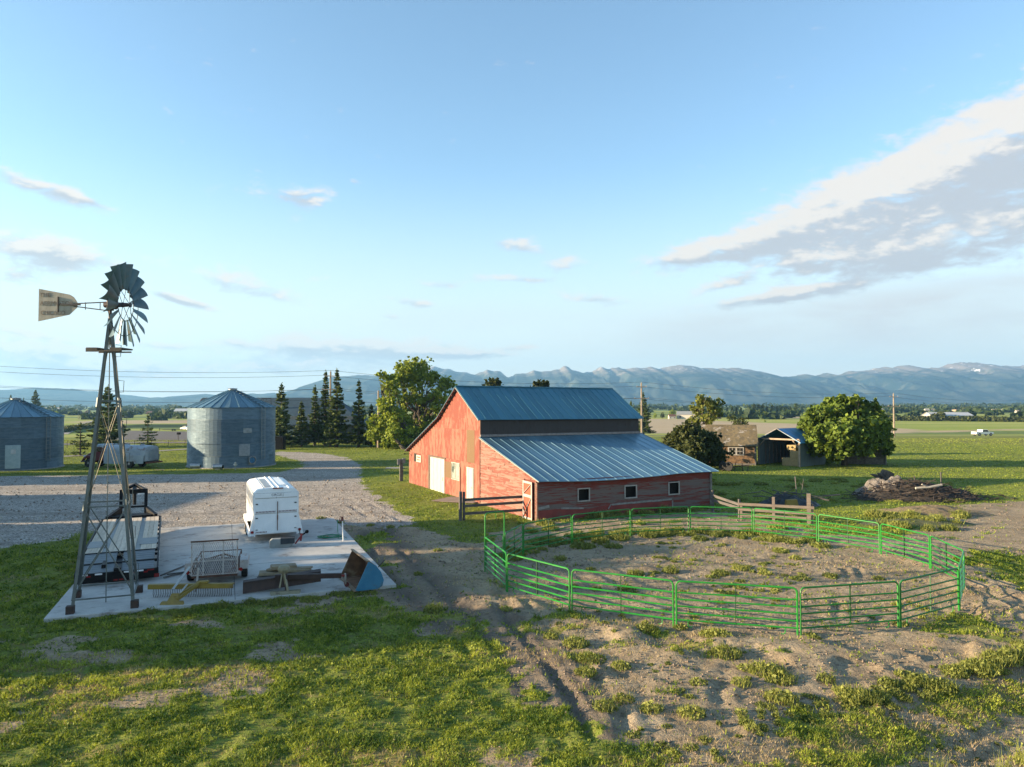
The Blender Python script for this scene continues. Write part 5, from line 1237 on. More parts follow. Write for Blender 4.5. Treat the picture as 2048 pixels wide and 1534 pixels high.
def broadleaf(p,name,lobes,mt,label,cat='tree',group=None,trunk=(.3,2.0),leaf=.32,dens=60,seed=1,barkm=None,limbs=True,zlow=0):
    """lobes: (dx,dy,z,radius[,squash])"""
    rg=np.random.default_rng(seed); t=empty(name,p,0,label,cat,group)
    C_=[];S=[];R=[]
    for lb in lobes:
        dx,dy,z,r=lb[:4]; r=r*1.22; sq=lb[4] if len(lb)>4 else .85
        sub=max(16,int(30*r))
        for j in range(sub):   # clusters over the lobe's shell
            dd=rg.normal(size=3); dd/=np.linalg.norm(dd); out_=j%7==0; cr=r*(rg.uniform(.08,.17) if out_ else rg.uniform(.14,.34)); cc=np.array([dx,dy,z])+dd*np.array([1,1,sq])*(r-cr*.4)*(rg.uniform(1.12,1.5) if out_ else rg.uniform(.6,1.12))
            n=int(dens*cr*cr*4/(leaf*leaf*3.6)); n=max(14,n)
            e=rg.normal(size=(n,3)); e/=np.linalg.norm(e,axis=1)[:,None]; rr=cr*np.abs(rg.normal(size=(n,1)))*.85
            C_.append(cc+e*rr*np.array([1,1,.8])); S.append(rg.uniform(.6,1.25,n)*leaf)
            tone=rg.uniform(-.28,.28); R.append(np.clip(rg.uniform(.1,.9,n)*.6+.25+tone,0,1))
    C_=np.concatenate(C_); C_=C_; k=C_[:,2]>zlow; S=np.concatenate(S)[k]; R=np.concatenate(R)[k]; C_=C_[k]
    soup_quads('crown',C_,S,R,mt,t,seed=seed,aspect=1.25)
    b=MB(); tr,th=trunk; crooked(b,(0,0,-.2),(0,0,th),tr,tr*.75,rg,.05)
    if limbs:
        for lb in lobes:
            q=Vector(lb[:3]); P=crooked(b,(0,0,th*rg.uniform(.7,1.0)),q,tr*.55,tr*.08,rg,.14,6)
            for j in range(4):
                s=P[rg.integers(2,len(P))]; e=q+Vector(rg.normal(size=3))*lb[3]*.55; crooked(b,s,e,tr*.14,.012,rg,.12,4)
    b.build('trunk',barkm or m_bark,t,sm=True); return t
def conifer_mesh(h,r,seed,mt,bare=.08,dens=1.0,droop=.25,lay=None,thin=False):
    rg=np.random.default_rng(seed); cs=[];ss=[];rs=[];nn=[]
    nl=lay or int(h*2.6)
    b=MB(); b.tube([(0,0,-.2),(0,0,h*.5),(0,0,h*.97)],[.02*h+.03,.012*h+.02,.015],7)
    for k in range(nl):
        f=(k+rg.uniform(-.3,.3))/nl; f=min(max(f,0),1); z=h*(bare+(1-bare)*f); rl=r*((1-f)**.85)*rg.uniform(.72,1.12)+.06
        nb=int(5+5*(1-f))
        for j in range(nb):
            a=rg.uniform(0,6.283); L=rl*rg.uniform(.7,1.1); dirv=np.array([math.cos(a),math.sin(a),0])
            m_=max(5,int(L*13*dens)); tt=rg.uniform(.12,1,m_)**.7
            w_=(1-tt)*.35*L+.08; side_=np.array([-dirv[1],dirv[0],0])
            z_=z-droop*L*tt+droop*.75*L*tt**3+ (f*.5)*L*tt*.6
            pts=dirv*(tt*L)[:,None]+side_*(rg.uniform(-1,1,m_)*w_)[:,None]; pts[:,2]=z_+rg.uniform(-.14,.05,m_)
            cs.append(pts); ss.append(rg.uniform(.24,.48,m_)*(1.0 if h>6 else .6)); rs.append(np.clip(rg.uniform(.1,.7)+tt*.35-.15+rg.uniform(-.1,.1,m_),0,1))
            nn.append(np.array([0,0,1.0])+rg.normal(size=(m_,3))*.5)
            if j%2==0: b.tube([(0,0,z),(dirv[0]*L*.8,dirv[1]*L*.8,z-droop*L*.6)],[.02+.004*h*(1-f),.008],4,cap=False)
    # leader
    m_=12; pts=np.zeros((m_,3)); pts[:,2]=np.linspace(h*.93,h*1.01,m_); pts[:,:2]=rg.normal(size=(m_,2))*.05; cs.append(pts); ss.append(np.full(m_,.18)); rs.append(np.full(m_,.5)); nn.append(rg.normal(size=(m_,3)))
    return np.concatenate(cs),np.concatenate(ss),np.concatenate(rs),np.concatenate(nn),b
def conifer(px,pyb,pyt,rpx,label,seed=1,mt=None,group=None,Y=None,dens=1.0,droop=.25,bare=.08,name='spruce_tree'):
    p=at(px,pyb); h=hz(px,pyt,p.y)-p.z; r=rpx/F*p.y*1.28
    c,s,rn,n,b=conifer_mesh(h,r,seed,mt,bare,dens,droop)
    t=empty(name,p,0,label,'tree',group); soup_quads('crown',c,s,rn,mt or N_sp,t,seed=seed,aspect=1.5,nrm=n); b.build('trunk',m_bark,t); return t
G1='spruces in front of the dark gabled house'
conifer(214,892,768,34,'large bushy spruce seen between the legs of the windmill',11,N_bl,dens=1.6)
conifer(160,908,843,18,'small open young spruce beside the squat bin',12,dens=.8,bare=.03)
conifer(295,893,824,20,'small open young spruce between the windmill and the taller bin',13,dens=.8,bare=.03)
conifer(116,905,858,10,'little spruce half hidden by the side of the squat bin',14,dens=.8)
conifer(562,893,765,27,'broad pale-tipped spruce next to the taller bin',15,N_bl,G1,dens=1.6)
conifer(602,891,800,17,'short spruce beside the broad pale-tipped one',16,None,G1)
conifer(629,890,770,16,'middling dark spruce to one side of the tallest pair',17,None,G1)
conifer(650,890,740,15,'slender spruce with bare upper stem, partner of the tallest one',18,None,G1,droop=.3,dens=.8)
conifer(673,893,737,23,'tallest spruce of the group before the dark house',19,None,G1,dens=1.2)
conifer(717,893,760,18,'lone narrow spruce standing past the gable of the dark house',20,None,G1)
conifer(742,892,808,13,'small spruce at the foot of the lone narrow one',21,None,G1)
conifer(765,892,775,12,'thin ragged spruce in front of the cottonwoods',22,None,G1,dens=.7)
conifer(807,890,745,10,'very thin dark spruce rising among the cottonwoods',23,None,G1,dens=.55,bare=.2)
conifer(70,850,776,18,'dark bushy conifer rising behind the squat bin roof',24,dens=1.6); conifer(20,850,786,9,'small conifer tip above the squat bin cap',25); conifer(46,848,792,5,'tiny dark conifer between two others behind the squat bin',26)
conifer(1287,872,785,17,'dark spruce behind the barn roof by the utility pole',27,dens=1.4); conifer(1262,868,802,10,'short conifer just above the barn roof corner',28)
# cottonwoods
def LB(px,py,Y,rpx,x0,dy=0,sq=.85): return ((px-1024)/F*(Y+dy)-x0, dy, hz(px,py,Y+dy), rpx/F*(Y+dy), sq)
p=at(836,893); Y=p.y; X0=p.x
p=Vector((p.x,p.y,p.z)); f=lambda *a,**k:LB(*a,X0,**k)
def lob(px,py,r,dy=0,sq=.85):
    q=LB(px,py,Y,r,X0,dy,sq); return (q[0],q[1],q[2]-p.z,q[3],q[4])
broadleaf(p,'cottonwood_tree',[lob(815,742,20),lob(838,735,19,2),lob(800,760,15,-1),lob(850,758,16,1),lob(868,752,10,2),lob(890,768,14,1),lob(898,790,11,0),lob(880,812,17,-1),lob(860,835,18,1),lob(840,820,14,2),lob(855,855,16,0),lob(830,845,15,1),lob(878,852,14,0),lob(890,838,11,1),lob(905,828,10,2),lob(828,775,15,0),lob(850,795,13,1),lob(835,800,12,-1),lob(870,800,10,0),lob(812,800,14,0),lob(872,785,9,-2)],L_cot,'tall spreading cottonwood with open crown, beside the barn gable',trunk=(.42,4.2),leaf=.34,dens=19,seed=31)
p=at(815,896); Y=p.y; X0=p.x
broadleaf(p,'leaning_tree',[lob(776,762,15,0),lob(758,748,6,-1),lob(785,785,15,1),lob(775,808,16,-1),lob(792,832,18,0),lob(772,845,14,1),lob(790,862,16,-1),lob(812,865,14,0),lob(760,865,12,0),lob(748,842,12,1),lob(805,845,15,1),lob(828,868,13,0),lob(778,882,13,-1),lob(745,872,11,0),lob(800,885,12,-1),lob(790,868,14,-2),lob(812,880,11,-2)],L_cot,'leaning light green tree with crooked trunk in front of the tall cottonwood',trunk=(.35,2.2),leaf=.32,dens=24,seed=33)
p=at(808,898); b=MB(); rg=np.random.default_rng(5); crooked(b,(0,0,0),(-2.0,.5,2.4),.32,.20,rg,.1); o=b.build('fallen_trunk',m_bark,sm=True); o.location=p; tag(o,'broken trunk leaning at the foot of the cottonwoods','trunk')
for (px,py,pb,r,s,lab) in [(756,850,893,13,41,'low shrub tree under the thin ragged spruce'),(865,872,896,17,42,'round shrub at the foot of the tall cottonwood, nearest the barn'),(838,878,896,15,43,'round shrub at the foot of the tall cottonwood, further from the barn')]:
    p=at(px,pb); Y=p.y; X0=p.x; broadleaf(p,'shrub',[lob(px,py,r),lob(px+r*.7,py+6,r*.7,1),lob(px-r*.7,py+5,r*.7,-1)],L_dk if s!=41 else L_cot,lab,'shrub',trunk=(.12,1.0),leaf=.34,dens=36,seed=s)
for (px,py,r,s,lab) in [(985,766,9,44,'tree top showing above the barn ridge nearer its middle'),(1081,769,8,45,'small tree top showing above the barn ridge, alone')]:
    p=Vector(((px-1024)/F*105,105,-.4)); Y=105; X0=p.x; broadleaf(p,'far_tree',[lob(px-5,py,r),lob(px+9,py-2,r*.8,1),lob(px,py+20,r*2)],L_dk,lab,'tree',trunk=(.25,3),leaf=.4,dens=30,seed=s)
# dark round bush, twisted tree, big maple by the sheds
p=at(1387,938); Y=p.y; X0=p.x
broadleaf(p,'round_bush',[lob(1350,900,21),lob(1345,880,16,1),lob(1375,872,20,0),lob(1405,885,22,1),lob(1428,905,20,0),lob(1385,905,24,-2),lob(1410,920,18,-1),lob(1435,925,12,0),lob(1365,925,14,-1)],L_dk,'big dark rounded bush behind the barn wing, before the twisted tree','bush',trunk=(.25,.9),leaf=.30,dens=46,seed=51,limbs=True)
p=at(1398,915); Y=p.y; X0=p.x
broadleaf(p,'twisted_tree',[lob(1408,806,14),lob(1395,822,11,1),lob(1385,845,10,0),lob(1425,815,13,0),lob(1440,805,7,1),lob(1415,838,12,-1),lob(1435,830,8,0),lob(1395,860,10,0)],L_ol,'twisted half-bare tree rising behind the dark bush','tree',trunk=(.30,3.4),leaf=.28,dens=26,seed=52)
p=at(1363,900); t=empty('dead_trunk',p,0,'dead broken grey trunk with stubs beside the twisted tree','tree'); b=MB(); rg=np.random.default_rng(8)
crooked(b,(0,0,-.2),(.1,0,4.2),.22,.12,rg); crooked(b,(0,0,2),(.9,.2,4.4),.14,.07,rg); crooked(b,(0,0,1.5),(-1.3,0,4.0),.10,.03,rg); b.build('trunk',m_barkl,t,sm=True)
p=at(1475,880); Y=p.y; X0=p.x
broadleaf(p,'dying_tree',[lob(1478,846,11),lob(1462,838,6,1),lob(1490,852,7)],L_dk,'small half-dead dark tree behind the mossy shed roof','tree',trunk=(.18,2.5),leaf=.20,dens=14,seed=53,barkm=m_bark)
p=at(1690,933); Y=p.y; X0=p.x
broadleaf(p,'maple_tree',[lob(1640,845,26,0),lob(1618,855,16,2),lob(1665,825,22,1),lob(1700,822,22,2),lob(1735,835,22,1),lob(1750,860,22,0),lob(1720,862,26,-2),lob(1680,865,28,-3),lob(1650,880,24,-2),lob(1640,898,16,-1),lob(1672,902,18,-3),lob(1748,888,18,-1),lob(1768,885,12,0),lob(1770,902,10,0),lob(1720,895,20,-2),lob(1685,808,12,1),lob(1712,805,10,0),lob(1745,815,10,1),lob(1608,848,9,1),lob(1660,912,15,-1),lob(1625,885,12,0),lob(1700,880,24,-3)],L_map,'very large leafy maple overhanging the open blue-roofed shed','tree',trunk=(.45,1.8),leaf=.4,dens=44,seed=61)
# ================================================================ SHEDS
def gable_shed(name,p,rz,L,Wd,ze,zp,label,wallm,roofm,open_end=False,ov=.3,cat='shed'):
    """x along the ridge, y across; the gable ends at x=0 and x=L"""
    t=empty(name,p,rz,label,cat)
    b=MB()
    th=.10
    b.box((L/2,-Wd/2+th/2,ze/2-.1),(L,th,ze+.2)); b.build('side_wall',wallm,t); b=MB(); b.box((L/2,Wd/2-th/2,ze/2-.1),(L,th,ze+.2)); b.build('side_wall',wallm,t)
    for x in ((L-.1,) if open_end else (0,L-.1)):
        b=MB(); b.prism([(x,-Wd/2+th,-.2),(x,Wd/2-th,-.2),(x,Wd/2-th,ze),(x,0,zp-.1),(x,-Wd/2+th,ze)],(.1,0,0)); b.build('gable_wall',wallm,t)
    sl_=(zp-ze)/(Wd/2)
    for s in (-1,1):
        b=MB(); e=Wd/2+ov; n=int(L/.6)
        for k in range(n):
            x0=-ov+(L+2*ov)*k/n; x1=-ov+(L+2*ov)*(k+1)/n-.0
            b.hexa([(x0,s*e,ze-sl_*ov),(x1,s*e,ze-sl_*ov),(x1,0,zp),(x0,0,zp),(x0,s*e,ze-sl_*ov+.06),(x1,s*e,ze-sl_*ov+.06),(x1,0,zp+.06),(x0,0,zp+.06)])
        b.build('roof',roofm,t)
    return t
m_shing=mat('mossy_shingle',(.25,.19,.10),(.15,.125,.08),scale=3,rough=.95,c3=(.46,.42,.38),use_rnd=.2,bump=.03); m_shw=mat('shingle_wall',(.30,.18,.09),(.14,.085,.05),scale=3,rough=.95,c3=(.10,.06,.04),bump=.03)
m_shd=mat('shaded_shingle',(.10,.065,.05),(.06,.04,.035),scale=6,rough=.95,bump=.02)  # shaded copy of the wall shingle
# mossy shed: long side towards the sun and the camera
A1=at(1447,929); A2=at(1500,933); d=A2-A1; rz=math.atan2(d.y,d.x)
E1=at(1435,925); 
rz=rad(-14); Ls=5.6
C2=at(1511,933)
Ms=Matrix.Rotation(rz,3,'Z'); org=C2-Ms@Vector((Ls,-0,0))+Ms@Vector((0,2.0,0))
zz_=lambda py:hz(1500,py,C2.y)
sh=gable_shed('old_shed',org,rz,Ls,4.0,zz_(889)-.0,zz_(856)+.15,'old brown shingled shed with mossy patched roof and white-framed window',m_shw,m_shing)
b=MB(); b.box((Ls+.02,0,1.1),(.06,3.8,2.4)); b.prism([(Ls+.02,-1.95,2.2),(Ls+.02,1.95,2.2),(Ls+.02,0,zz_(856)-.0)],(.03,0,0)); b.build('shaded_gable',m_shd,sh)  # darker sheet puts the shade of the sunless gable into its colour
b=MB(); b.box((3.45,-2.03,1.62),(1.75,.08,.95)); wf=b.build('window_frame',m_trim,sh)
for x in (2.86,3.24,3.72,4.06):
    for z in (1.42,1.82): b=MB(); b.box((x,-2.075,z),(.28,.02,.33)); b.build('pane',m_dark,wf)
b=MB(); b.bar((-.0,-2.06,.1),(Ls,-2.06,.15),.05,.2); b.bar((Ls-.05,-2.05,0),(Ls-.05,-2.05,2.2),.12,.08); b.build('corner_trim',m_woodg,sh)
# open shed with blue roof, hay inside
m_blr=roofmat('blue_shed_roof',(.03,.27,.58),(.05,.32,.62),.5,.1); m_cwl=mat('corrugated_grey',(.24,.31,.33),(.17,.23,.26),scale=2,stretch=(3,3,.3),rough=.5,metal=.3)
C3=at(1599,936); C4=at(1517,930)
d=(C3-C4); Wd=d.length; rz2=math.atan2(d.y,d.x)+math.pi/2
mid=(C3+C4)/2
zf=lambda px,py:hz(px,py,mid.y)-mid.z
sh2=gable_shed('open_shed',mid,rz2,7.5,Wd,zf(1595,884),zf(1558,860),'open-fronted shed with bright blue roof and hay bales inside',m_cwl,m_blr,open_end=True)
zb_=zf(1558,880)
b=MB(); b.bar((-.30,-Wd/2-.3,zf(1595,884)-.05),(-.30,0,zf(1558,860)+.05),.04,.16,up=(1,0,0)); b.bar((-.30,Wd/2+.3,zf(1595,884)-.05),(-.30,0,zf(1558,860)+.05),.04,.16,up=(1,0,0)); b.build('barge_board',m_trim,sh2)
b=MB(); b.bar((-.05,-Wd/2,zb_),(-.05,Wd/2,zb_),.10,.18); b.bar((-.02,-Wd/2,0),(-.02,-Wd/2,zb_),.16,.16); b.bar((-.02,Wd/2,0),(-.02,Wd/2,zb_),.16,.16); b.bar((0,-Wd/2,zb_-1.0),(0,-Wd/2+.9,zb_),.08,.08); b.bar((0,Wd/2,zb_-1.0),(0,Wd/2-.9,zb_),.08,.08); b.build('front_beam',mat('new_wood',(.50,.38,.27),(.38,.29,.21),scale=4,rough=.85),sh2)
b=MB()
for k in range(8): b.box((1.2+k*.85,Wd/2-.2,1.2),(.18,.08,2.4))
b.build('stud',m_woodg,sh2)
m_hay=mat('hay',(.58,.42,.20),(.42,.30,.14),scale=14,rough=1,bump=.03)
k=0
for (x,y,z,dx,dy,dz) in [(1.2,-1.6,.45,1.5,1.2,.9),(1.2,-1.65,1.32,1.45,1.15,.85),(1.25,-.55,.45,1.5,.9,.9),(1.3,-1.2,2.05,1.4,1.1,.6)]:
    b=MB(); b.box((0,0,0),(dx,dy,dz)); o=b.build('hay_bale',m_hay,None,bev=.05); o.location=mid+Matrix.Rotation(rz2,3,'Z')@Vector((x,y,z)); o.rotation_euler=(0,0,rz2)
    tag(o,['lowest hay bale against the metal side wall of the open shed','middle hay bale of the stack in the open shed','hay bale on the floor beside the stack in the open shed','topmost hay bale in the open blue-roofed shed'][k],'hay bale','hay bales in the open shed'); k+=1
b=MB(); b.prism([(0,0,0),(0,0,2.7),(0,1.7,2.9),(0,1.7,0)],(.08,0,0)); 
o=b.build('leaning_sheets',mat('grey_sheet',(.20,.24,.26),(.13,.15,.16),scale=2,stretch=(3,3,.3),rough=.6,metal=.2)); o.location=C4-Vector((1.9,.4,0)); o.rotation_euler=(0,0,rad(-75)); tag(o,'grey metal sheet wall standing between the two sheds','partition')
# weathered crib behind the maple
C5=at(1772,932); C6=at(1690,930)
t=empty('log_crib',C6,math.atan2((C5-C6).y,(C5-C6).x),'low grey plank crib half hidden under the maple','shed')
Lc=(C5-C6).length; hc=hz(1770,900,C5.y)-C5.z
for k in range(6):
    b=MB(); b.box((Lc/2,0,hc*(k+.5)/6),(Lc,.06,hc/6-.03)); b.build('plank',m_woodg,t)
b=MB(); b.box((Lc/2,.08,hc/2),(Lc,.06,hc)); b.box((Lc-.04,1.2,hc/2),(.08,2.4,hc)); b.build('wall',m_woodg,t)
for x in (.1,Lc*.5,Lc-.05): b=MB(); b.box((x,-.08,hc/2+.05),(.14,.12,hc+.2)); b.build('post',m_woodg,t)
# dark gabled house
H1=Vector(((378-1024)/F*121,121,gzf(0,121))); hz_=lambda px,py,Y: hz(px,py,Y)
t=empty('gabled_house',Vector((-58.5,130,-.1)),rad(3),'long house with large dark blue-grey roof behind the spruces','house')
m_hr=mat('house_roof',(.035,.085,.12),(.028,.065,.10),scale=1.5,rough=.8); m_hw=mat('house_wall',(.17,.20,.21),(.13,.16,.17),scale=2,rough=.8); m_hb=mat('house_tan',(.50,.27,.14),(.40,.22,.12),scale=3,rough=.85)
zr=8.3; ze=4.0; HL=30.2; HWd=13
b=MB(); b.box((HL/2,HWd/2,2.4),(HL-1,HWd-1,5.2)); b.build('wall',m_hw,t)
b=MB(); b.prism([(.4,.5,-.3),(.4,HWd-.5,-.3),(.4,HWd-.5,ze),(.4,HWd/2,zr-.3),(.4,.5,ze)],(.08,0,0)); b.build('gable_wall',m_hb,t)
b=MB(); HP=24.6
for s in (0,1):
    y0=-.8 if s==0 else HWd+.8
    b.hexa([(-.6,y0,ze-.7),(HL+.9,y0,ze-.7),(HP,HWd/2,zr),(-.6,HWd/2,zr),(-.6,y0,ze-.5),(HL+.9,y0,ze-.5),(HP,HWd/2,zr+.2),(-.6,HWd/2,zr+.2)])
b.poly([(HL+.9,-.8,ze-.6),(HL+.9,HWd+.8,ze-.6),(HP,HWd/2,zr+.1)]); b.build('roof',m_hr,t)
b=MB(); b.bar((-.62,-.8,ze-.68),(-.62,HWd/2,zr-.0),.08,.35,up=(1,0,0)); b.build('barge_board',mat('fascia_brown',(.16,.07,.05),rough=.8),t)
for x in (15.5,17.5,24.5):
    b=MB(); b.box((x,.46,2.0),(1.4,.06,1.5)); b.build('window',mat('window_pale',(.45,.50,.5),rough=.2),t)
b=MB(); 
for s in (-1,1): b.tube([(12.4+s*.9,3.2,5.6),(12.4+s*.9,3.2,8.3)],.05,6)
b.tube([(11.5,3.2,8.3),(13.3,3.2,8.3)],.05,6); b.tube([(12.4,3.2,5.8),(12.4,3.2,8.3)],.03,6); b.tube([(11.9,3.2,5.8),(11.9,3.2,8.3)],.03,6); b.build('roof_rack',m_dark,t)
# ================================================================ POLES AND LINES
m_pole=mat('pole_wood',(.44,.36,.28),(.32,.26,.20),scale=5,stretch=(1,1,.2),rough=.9); m_ins=mat('insulator',(.5,.48,.45),rough=.3)
def pole(px,pyb,pyt,Y,label,arms=True):
    X=(px-1024)/F*Y; g=gzf(X,Y); h=hz(px,pyt,Y)-g; t=empty('utility_pole',(X,Y,g),0,label,'utility pole','utility poles along the power line')
    b=MB(); b.tube([(0,0,-.3),(0,0,h)],[.22,.14],9); b.build('post',m_pole,t)
    if arms:
        for z,w in ((h-.75,1.0),(h-3.0,1.45)):
            b=MB(); b.bar((-w,-.15,z),(w,-.15,z),.10,.12); b.build('crossarm',m_pole,t)
            for x in (-w+.1,w-.1): b2=MB(); b2.lathe([(.05,0),(.08,.08),(.04,.2)],(x,-.15,z+.06),8); b2.build('insulator',m_ins,t)
        b=MB(); b.lathe([(.04,0),(.07,.1),(.03,.25)],(0,0,h),8); b.build('insulator',m_ins,t)
    return Vector((X,Y,g+h))
Q=[Vector((-92,104,13.8)),pole(661,890,742,119,'utility pole rising out of the tall spruces'),pole(1283,870,767,138,'pale utility pole beside the barn roof'),pole(1787,872,790,168,'utility pole with two crossarms beyond the maple'),Vector((150,205,8.0))]
pole(757,888,780,116,'short bare pole among the cottonwoods',False)
m_cable=mat('cable',(.10,.11,.12),rough=.5)
labs=['topmost power line above the mountains','second power line, close under the topmost one','middle power line passing over the barn roof','lowest power line, dipping close to the horizon','second lowest power line between the poles']
for i,(dx,dz) in enumerate([(0,.2),(-.9,-.6),(1.3,-2.85),(-1.35,-2.9),(.9,-.65)][:5]):
    if i==4: dx,dz=(.2,-4.6)
    b=MB()
    for a,c in zip(Q[:-1],Q[1:]):
        o=Vector((dx,-.15,dz)); P=[]
        for k in range(15): f=k/14; p=a.lerp(c,f)+o; p.z-=1.1*4*f*(1-f); P.append(p)
        b.tube(P,.022,4,cap=False)
    tag(b.build('power_line',m_cable),labs[i],'power line','power lines between the poles')
# ================================================================ OLD BOARD FENCES
def plank_fence(A,B,h,posts,rails,label,mt,thick=.05,width=.16):
    A=Vector(A);B=Vector(B); d=B-A; t=empty('plank_fence',A,math.atan2(d.y,d.x),label,'fence'); L=d.length
    for x,hh,w in posts: b=MB(); b.box((x,0,hh/2-.1),(w,w,hh+.2)); b.build('post',mt,t)
    for (z,x0,x1,dz) in rails: b=MB(); b.bar((x0,-.10,z),(x1,-.10,z+dz),thick,width); b.build('rail',mt,t)
    return t
m_fn=mat('fence_grey',(.17,.15,.14),(.11,.10,.095),scale=4,stretch=(.5,1,3),rough=.95); m_fn2=mat('fence_brown',(.27,.22,.18),(.19,.155,.13),scale=4,stretch=(.5,1,3),rough=.95)
fa=at(920,1041); fbp=at(1045,1033)
plank_fence(fa,fbp,1.3,[(0,1.75,.16),(.22,1.72,.12),((fbp-fa).length,1.7,.12)],[(.42,.15,(fbp-fa).length,.0),(.88,.2,(fbp-fa).length,.02),(1.25,.2,(fbp-fa).length,.0)],'dark weathered three-rail board fence before the braced barn door',m_fn)
fa=at(1480,1040); fbp=at(1628,1050); Lf=(fbp-fa).length
plank_fence(fa,fbp,1.3,[(.05,1.0,.14),(Lf*.46,1.45,.16),(Lf*.93,1.75,.22),(Lf*.975,1.15,.08)],[(.93,-.1,Lf,.02),(.62,-.1,Lf,-.02),(.30,0,Lf*.9,.0)],'brown board fence with thick posts behind the round pen',m_fn2)
fa=at(1424,1025); fbp=at(1480,1040); Lf=(fbp-fa).length
plank_fence(fa,fbp,1.3,[(.05,1.4,.12),(Lf-.1,1.2,.12)],[(1.1,0,Lf,-.2),(.8,0,Lf,-.12)],'sagging grey fence boards joining the barn corner to the brown fence',m_fn)
# wire fence along the lane
for (A_,B_,n,lab,pz) in [((100,893),(900,893),24,'wire fence with thin steel posts along the farm lane',0)]:
    a=at(*A_); c=at(*B_); t=empty('wire_fence',a,0,lab,'fence')
    for k in range(n+1):
        p=a.lerp(c,k/n)-a; p.z=gzf(*(a.lerp(c,k/n)[:2]))-a.z; b=MB(); b.bar(p,p+Vector((0,0,1.25)),.06,.06); b.build('post',m_fn,t)
    for z in (.4,.8,1.15):
        b=MB(); p=[a.lerp(c,k/n)-a for k in range(n+1)]
        for q in p: q.z=gzf(q.x+a.x,q.y+a.y)-a.z+z
        b.tube(p,.012,4,cap=False); b.build('wire',m_cable,t)
a=at(1130,874); c=at(2100,880)
# meter post by the barn, slab, boards on the lawn
p=at(802,961); t=empty('meter_post',p,rad(15),'square wooden post with grey meter boxes near the barn gable','post')
b=MB(); b.box((0,0,.95),(.30,.30,2.1)); b.build('post',m_woodg,t); 
for x,z,s in ((-.25,1.75,.34),(.22,1.85,.30)): b=MB(); b.box((x,-.1,z),(.26,.22,s*1.5)); b.build('meter_box',mat('meter_grey',(.45,.45,.43),(.35,.35,.34),rough=.5,metal=.3),t)
b=MB(); b.box((0,0,.04),(1.9,1.0,.09)); o=b.build('lawn_slab',m_foot); o.location=at(789,936); tag(o,'pale flat slab lying in the grass behind the meter post','slab')
p=at(905,1006); b=MB(); b.prism([(0,0,.05),(3.1,-1.2,.05),(4.4,.9,.05),(1.2,2.2,.05)],(0,0,.04)); o=b.build('board_ramp',mat('ramp_boards',(.36,.28,.23),(.26,.20,.17),scale=2,stretch=(.5,3,1),rough=.95)); o.location=at(862,1003); tag(o,'worn boards lying as a landing before the white barn door','boards')
p=at(720,945); 
# ================================================================ PILES BEHIND THE PEN
def mound(name,p,sx,sy,h,mt,label,cat,seed=0,rz=0,kind=None,n=60,rough_=.5):
    u=np.linspace(-1,1,n); U_,V_=np.meshgrid(u,u); r=np.hypot(U_,V_); z=np.clip(1-r**1.6,0,1)
    zz=h*z*(.45+1.1*fbm(U_*3+seed*7,V_*3+seed,4,seed))+ (fbm(U_*9+seed,V_*9,3,seed+3)-.5)*rough_*h*.5*np.clip(z*3,0,1)-.06
    V__=np.c_[(U_*sx).ravel(),(V_*sy).ravel(),zz.ravel()]; ii,jj=np.meshgrid(np.arange(n-1),np.arange(n-1),indexing='ij'); a0=(ii*n+jj).ravel()
    q=np.c_[a0,a0+1,a0+n+1,a0+n]; me=mesh_np(name,V__,q.ravel(),4,smooth_=True); o=link(name,me,mt); o.location=p; o.rotation_euler=(0,0,rz); return tag(o,label,cat,kind=kind)
m_heap=mat('heap_earth',(.33,.29,.25),(.20,.17,.145),scale=3,rough=1,c3=(.06,.09,.03),bump=.08); m_straw=mat('straw_heap',(.36,.27,.16),(.22,.17,.11),scale=6,rough=1,c3=(.12,.13,.05),bump=.08)
mound('earth_heap',at(1775,993),2.7,2.2,1.35,m_heap,'pale grey heap of earth and ash beside the brush pile','heap',1)
mound('straw_heap',at(1860,1030),4.2,1.5,.5,m_straw,'long low heap of old straw in front of the brush pile','heap',2,rz=-.1)
mound('weedy_heap',at(1830,1050),3.8,1.5,.32,mat('weedy',(.075,.11,.03),(.13,.13,.05),scale=5,rough=1,c3=(.25,.22,.16),bump=.08),'low weedy heap just before the straw heap','heap',5)
random.seed(9)
p=at(1740,985); b=MB(); b.T=Matrix.Rotation(rad(24),4,'Y'); b.lathe([(.75,-.2),(.6,.3),(.45,.7),(.55,1.0),(.48,1.25),(.2,1.1)],(0,0,0),9)
for k in range(7): a=k*.9; b.tube([(0,0,.5),(.8*math.cos(a),.8*math.sin(a),.5+.5*random.random()),(1.15*math.cos(a),1.15*math.sin(a),.3+.5*random.random())],[.25,.14,.05],6)
st=p=at(1772,978); o=b.build('tree_stump',m_bark,sm=True); o.location=st+Vector((0,.6,.15)); tag(o,'upturned dark tree stump on top of the earth heap','stump')
c0=at(1838,1000); cs=MB(); rg=np.random.default_rng(14)
for k in range(900):
    a=rg.normal(size=2)*np.array([2.5,1.0]); hmax=1.75*max(0,1-abs(a[0]+.6)/6.2)*max(.15,1-abs(a[1])/2.8); z=rg.uniform(0,max(.1,hmax)); q=Vector((a[0],a[1],z)); dd=Vector((rg.normal(),rg.normal()*.6,rg.normal()*.28)).normalized()*rg.uniform(.4,1.5)
    cs.tube([q-dd*.5,q+Vector((rg.normal()*.05,0,rg.normal()*.06)),q+dd*.5],[.03*rg.uniform(.4,1.5),.02,.006],4,cap=False)
mt_=mat('brush_twigs',(.10,.075,.06),(.06,.045,.04),scale=3,rough=.95,use_rnd=.5)
o=cs.build('brush_pile',mt_); o.location=c0; tag(o,'wide tangled heap of dark branches behind the round pen','brush pile')
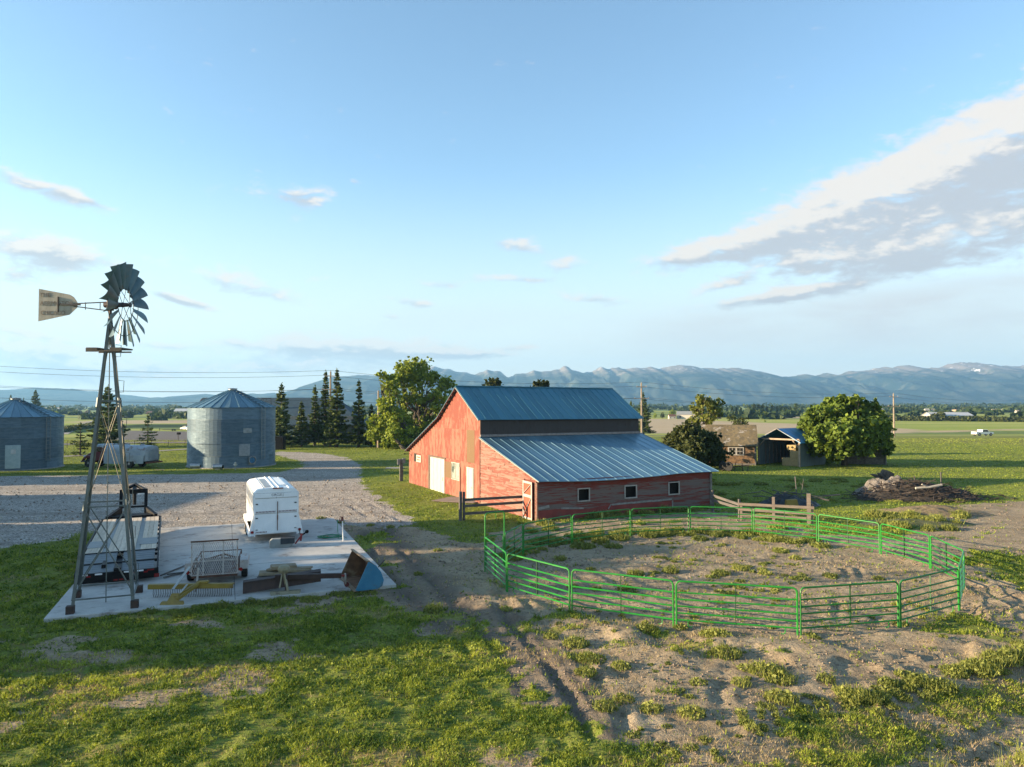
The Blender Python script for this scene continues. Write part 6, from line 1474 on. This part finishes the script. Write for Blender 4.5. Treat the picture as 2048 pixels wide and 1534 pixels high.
mound('brush_litter',c0,4.9,2.0,1.0,mat('litter',(.07,.055,.045),(.04,.035,.03),scale=6,rough=1),'dark matted litter under the tangled branches','litter',6)
b=MB(); b.tube([(-1.0,-1.3,.92),(.0,-1.35,1.0),(.9,-1.3,1.15)],.09,7); b.tube([(-.1,-1.35,.99),(-.6,-1.4,1.2)],.05,6); o=b.build('bleached_log',mat('bleached',(.62,.56,.46),(.5,.45,.38),rough=.8)); o.location=c0; tag(o,'bleached pale forked log lying on the brush pile','log')
for px,pyb,lab in ((1882,1003,'thin steel post sticking up behind the brush pile'),(1829,990,'short dark post poking from the top of the brush pile')):
    b=MB(); b.bar((0,0,-.1),(0,0,1.9 if px>1850 else 1.2),.07,.07); o=b.build('steel_post',m_fn); o.location=at(px,pyb-5); tag(o,lab,'post')
p=at(1577,1012); mound('tarp_heap',p,2.3,1.2,.85,mat('black_tarp',(.025,.028,.03),(.045,.045,.05),scale=2,rough=.5),'low heap under crumpled black tarp behind the brown fence','heap',8)
b=MB(); rg=np.random.default_rng(3)
for k in range(26): q=Vector((rg.normal()*1.1,rg.normal()*.4,.35+rg.uniform(0,.5))); dd=Vector((rg.normal(),rg.normal()*.3,rg.normal()*.15)).normalized()*rg.uniform(.6,1.4); b.tube([q-dd,q+dd],[.04,.015],4)
o=b.build('scrap_sticks',m_fn); o.location=p; tag(o,'tangle of dark sticks lying on the black tarp heap','sticks')
b=MB(); b.prism([(-.7,-1.3,.0),(.2,-1.3,.0),(.1,-1.2,.55),(-.6,-1.2,.5)],(0,.3,0)); o=b.build('yellow_tub',mat('tub_yellow',(.38,.24,.02),rough=.6)); o.location=p; tag(o,'yellow tub in front of the black tarp heap','tub')
# tyres and old harrow near the round bush
for k,(px,py,rz,lab) in enumerate([(1445,943,.5,'old tyre standing nearest the dark bush'),(1457,944,.9,'old tyre standing beside the scrap frame')]):
    b=MB(); b.lathe([(.28,-.12),(.46,-.13),(.50,0),(.46,.13),(.28,.12)],(0,0,.5),18,axis='X'); o=b.build('worn_tyre_ring',m_rub,sm=True); o.location=at(px,py); o.rotation_euler=(0,0,rz); tag(o,lab,'tyre','old tyres by the bush')
b=MB()
for q in (((0,0,.5),(1.9,0,.6)),((0,.5,.3),(1.9,.5,.6)),((.3,0,0),(.5,0,1.0)),((1.2,0,0),(1.2,.2,.8)),((1.7,0,0),(1.9,.2,.9))): b.bar(*q,.06,.06)
o=b.build('old_harrow',m_db); o.location=at(1462,944); tag(o,'rusty old implement frame lying near the dark bush','implement')
# ================================================================ FAR THINGS
m_cw=mat('car_white',(.82,.80,.76),(.75,.73,.70),rough=.25); 
def pickup(p,rz,label,sc=1.0):
    t=empty('pickup_truck',p,rz,label,'pickup truck'); t.scale=(sc,)*3
    b=MB(); 
    out=[(-2.75,.45),(2.65,.45),(2.72,.80),(2.6,1.0),(1.35,1.12),(.75,1.68),(-.75,1.72),(-.95,1.12),(-2.72,1.12)]
    b.prism([(x,-.95,z) for x,z in out],(0,1.9,0)); b.build('body',m_cw,t,bev=.05)
    b=MB(); b.box((-1.85,0,1.125),(1.6,1.6,.02)); b.build('bed',m_dark,t)
    for s in (-1,1):
        b=MB(); b.prism([(1.1,s*.96,1.14),(.70,s*.96,1.58),(-.62,s*.96,1.60),(-.72,s*.96,1.14)],(0,s*.01,0)); b.build('window',m_glass,t)
        for x in (-1.75,1.75): b=MB(); b.lathe([(.22,-.13),(.40,-.14),(.40,.14),(.22,.13)],(x,s*.85,.40),16,axis='Y'); w_=b.build('wheel',m_rub,t); b=MB(); b.lathe([(.04,-.15),(.22,-.15),(.22,.15),(.04,.15)],(x,s*.85,.40),12,axis='Y'); b.build('rim',m_gal,w_)
        b=MB(); b.box((2.66,s*.72,.85),(.06,.3,.16)); b.build('headlight',m_wht2,t)
    b=MB(); b.prism([(1.30,-.8,1.16),(.78,-.75,1.62),(.78,.75,1.62),(1.30,.8,1.16)],(.03,0,.03)); b.build('windscreen',m_glass,t)
    return t
p=at(1965,875); pickup(p+Vector((0,0,.06)),rad(8),'white pickup truck driving on the country road across the field')
p=at(372,858); pickup(p,rad(150),'white pickup truck parked by the gable of the dark house')
p=at(345,859); t=empty('car_hauler',p,rad(5),'low black flat car trailer parked beside the white pickup','trailer')
b=MB(); b.box((0,0,.55),(7,2.2,.18)); b.bar((-3.5,0,.5),(-5.5,0,.55),.12,.12); b.bar((-5.2,0,0),(-5.2,0,1.2),.1,.1); b.build('deck',m_black,t)
for x in (.4,1.3): 
    b=MB(); b.lathe([(.1,-.12),(.38,-.13),(.38,.13),(.1,.12)],(x,-1.1,.38),14,axis='Y'); b.build('wheel',m_rub,t)
p=at(356,879); t=empty('mailbox',p,0,'dark mailbox on a post by the lane behind the taller bin','mailbox')
b=MB(); b.bar((0,0,0),(0,0,1.2),.12,.12); b.build('post',m_woodg,t); b=MB(); b.box((.1,0,1.45),(.75,.4,.45)); b.build('box',m_black,t,bev=.08)
p=at(549,897); b=MB(); b.prism([(0,0,0),(1.6,0,0),(1.6,0,1.9),(1.4,0,2.05),(0,0,2.05)],(0,1.4,0)); b.bar((0,-.03,1.2),(1.6,-.03,1.2),.04,.06); o=b.build('dumpster',m_black); o.location=at(545,898); tag(o,'black metal bin box standing behind the taller grain bin','dumpster')
def house(px,pyb,wpx,hpx,label,wc,rc,dep=.6,rz=0,name='farm_house',group='far farm buildings',rl=.45,nwin=2,cat='house'):
    p=at(px,pyb); k=p.y/F; W_=wpx*k; H_=hpx*k; D_=max(4,W_*dep); t=empty(name,p,rz,label,cat,group)
    wm_=mat('hw_'+'_'.join('%d'%(c*100) for c in wc),wc,rough=.8); rm_=mat('hr_'+'_'.join('%d'%(c*100) for c in rc),rc,rough=.7)
    b=MB(); b.box((0,D_/2,H_*(1-rl)/2-.3),(W_*.96,D_*.94,H_*(1-rl)+.6)); b.prism([(-W_*.48,D_*.03,H_*(1-rl)),(-W_*.48,D_*.97,H_*(1-rl)),(-W_*.48,D_*.5,H_*.97)],(W_*.96,0,0)); b.build('wall',wm_,t)
    b=MB()
    for s in (0,1): y=0 if s==0 else D_; b.hexa([(-W_/2,y,H_*(1-rl)),(W_/2,y,H_*(1-rl)),(W_/2,D_/2,H_),(-W_/2,D_/2,H_),(-W_/2,y,H_*(1-rl)+.15),(W_/2,y,H_*(1-rl)+.15),(W_/2,D_/2,H_+.15),(-W_/2,D_/2,H_+.15)])
    b.build('roof',rm_,t)
    for j in range(nwin):
        b=MB(); x=W_*(-.3+.6*j/max(1,nwin-1)); b.box((x,D_*.03-.03,H_*(1-rl)*.5),(W_*.10,.05,H_*(1-rl)*.35)); b.build('window',m_glass,t)
    return t
WH=(.72,.66,.58); TN=(.55,.42,.28); BR=(.22,.11,.07); GY=(.35,.37,.38); RW=(.80,.80,.80)
house(1372,839,38,15,'grey-roofed farm house beyond the tan field, near the twisted tree',WH,GY,rz=-.3)
house(1432,839,26,11,'brown-roofed low house beyond the twisted tree',(.30,.16,.11),BR,rz=.3)
house(1345,839,14,9,'small pale house next to the grey-roofed farm house',WH,BR)
house(1906,840,92,12,'long white-roofed machine shed behind the dark hedge',(.62,.60,.56),RW,dep=.35,rz=.12,rl=.55,cat='shed',name='machine_shed')
house(1950,826,60,4,'long tan roofed building far behind the hedge',TN,(.60,.40,.26),nwin=1)
for i,(px,py,w_,h_) in enumerate([(1855,826,9,6),(1868,826,8,5),(1900,826,8,5),(1990,827,10,5),(2015,827,14,7),(2038,829,9,5),(1760,826,16,6),(1812,823,10,5)]):
    house(px,py,w_,h_,['tiny cream house, first beyond the hedge','tiny cream house, second beyond the hedge','tiny cream house between two dark trees','tiny cream house past the long tan roof','larger cream house near the picture edge','tiny low house at the very edge of the fields','low pale house glimpsed beside the maple','tiny pale roof near the second utility pole'][i],WH,[WH,TN][i%2],nwin=1)
house(478,828,112,0.1,'x',WH,GY) if False else None
house(370,826,46,11,'long pale metal shed behind the small spruce, far field',GY,(.62,.66,.70),dep=.4,cat='shed',name='metal_shed')
house(308,826,34,6,'rust-coloured long tank shed in the far field',BR,(.20,.10,.07),cat='shed',nwin=1,name='rusty_shed')
house(258,826,16,6,'low white tank shed seen through the windmill legs',WH,RW,nwin=1,cat='shed',name='tank_shed')
house(272,825,8,7,'small dark hut between the tank shed and rusty shed',BR,BR,nwin=1,cat='hut',name='hut')
house(100,824,34,12,'pale shed behind the dark bushy conifer',GY,(.6,.63,.66),cat='shed',name='pale_shed')
house(745,866,50,24,'brown-roofed house glimpsed between spruces and cottonwoods',(.5,.42,.36),(.25,.11,.09),rz=.2)
for i,(px,lab) in enumerate([(158,'round dark gravel heap nearer the dark conifer'),(176,'round dark gravel heap nearer the windmill leg')]):
    p=at(px,826); mound('gravel_heap',p,6.5,5,4.2,mat('dark_gravel',(.10,.09,.08),rough=1),lab,'heap',i+20)
# conifers of the far row
proto=None; rg=random.Random(4)
for i,px in enumerate([1444,1454,1464,1473,1482,1498,1508,1517,1525,1534,1544,1554,1562,1570,1580,1592]):
    p=at(px,833)
    if proto is None or i in (5,9):
        c,s,rn,n,b=conifer_mesh(9,2.2,70+i,None,.04,.3,.2,lay=12); t=empty('windbreak_tree',p,0,'slim dark conifer in the far windbreak row between the sheds and maple','tree','conifers of the far windbreak row'); soup_quads('crown',c,s*3.0,rn,N_sp,t,seed=i,nrm=n); b.build('trunk',m_bark,t); proto=t
    else: t=copy_tree(proto); t.location=p
    q=rg.uniform(.8,1.25); t.scale=(q*1.2,q*1.2,q); 
# hedge behind the field and scattered far trees as low leafy masses
def leafmass(name,cen,szs,n,leaf,mt,label,cat,seed,kind=None,group=None):
    r=np.random.default_rng(seed); cen=np.array(cen,float); k=r.integers(0,len(cen),n); e=r.normal(size=(n,3)); e/=np.linalg.norm(e,axis=1)[:,None]
    sc_=np.array(szs,float)[k]; P_=cen[k]+e*sc_*r.uniform(.5,1,(n,1)); P_[:,2]=np.maximum(P_[:,2],cen[k][:,2]-sc_[:,2]*.9)
    o=soup_quads(name,P_,np.full(n,leaf)*r.uniform(.7,1.4,n),r.uniform(0,1,n),mt,seed=seed); return tag(o,label,cat,group,kind)
a=at(1782,844); c=at(2110,848); cen=[];sz=[]
rg=np.random.default_rng(2)
for k in range(120):
    f=k/119; q=a.lerp(c,f); h=rg.uniform(1.4,2.3)*(1.7 if 30<k<42 else 1); cen.append((q.x,q.y+rg.normal()*1.5,gzf(q.x,q.y)+h*.5)); sz.append((2.2,2.2,h))
leafmass('hedge',cen,sz,14000,.9,L_dk,'long dark green hedge across the far field','hedge',3)
cen=[];sz=[]
for (d0,d1,n_,hh) in ((480,900,260,4.5),(900,1600,420,7),(1600,3200,700,10)):
    for k in range(n_):
        y_=rg.uniform(d0,d1); x_=rg.uniform(-.85,.95)*y_
        if d0<900 and (x_/y_<.25 and x_/y_>-.2): continue
        cl=vn(np.array([x_/(d0*.25)]),np.array([y_/(d0*.4)]),3)[0]
        if cl<.42: continue
        h=rg.uniform(.6,1.3)*hh; cen.append((x_,y_,gzf(x_,y_)+h*.35)); sz.append((h*rg.uniform(.8,2.6),h,h*.75))
leafmass('distant_treeline',cen,sz,60000,3.6,leafmat('leaf_far',(.02,.05,.015),(.09,.13,.03)),'distant belt of trees along the foot of the mountains','trees',4,kind='stuff')
for i,(px,pyb,w_,h_,lab) in enumerate([(1885,840,13,15,'round tree standing in the dark hedge'),(1935,827,22,12,'dark rounded tree in front of the far houses'),(1985+30,826,9,11,'lone dark tree near the picture edge'),(1345,833,14,14,'pale green tree behind the grey-roofed farm house'),(1325,838,9,13,'dark poplar near the small pale house'),(1310,838,8,12,'narrow tree between the spruce and farm house'),(112,834,11,16,'bright young green tree by the far pale shed'),(1388,850,5,4,'small bush alone in the tan field'),(1530,846,5,5,'small round bush in the green field'),(640+60,832,16,8,'low far tree beyond the gable of the dark house')]):
    p=at(px,pyb); k=p.y/F; R_=w_*k*.5; Hh=h_*k
    t=empty('field_tree',p,0,lab,'tree'); cen=[(0,0,Hh*.6),(R_*.4,0,Hh*.45),(-R_*.4,0,Hh*.4)]; sz=[(R_*.8,R_*.8,Hh*.42)]+[(R_*.6,R_*.6,Hh*.35)]*2
    r=np.random.default_rng(i); n_=500; kk=r.integers(0,3,n_); e=r.normal(size=(n_,3)); e/=np.linalg.norm(e,axis=1)[:,None]
    soup_quads('crown',np.array(cen)[kk]+e*np.array(sz)[kk]*r.uniform(.5,1,(n_,1)),r.uniform(.6,1.2,n_)*R_*.22,r.uniform(0,1,n_),L_dk if 'dark' in lab else L_cot,t,seed=i); b=MB(); b.tube([(0,0,-.2),(0,0,Hh*.5)],Hh*.03,5); b.build('trunk',m_bark,t)
# roadside scrub along the lanes (left field)
cen=[];sz=[]
a=at(120,862); c=at(205,846)
for k in range(60): f=k/59; q=a.lerp(c,f); cen.append((q.x+rg.normal()*2,q.y,gzf(q.x,q.y)+.6)); sz.append((2.2,3.5,1.1))
leafmass('ditch_scrub',cen,sz,9000,.8,L_dk,'green scrub growing along the farm track ditch','scrub',5,kind='stuff')
# ================================================================ UNSEEN SHEDS AND TREES ADDED LEFT OF THE FRAME TO SHADE THE YARD
def shade_tree(x,y,h,r,zl,label,seed,nm='tree_shade_caster'):
    rg=np.random.default_rng(seed); lob_=[]
    for k in range(9): a=rg.uniform(0,6.28); q=rg.uniform(0,.6)*r; lob_.append((q*math.cos(a),q*math.sin(a),rg.uniform(zl+r*.35,h-r*.4),r*rg.uniform(.4,.6)))
    lob_.append((0,0,h-r*.45,r*.5))
    return broadleaf((x,y,gzf(x,y)),nm,lob_,L_dk,label,'tree',trunk=(.35,zl),leaf=.5,dens=40,seed=seed,zlow=zl)
gable_shed('tall_shade_shed',Vector((-54,21,0)),rad(90),11.2,8.0,6.8,8.9,'unseen tall shed added to shade the concrete pad',m_cwl,m_blr,ov=.1)  # added shade caster, ridge height set by the reach of its shadow
gable_shed('low_shade_shed',Vector((-54.5,32.6,0)),rad(90),5.6,7.0,5.4,6.8,'unseen lower shed added to shade the ground behind the pad',m_cwl,m_blr,ov=.0)  # added shade caster with a shorter shadow
gable_shed('long_shade_shed',Vector((-62,38.6,0)),rad(90),13.2,8.0,5.9,7.85,'unseen long shed added to shade the gravel yard',m_cwl,m_blr,ov=.0)  # added shade caster for the gravel
TN_=['first','second','third','fourth','fifth','sixth','seventh','eighth','ninth','tenth','eleventh']
for i,(x,y,h,r,zl) in enumerate([(-42,17.2,8.6,2.5,0),(-43,20.6,8.9,2.6,0),(-41,23.6,8.0,2.5,0),(-40,26.2,6.6,2.0,0),(-51,23.5,11.0,1.4,8.9),(-50,26.5,11.4,1.5,9.0),(-51,29.5,11.0,1.3,9.0),(-64,62.5,10,2.8,0),(-64,66.0,10.4,2.8,0),(-66,69.5,10.4,2.8,0)]):
    shade_tree(x,y,h,r,zl,f'{TN_[i]} unseen tree added to shade the yard, counted along the row',200+i)  # added shade casters; the high crowns leave a sunlit gap below
# ================================================================ GRASS AND WEEDS
def spread(n,y0,y1,seed,xm=.78):
    r=np.random.default_rng(seed); y=y0*(y1/y0)**r.uniform(0,1,n); x=r.uniform(-xm,xm,n)*y; return x,y,r
def blades(name,x,y,z,h,wd,rnd,mt,r,lean=.45):
    n=len(x); a=r.uniform(0,6.283,n); la=r.uniform(0,6.283,n); ln=r.uniform(.1,1,n)*lean*h
    base=np.c_[x,y,z-.01]; s=np.c_[np.cos(a),np.sin(a),np.zeros(n)]*(wd/2)[:,None]; tip=base+np.c_[np.cos(la)*ln,np.sin(la)*ln,h]
    V_=np.stack([base-s,base+s,tip],1).reshape(-1,3); return mesh_np(name,V_,np.arange(3*n),3,rnd)
G_a=leafmat('grass_blade',(.095,.18,.02),(.64,.70,.10),.35); G_w=leafmat('weed_leaf',(.09,.14,.03),(.48,.50,.12),.3)
X_,Y_,r=spread(820000,8.2,150,3)
g_,d_,dry_,tan_,asp_,shr_=masks(X_,Y_)
u_,v_=pad_local(X_,Y_); onpad=(u_>-.02)&(u_<PADW+.02)&(v_>-.02)&(v_<PADL+.02)
bx=(X_-BO.x)*math.cos(BA)+(Y_-BO.y)*math.sin(BA); by=-(X_-BO.x)*math.sin(BA)+(Y_-BO.y)*math.cos(BA); onbarn=(bx>-.05)&(bx<BL+.1)&(by>-.05)&(by<BW+.1)
cl=fbm(X_*1.6,Y_*1.6,3,44); cl2=fbm(X_*5,Y_*5,2,45)
prob=np.clip((1-g_)*(1-d_)*1.0,0,1)*(.10+.90*smooth(.37,.52,cl*.5+cl2*.5))+.02*d_*(1-g_)
k=(r.uniform(0,1,len(X_))<prob)&~onpad&~onbarn
X_,Y_,dry_,cl,cl2,d_,g_=[q[k] for q in (X_,Y_,dry_,cl,cl2,d_,g_)]
sc=(Y_/14); h=(.04+.09*np.clip(cl*1.6-.45,0,1))*r.uniform(.6,1.5,len(X_))*np.where(Y_<32,sc**.3,1.28*np.clip(1-(Y_-32)/60,.55,1)); wd=.021*sc**.95*r.uniform(.7,1.3,len(X_))
Z_=gz(X_,Y_)+micro(X_,Y_,g_,d_)
rnd=np.clip(r.uniform(0,.55,len(X_))+(cl2-.5)*1.1+dry_*.35+.45*(fbm(X_*.35,Y_*.5,3,9)-.55),0,1)
tag(link('grass',blades('grass',X_,Y_,Z_,h,wd,rnd,G_a,r,1.15),G_a),kind='stuff')
kk=(Y_<34)&(r.uniform(0,1,len(X_))<.55); n_=int(kk.sum()); P4=np.c_[X_[kk]+r.normal(size=n_)*.02,Y_[kk],Z_[kk]+h[kk]*r.uniform(.15,.8,n_)]
tag(soup_quads('clover',P4,.03*sc[kk]**.9*r.uniform(.7,1.6,n_),np.clip(rnd[kk]+r.uniform(-.2,.15,n_),0,1),G_a,seed=9,aspect=1.3,nrm=np.array([0,0,1.0])+r.normal(size=(n_,3))*.55),kind='stuff')
# dry straw blades
X2,Y2,r2=spread(260000,8.2,45,5); m2=masks(X2,Y2); u_,v_=pad_local(X2,Y2)
k=(r2.uniform(0,1,len(X2))<np.clip(m2[2]*.8*(1-m2[0])+.02,0,1))&~((u_>0)&(u_<PADW)&(v_>0)&(v_<PADL))
X2,Y2=X2[k],Y2[k]; sc=Y2/14; Z2=gz(X2,Y2)+micro(X2,Y2,m2[0][k],m2[1][k])
tag(link('dry_grass',blades('dry_grass',X2,Y2,Z2,(.05+.05*r2.uniform(0,1,len(X2)))*sc**.35,.014*sc**.9,r2.uniform(0,1,len(X2)),None,r2,1.1),leafmat('dry_blade',(.42,.31,.15),(.78,.62,.36),.3)),kind='stuff')
# weeds: leafy clumps
rg=np.random.default_rng(21); CLP=[]
def clump(px,py,R,H): p=at(px,py); CLP.append((p.x,p.y,R,H))
for q in [(865,1222,.42,.40),(1010,1225,.3,.25),(1150,1290,.5,.35),(1180,1320,.5,.3),(1240,1335,.35,.25),(1170,1350,.4,.3),(1100,1275,.3,.2),(1450,1312,.55,.45),(1530,1345,.6,.45),(1560,1360,.5,.35),(1490,1340,.3,.2),(1480,1370,.3,.3),(1395,1370,.3,.25),(1380,1430,.5,.35),(1300,1420,.35,.3),(1245,1400,.35,.3),(1210,1420,.4,.3),(1560,1400,.5,.35),(1650,1365,.3,.35),(1700,1395,.5,.4),(1740,1400,.45,.4),(1840,1370,.4,.4),(1880,1380,.5,.45),(1920,1340,.3,.2),(2000,1330,.6,.5),(1960,1345,.6,.5),(2030,1325,.5,.5),(1590,1120,.35,.3),(1640,1095,.6,.35),(1560,1105,.5,.3),(1530,1150,.4,.25),(1600,1160,.5,.2),(1660,1155,.4,.25),(1755,1160,.3,.2),(1270,1150,.45,.35),(1340,1145,.45,.4),(1180,1140,.3,.2),(1120,1120,.35,.3),(1145,1175,.35,.2),(1250,1180,.4,.3),(1190,1180,.3,.25),(1480,1140,.5,.3),(1440,1150,.5,.35),(1400,1080,.6,.3),(1500,1070,.6,.4),(1555,1060,.7,.45),(1060,1065,.5,.4),(1090,1050,.7,.5),(1150,1075,.5,.4),(1110,1085,.7,.4),(1200,1085,.6,.45),(1240,1080,.6,.45),(1300,1075,.5,.4),(1330,1072,.5,.35),(1280,1050,.4,.4),(1100,1060,.6,.5),(1165,1095,.8,.35),(1225,1095,.6,.35),(640,1040,.4,.4),(680,1045,.3,.2),(740,1050,.3,.2),(780,1055,.3,.25),(835,1150,.25,.25),(875,1100,.3,.2),(370,1225,.5,.25),(160,1230,.4,.3),(300,1222,.4,.25),(440,1215,.35,.45),(500,1205,.3,.35),(560,1205,.5,.35),(620,1200,.5,.3),(1620,1275,.3,.2),(1360,1258,.3,.2),(1800,1252,.3,.2),(1290,1262,.5,.3),(1430,1275,.6,.3)]: clump(*q)
for q in [(1870,1560,.25,.9),(2010,1560,.3,1.0),(2045,1535,.3,.9)]+[(rg.uniform(1745,1920),rg.uniform(1028,1064),rg.uniform(.3,.8),rg.uniform(.3,.75)) for _ in range(34)]: clump(*q)
for k_ in range(60): # along the front wall of the barn
    x=rg.uniform(.2,BL+.5); q=bl(x,-rg.uniform(.15,.9)); CLP.append((q.x,q.y,rg.uniform(.25,.5),rg.uniform(.15,.45)*(1.6 if 2<x<10 else .8)))
for k_ in range(260):
    a=rg.uniform(0,6.283); q=rg.uniform(0,8.3)**1.0; x=PENC[0]+q*math.cos(a)*1.0; y=PENC[1]+q*math.sin(a)
    if fbm(np.array([x*.35]),np.array([y*.5]),3,66)[0]>.47: CLP.append((x,y,rg.uniform(.06,.30),rg.uniform(.03,.16)))
for k_ in range(150):   # far inner edge of the pen
    a=rg.uniform(.7,2.9); q=rg.uniform(8.2,9.9); CLP.append((PENC[0]+q*math.cos(a),PENC[1]+q*math.sin(a)*.95,rg.uniform(.2,.5),rg.uniform(.1,.38)))
for k_ in range(330):   # foreground bank and dirt
    px=rg.uniform(700,2048); py=rg.uniform(1190,1534); p=at(px,py); 
    if masks(np.array([p.x]),np.array([p.y]))[1][0]>.4 and fbm(np.array([p.x*.5]),np.array([p.y*.5]),3,67)[0]>.5: CLP.append((p.x,p.y,rg.uniform(.05,.22),rg.uniform(.04,.16)))
for k_ in range(110):
    f=rg.uniform(0,1); p=at(1480+f*640,1455-f*150+rg.normal()*16); CLP.append((p.x,p.y,rg.uniform(.10,.32),rg.uniform(.08,.32)))
for k_ in range(120):
    px=rg.uniform(100,760); p=at(px,1246-px*.0903+rg.uniform(-2,9)); CLP.append((p.x,p.y,rg.uniform(.1,.35),rg.uniform(.05,.2)))
for k_ in range(60):
    px=rg.uniform(1400,1950); p=at(px,rg.uniform(960,1010)); CLP.append((p.x,p.y,rg.uniform(.3,.8),rg.uniform(.15,.4)))
P_=[];S_=[];R_=[];BX=[];BH=[];BR=[]
for (x,y,R0,H0) in CLP:
    R0*=.8; H0*=.62
    if y<17 and x>4: R0*=.8; H0*=.85
    z0=ground(x,y)[0][0]; u_,v_=pad_local(x,y)
    if .1<u_<PADW-.1 and .1<v_<PADL-.1: continue
    tone=rg.uniform(0,.45); n=int(170*max(.35,R0/.35)**1.6*(18/max(12,y))**.5)+12
    a=rg.uniform(0,6.283,n); q=R0*np.sqrt(rg.uniform(0,1,n)); zz=H0*(1-(q/R0)**2*.75)*rg.uniform(.1,1.05,n)
    P_.append(np.c_[x+q*np.cos(a),y+q*np.sin(a),z0+zz]); S_.append(rg.uniform(.020,.046,n)*(1+y/45)*(.7+R0)); R_.append(np.clip(tone+rg.uniform(0,.5,n)+zz/H0*.15,0,1))
    m_=int(n*.8); a=rg.uniform(0,6.283,m_); q=R0*np.sqrt(rg.uniform(0,1,m_)); BX.append(np.c_[x+q*np.cos(a),y+q*np.sin(a),np.full(m_,z0)]); BH.append(H0*rg.uniform(.5,1.35,m_)); BR.append(np.clip(tone+rg.uniform(.1,.6,m_),0,1))
P_=np.concatenate(P_); o=soup_quads('weeds',P_,np.concatenate(S_),np.concatenate(R_),G_w,seed=3,aspect=1.7); tag(o,kind='stuff')
BX=np.concatenate(BX); BH=np.concatenate(BH); tag(link('tall_weeds',blades('tall_weeds',BX[:,0],BX[:,1],BX[:,2],BH,.016*(BX[:,1]/14)**.9,np.concatenate(BR),None,np.random.default_rng(8),.6),G_w),kind='stuff')
# clods and stones
n=26000; X3,Y3,r3=spread(n,9,70,9,.8); m3=masks(X3,Y3); cl=fbm(X3*.7,Y3*.7,3,88)
k=(r3.uniform(0,1,n)<(m3[1]*smooth(.4,.65,cl)*.9+m3[0]*.3)); u_,v_=pad_local(X3,Y3); k&=~((u_>0)&(u_<PADW)&(v_>0)&(v_<PADL)); X3,Y3=X3[k],Y3[k]; n=len(X3)
s=r3.uniform(.012,.04,n)*(Y3/14)**.7; Z3=gz(X3,Y3)+micro(X3,Y3,m3[0][k],m3[1][k])
oc=np.array([(1,0,0),(0,1,0),(-1,0,0),(0,-1,0),(0,0,.8),(0,0,-.5)]); fc=np.array([(0,1,4),(1,2,4),(2,3,4),(3,0,4),(1,0,5),(2,1,5),(3,2,5),(0,3,5)])
V3=(oc[None]*r3.uniform(.6,1.3,(n,6,1)))*s[:,None,None]+np.c_[X3,Y3,Z3+s*.2][:,None,:]
F3=(np.arange(n)[:,None,None]*6+fc[None]).reshape(-1)
tag(link('clods',mesh_np('clods',V3.reshape(-1,3),F3,3,np.repeat(r3.uniform(0,1,n),8)),mat('clod',(.36,.28,.21),(.26,.20,.155),rough=1,use_rnd=.3)),kind='stuff')

# one calibration for the whole place: base colours above are entered on a bright scale, real surfaces are darker
KEEP=('trailer_white','reflector_white','car_white','mountain','haze')
for m in bpy.data.materials:
    if not m.use_nodes or m.name.startswith(KEEP): continue
    nt=m.node_tree
    for nd in list(nt.nodes):
        so_=None
        if nd.type=='BSDF_PRINCIPLED': so_=nd.inputs['Base Color']
        elif nd.type=='BSDF_TRANSLUCENT': so_=nd.inputs[0]
        if so_ is not None and so_.is_linked:
            src=so_.links[0].from_socket; mx=nt.nodes.new('ShaderNodeMix'); mx.data_type='RGBA'; mx.blend_type='MULTIPLY'; mx.inputs[0].default_value=1
            nt.links.new(src,mx.inputs[6]); k_=.9 if m.name=='concrete' else .64; mx.inputs[7].default_value=(k_,k_,k_,1); nt.links.new(mx.outputs[2],so_)
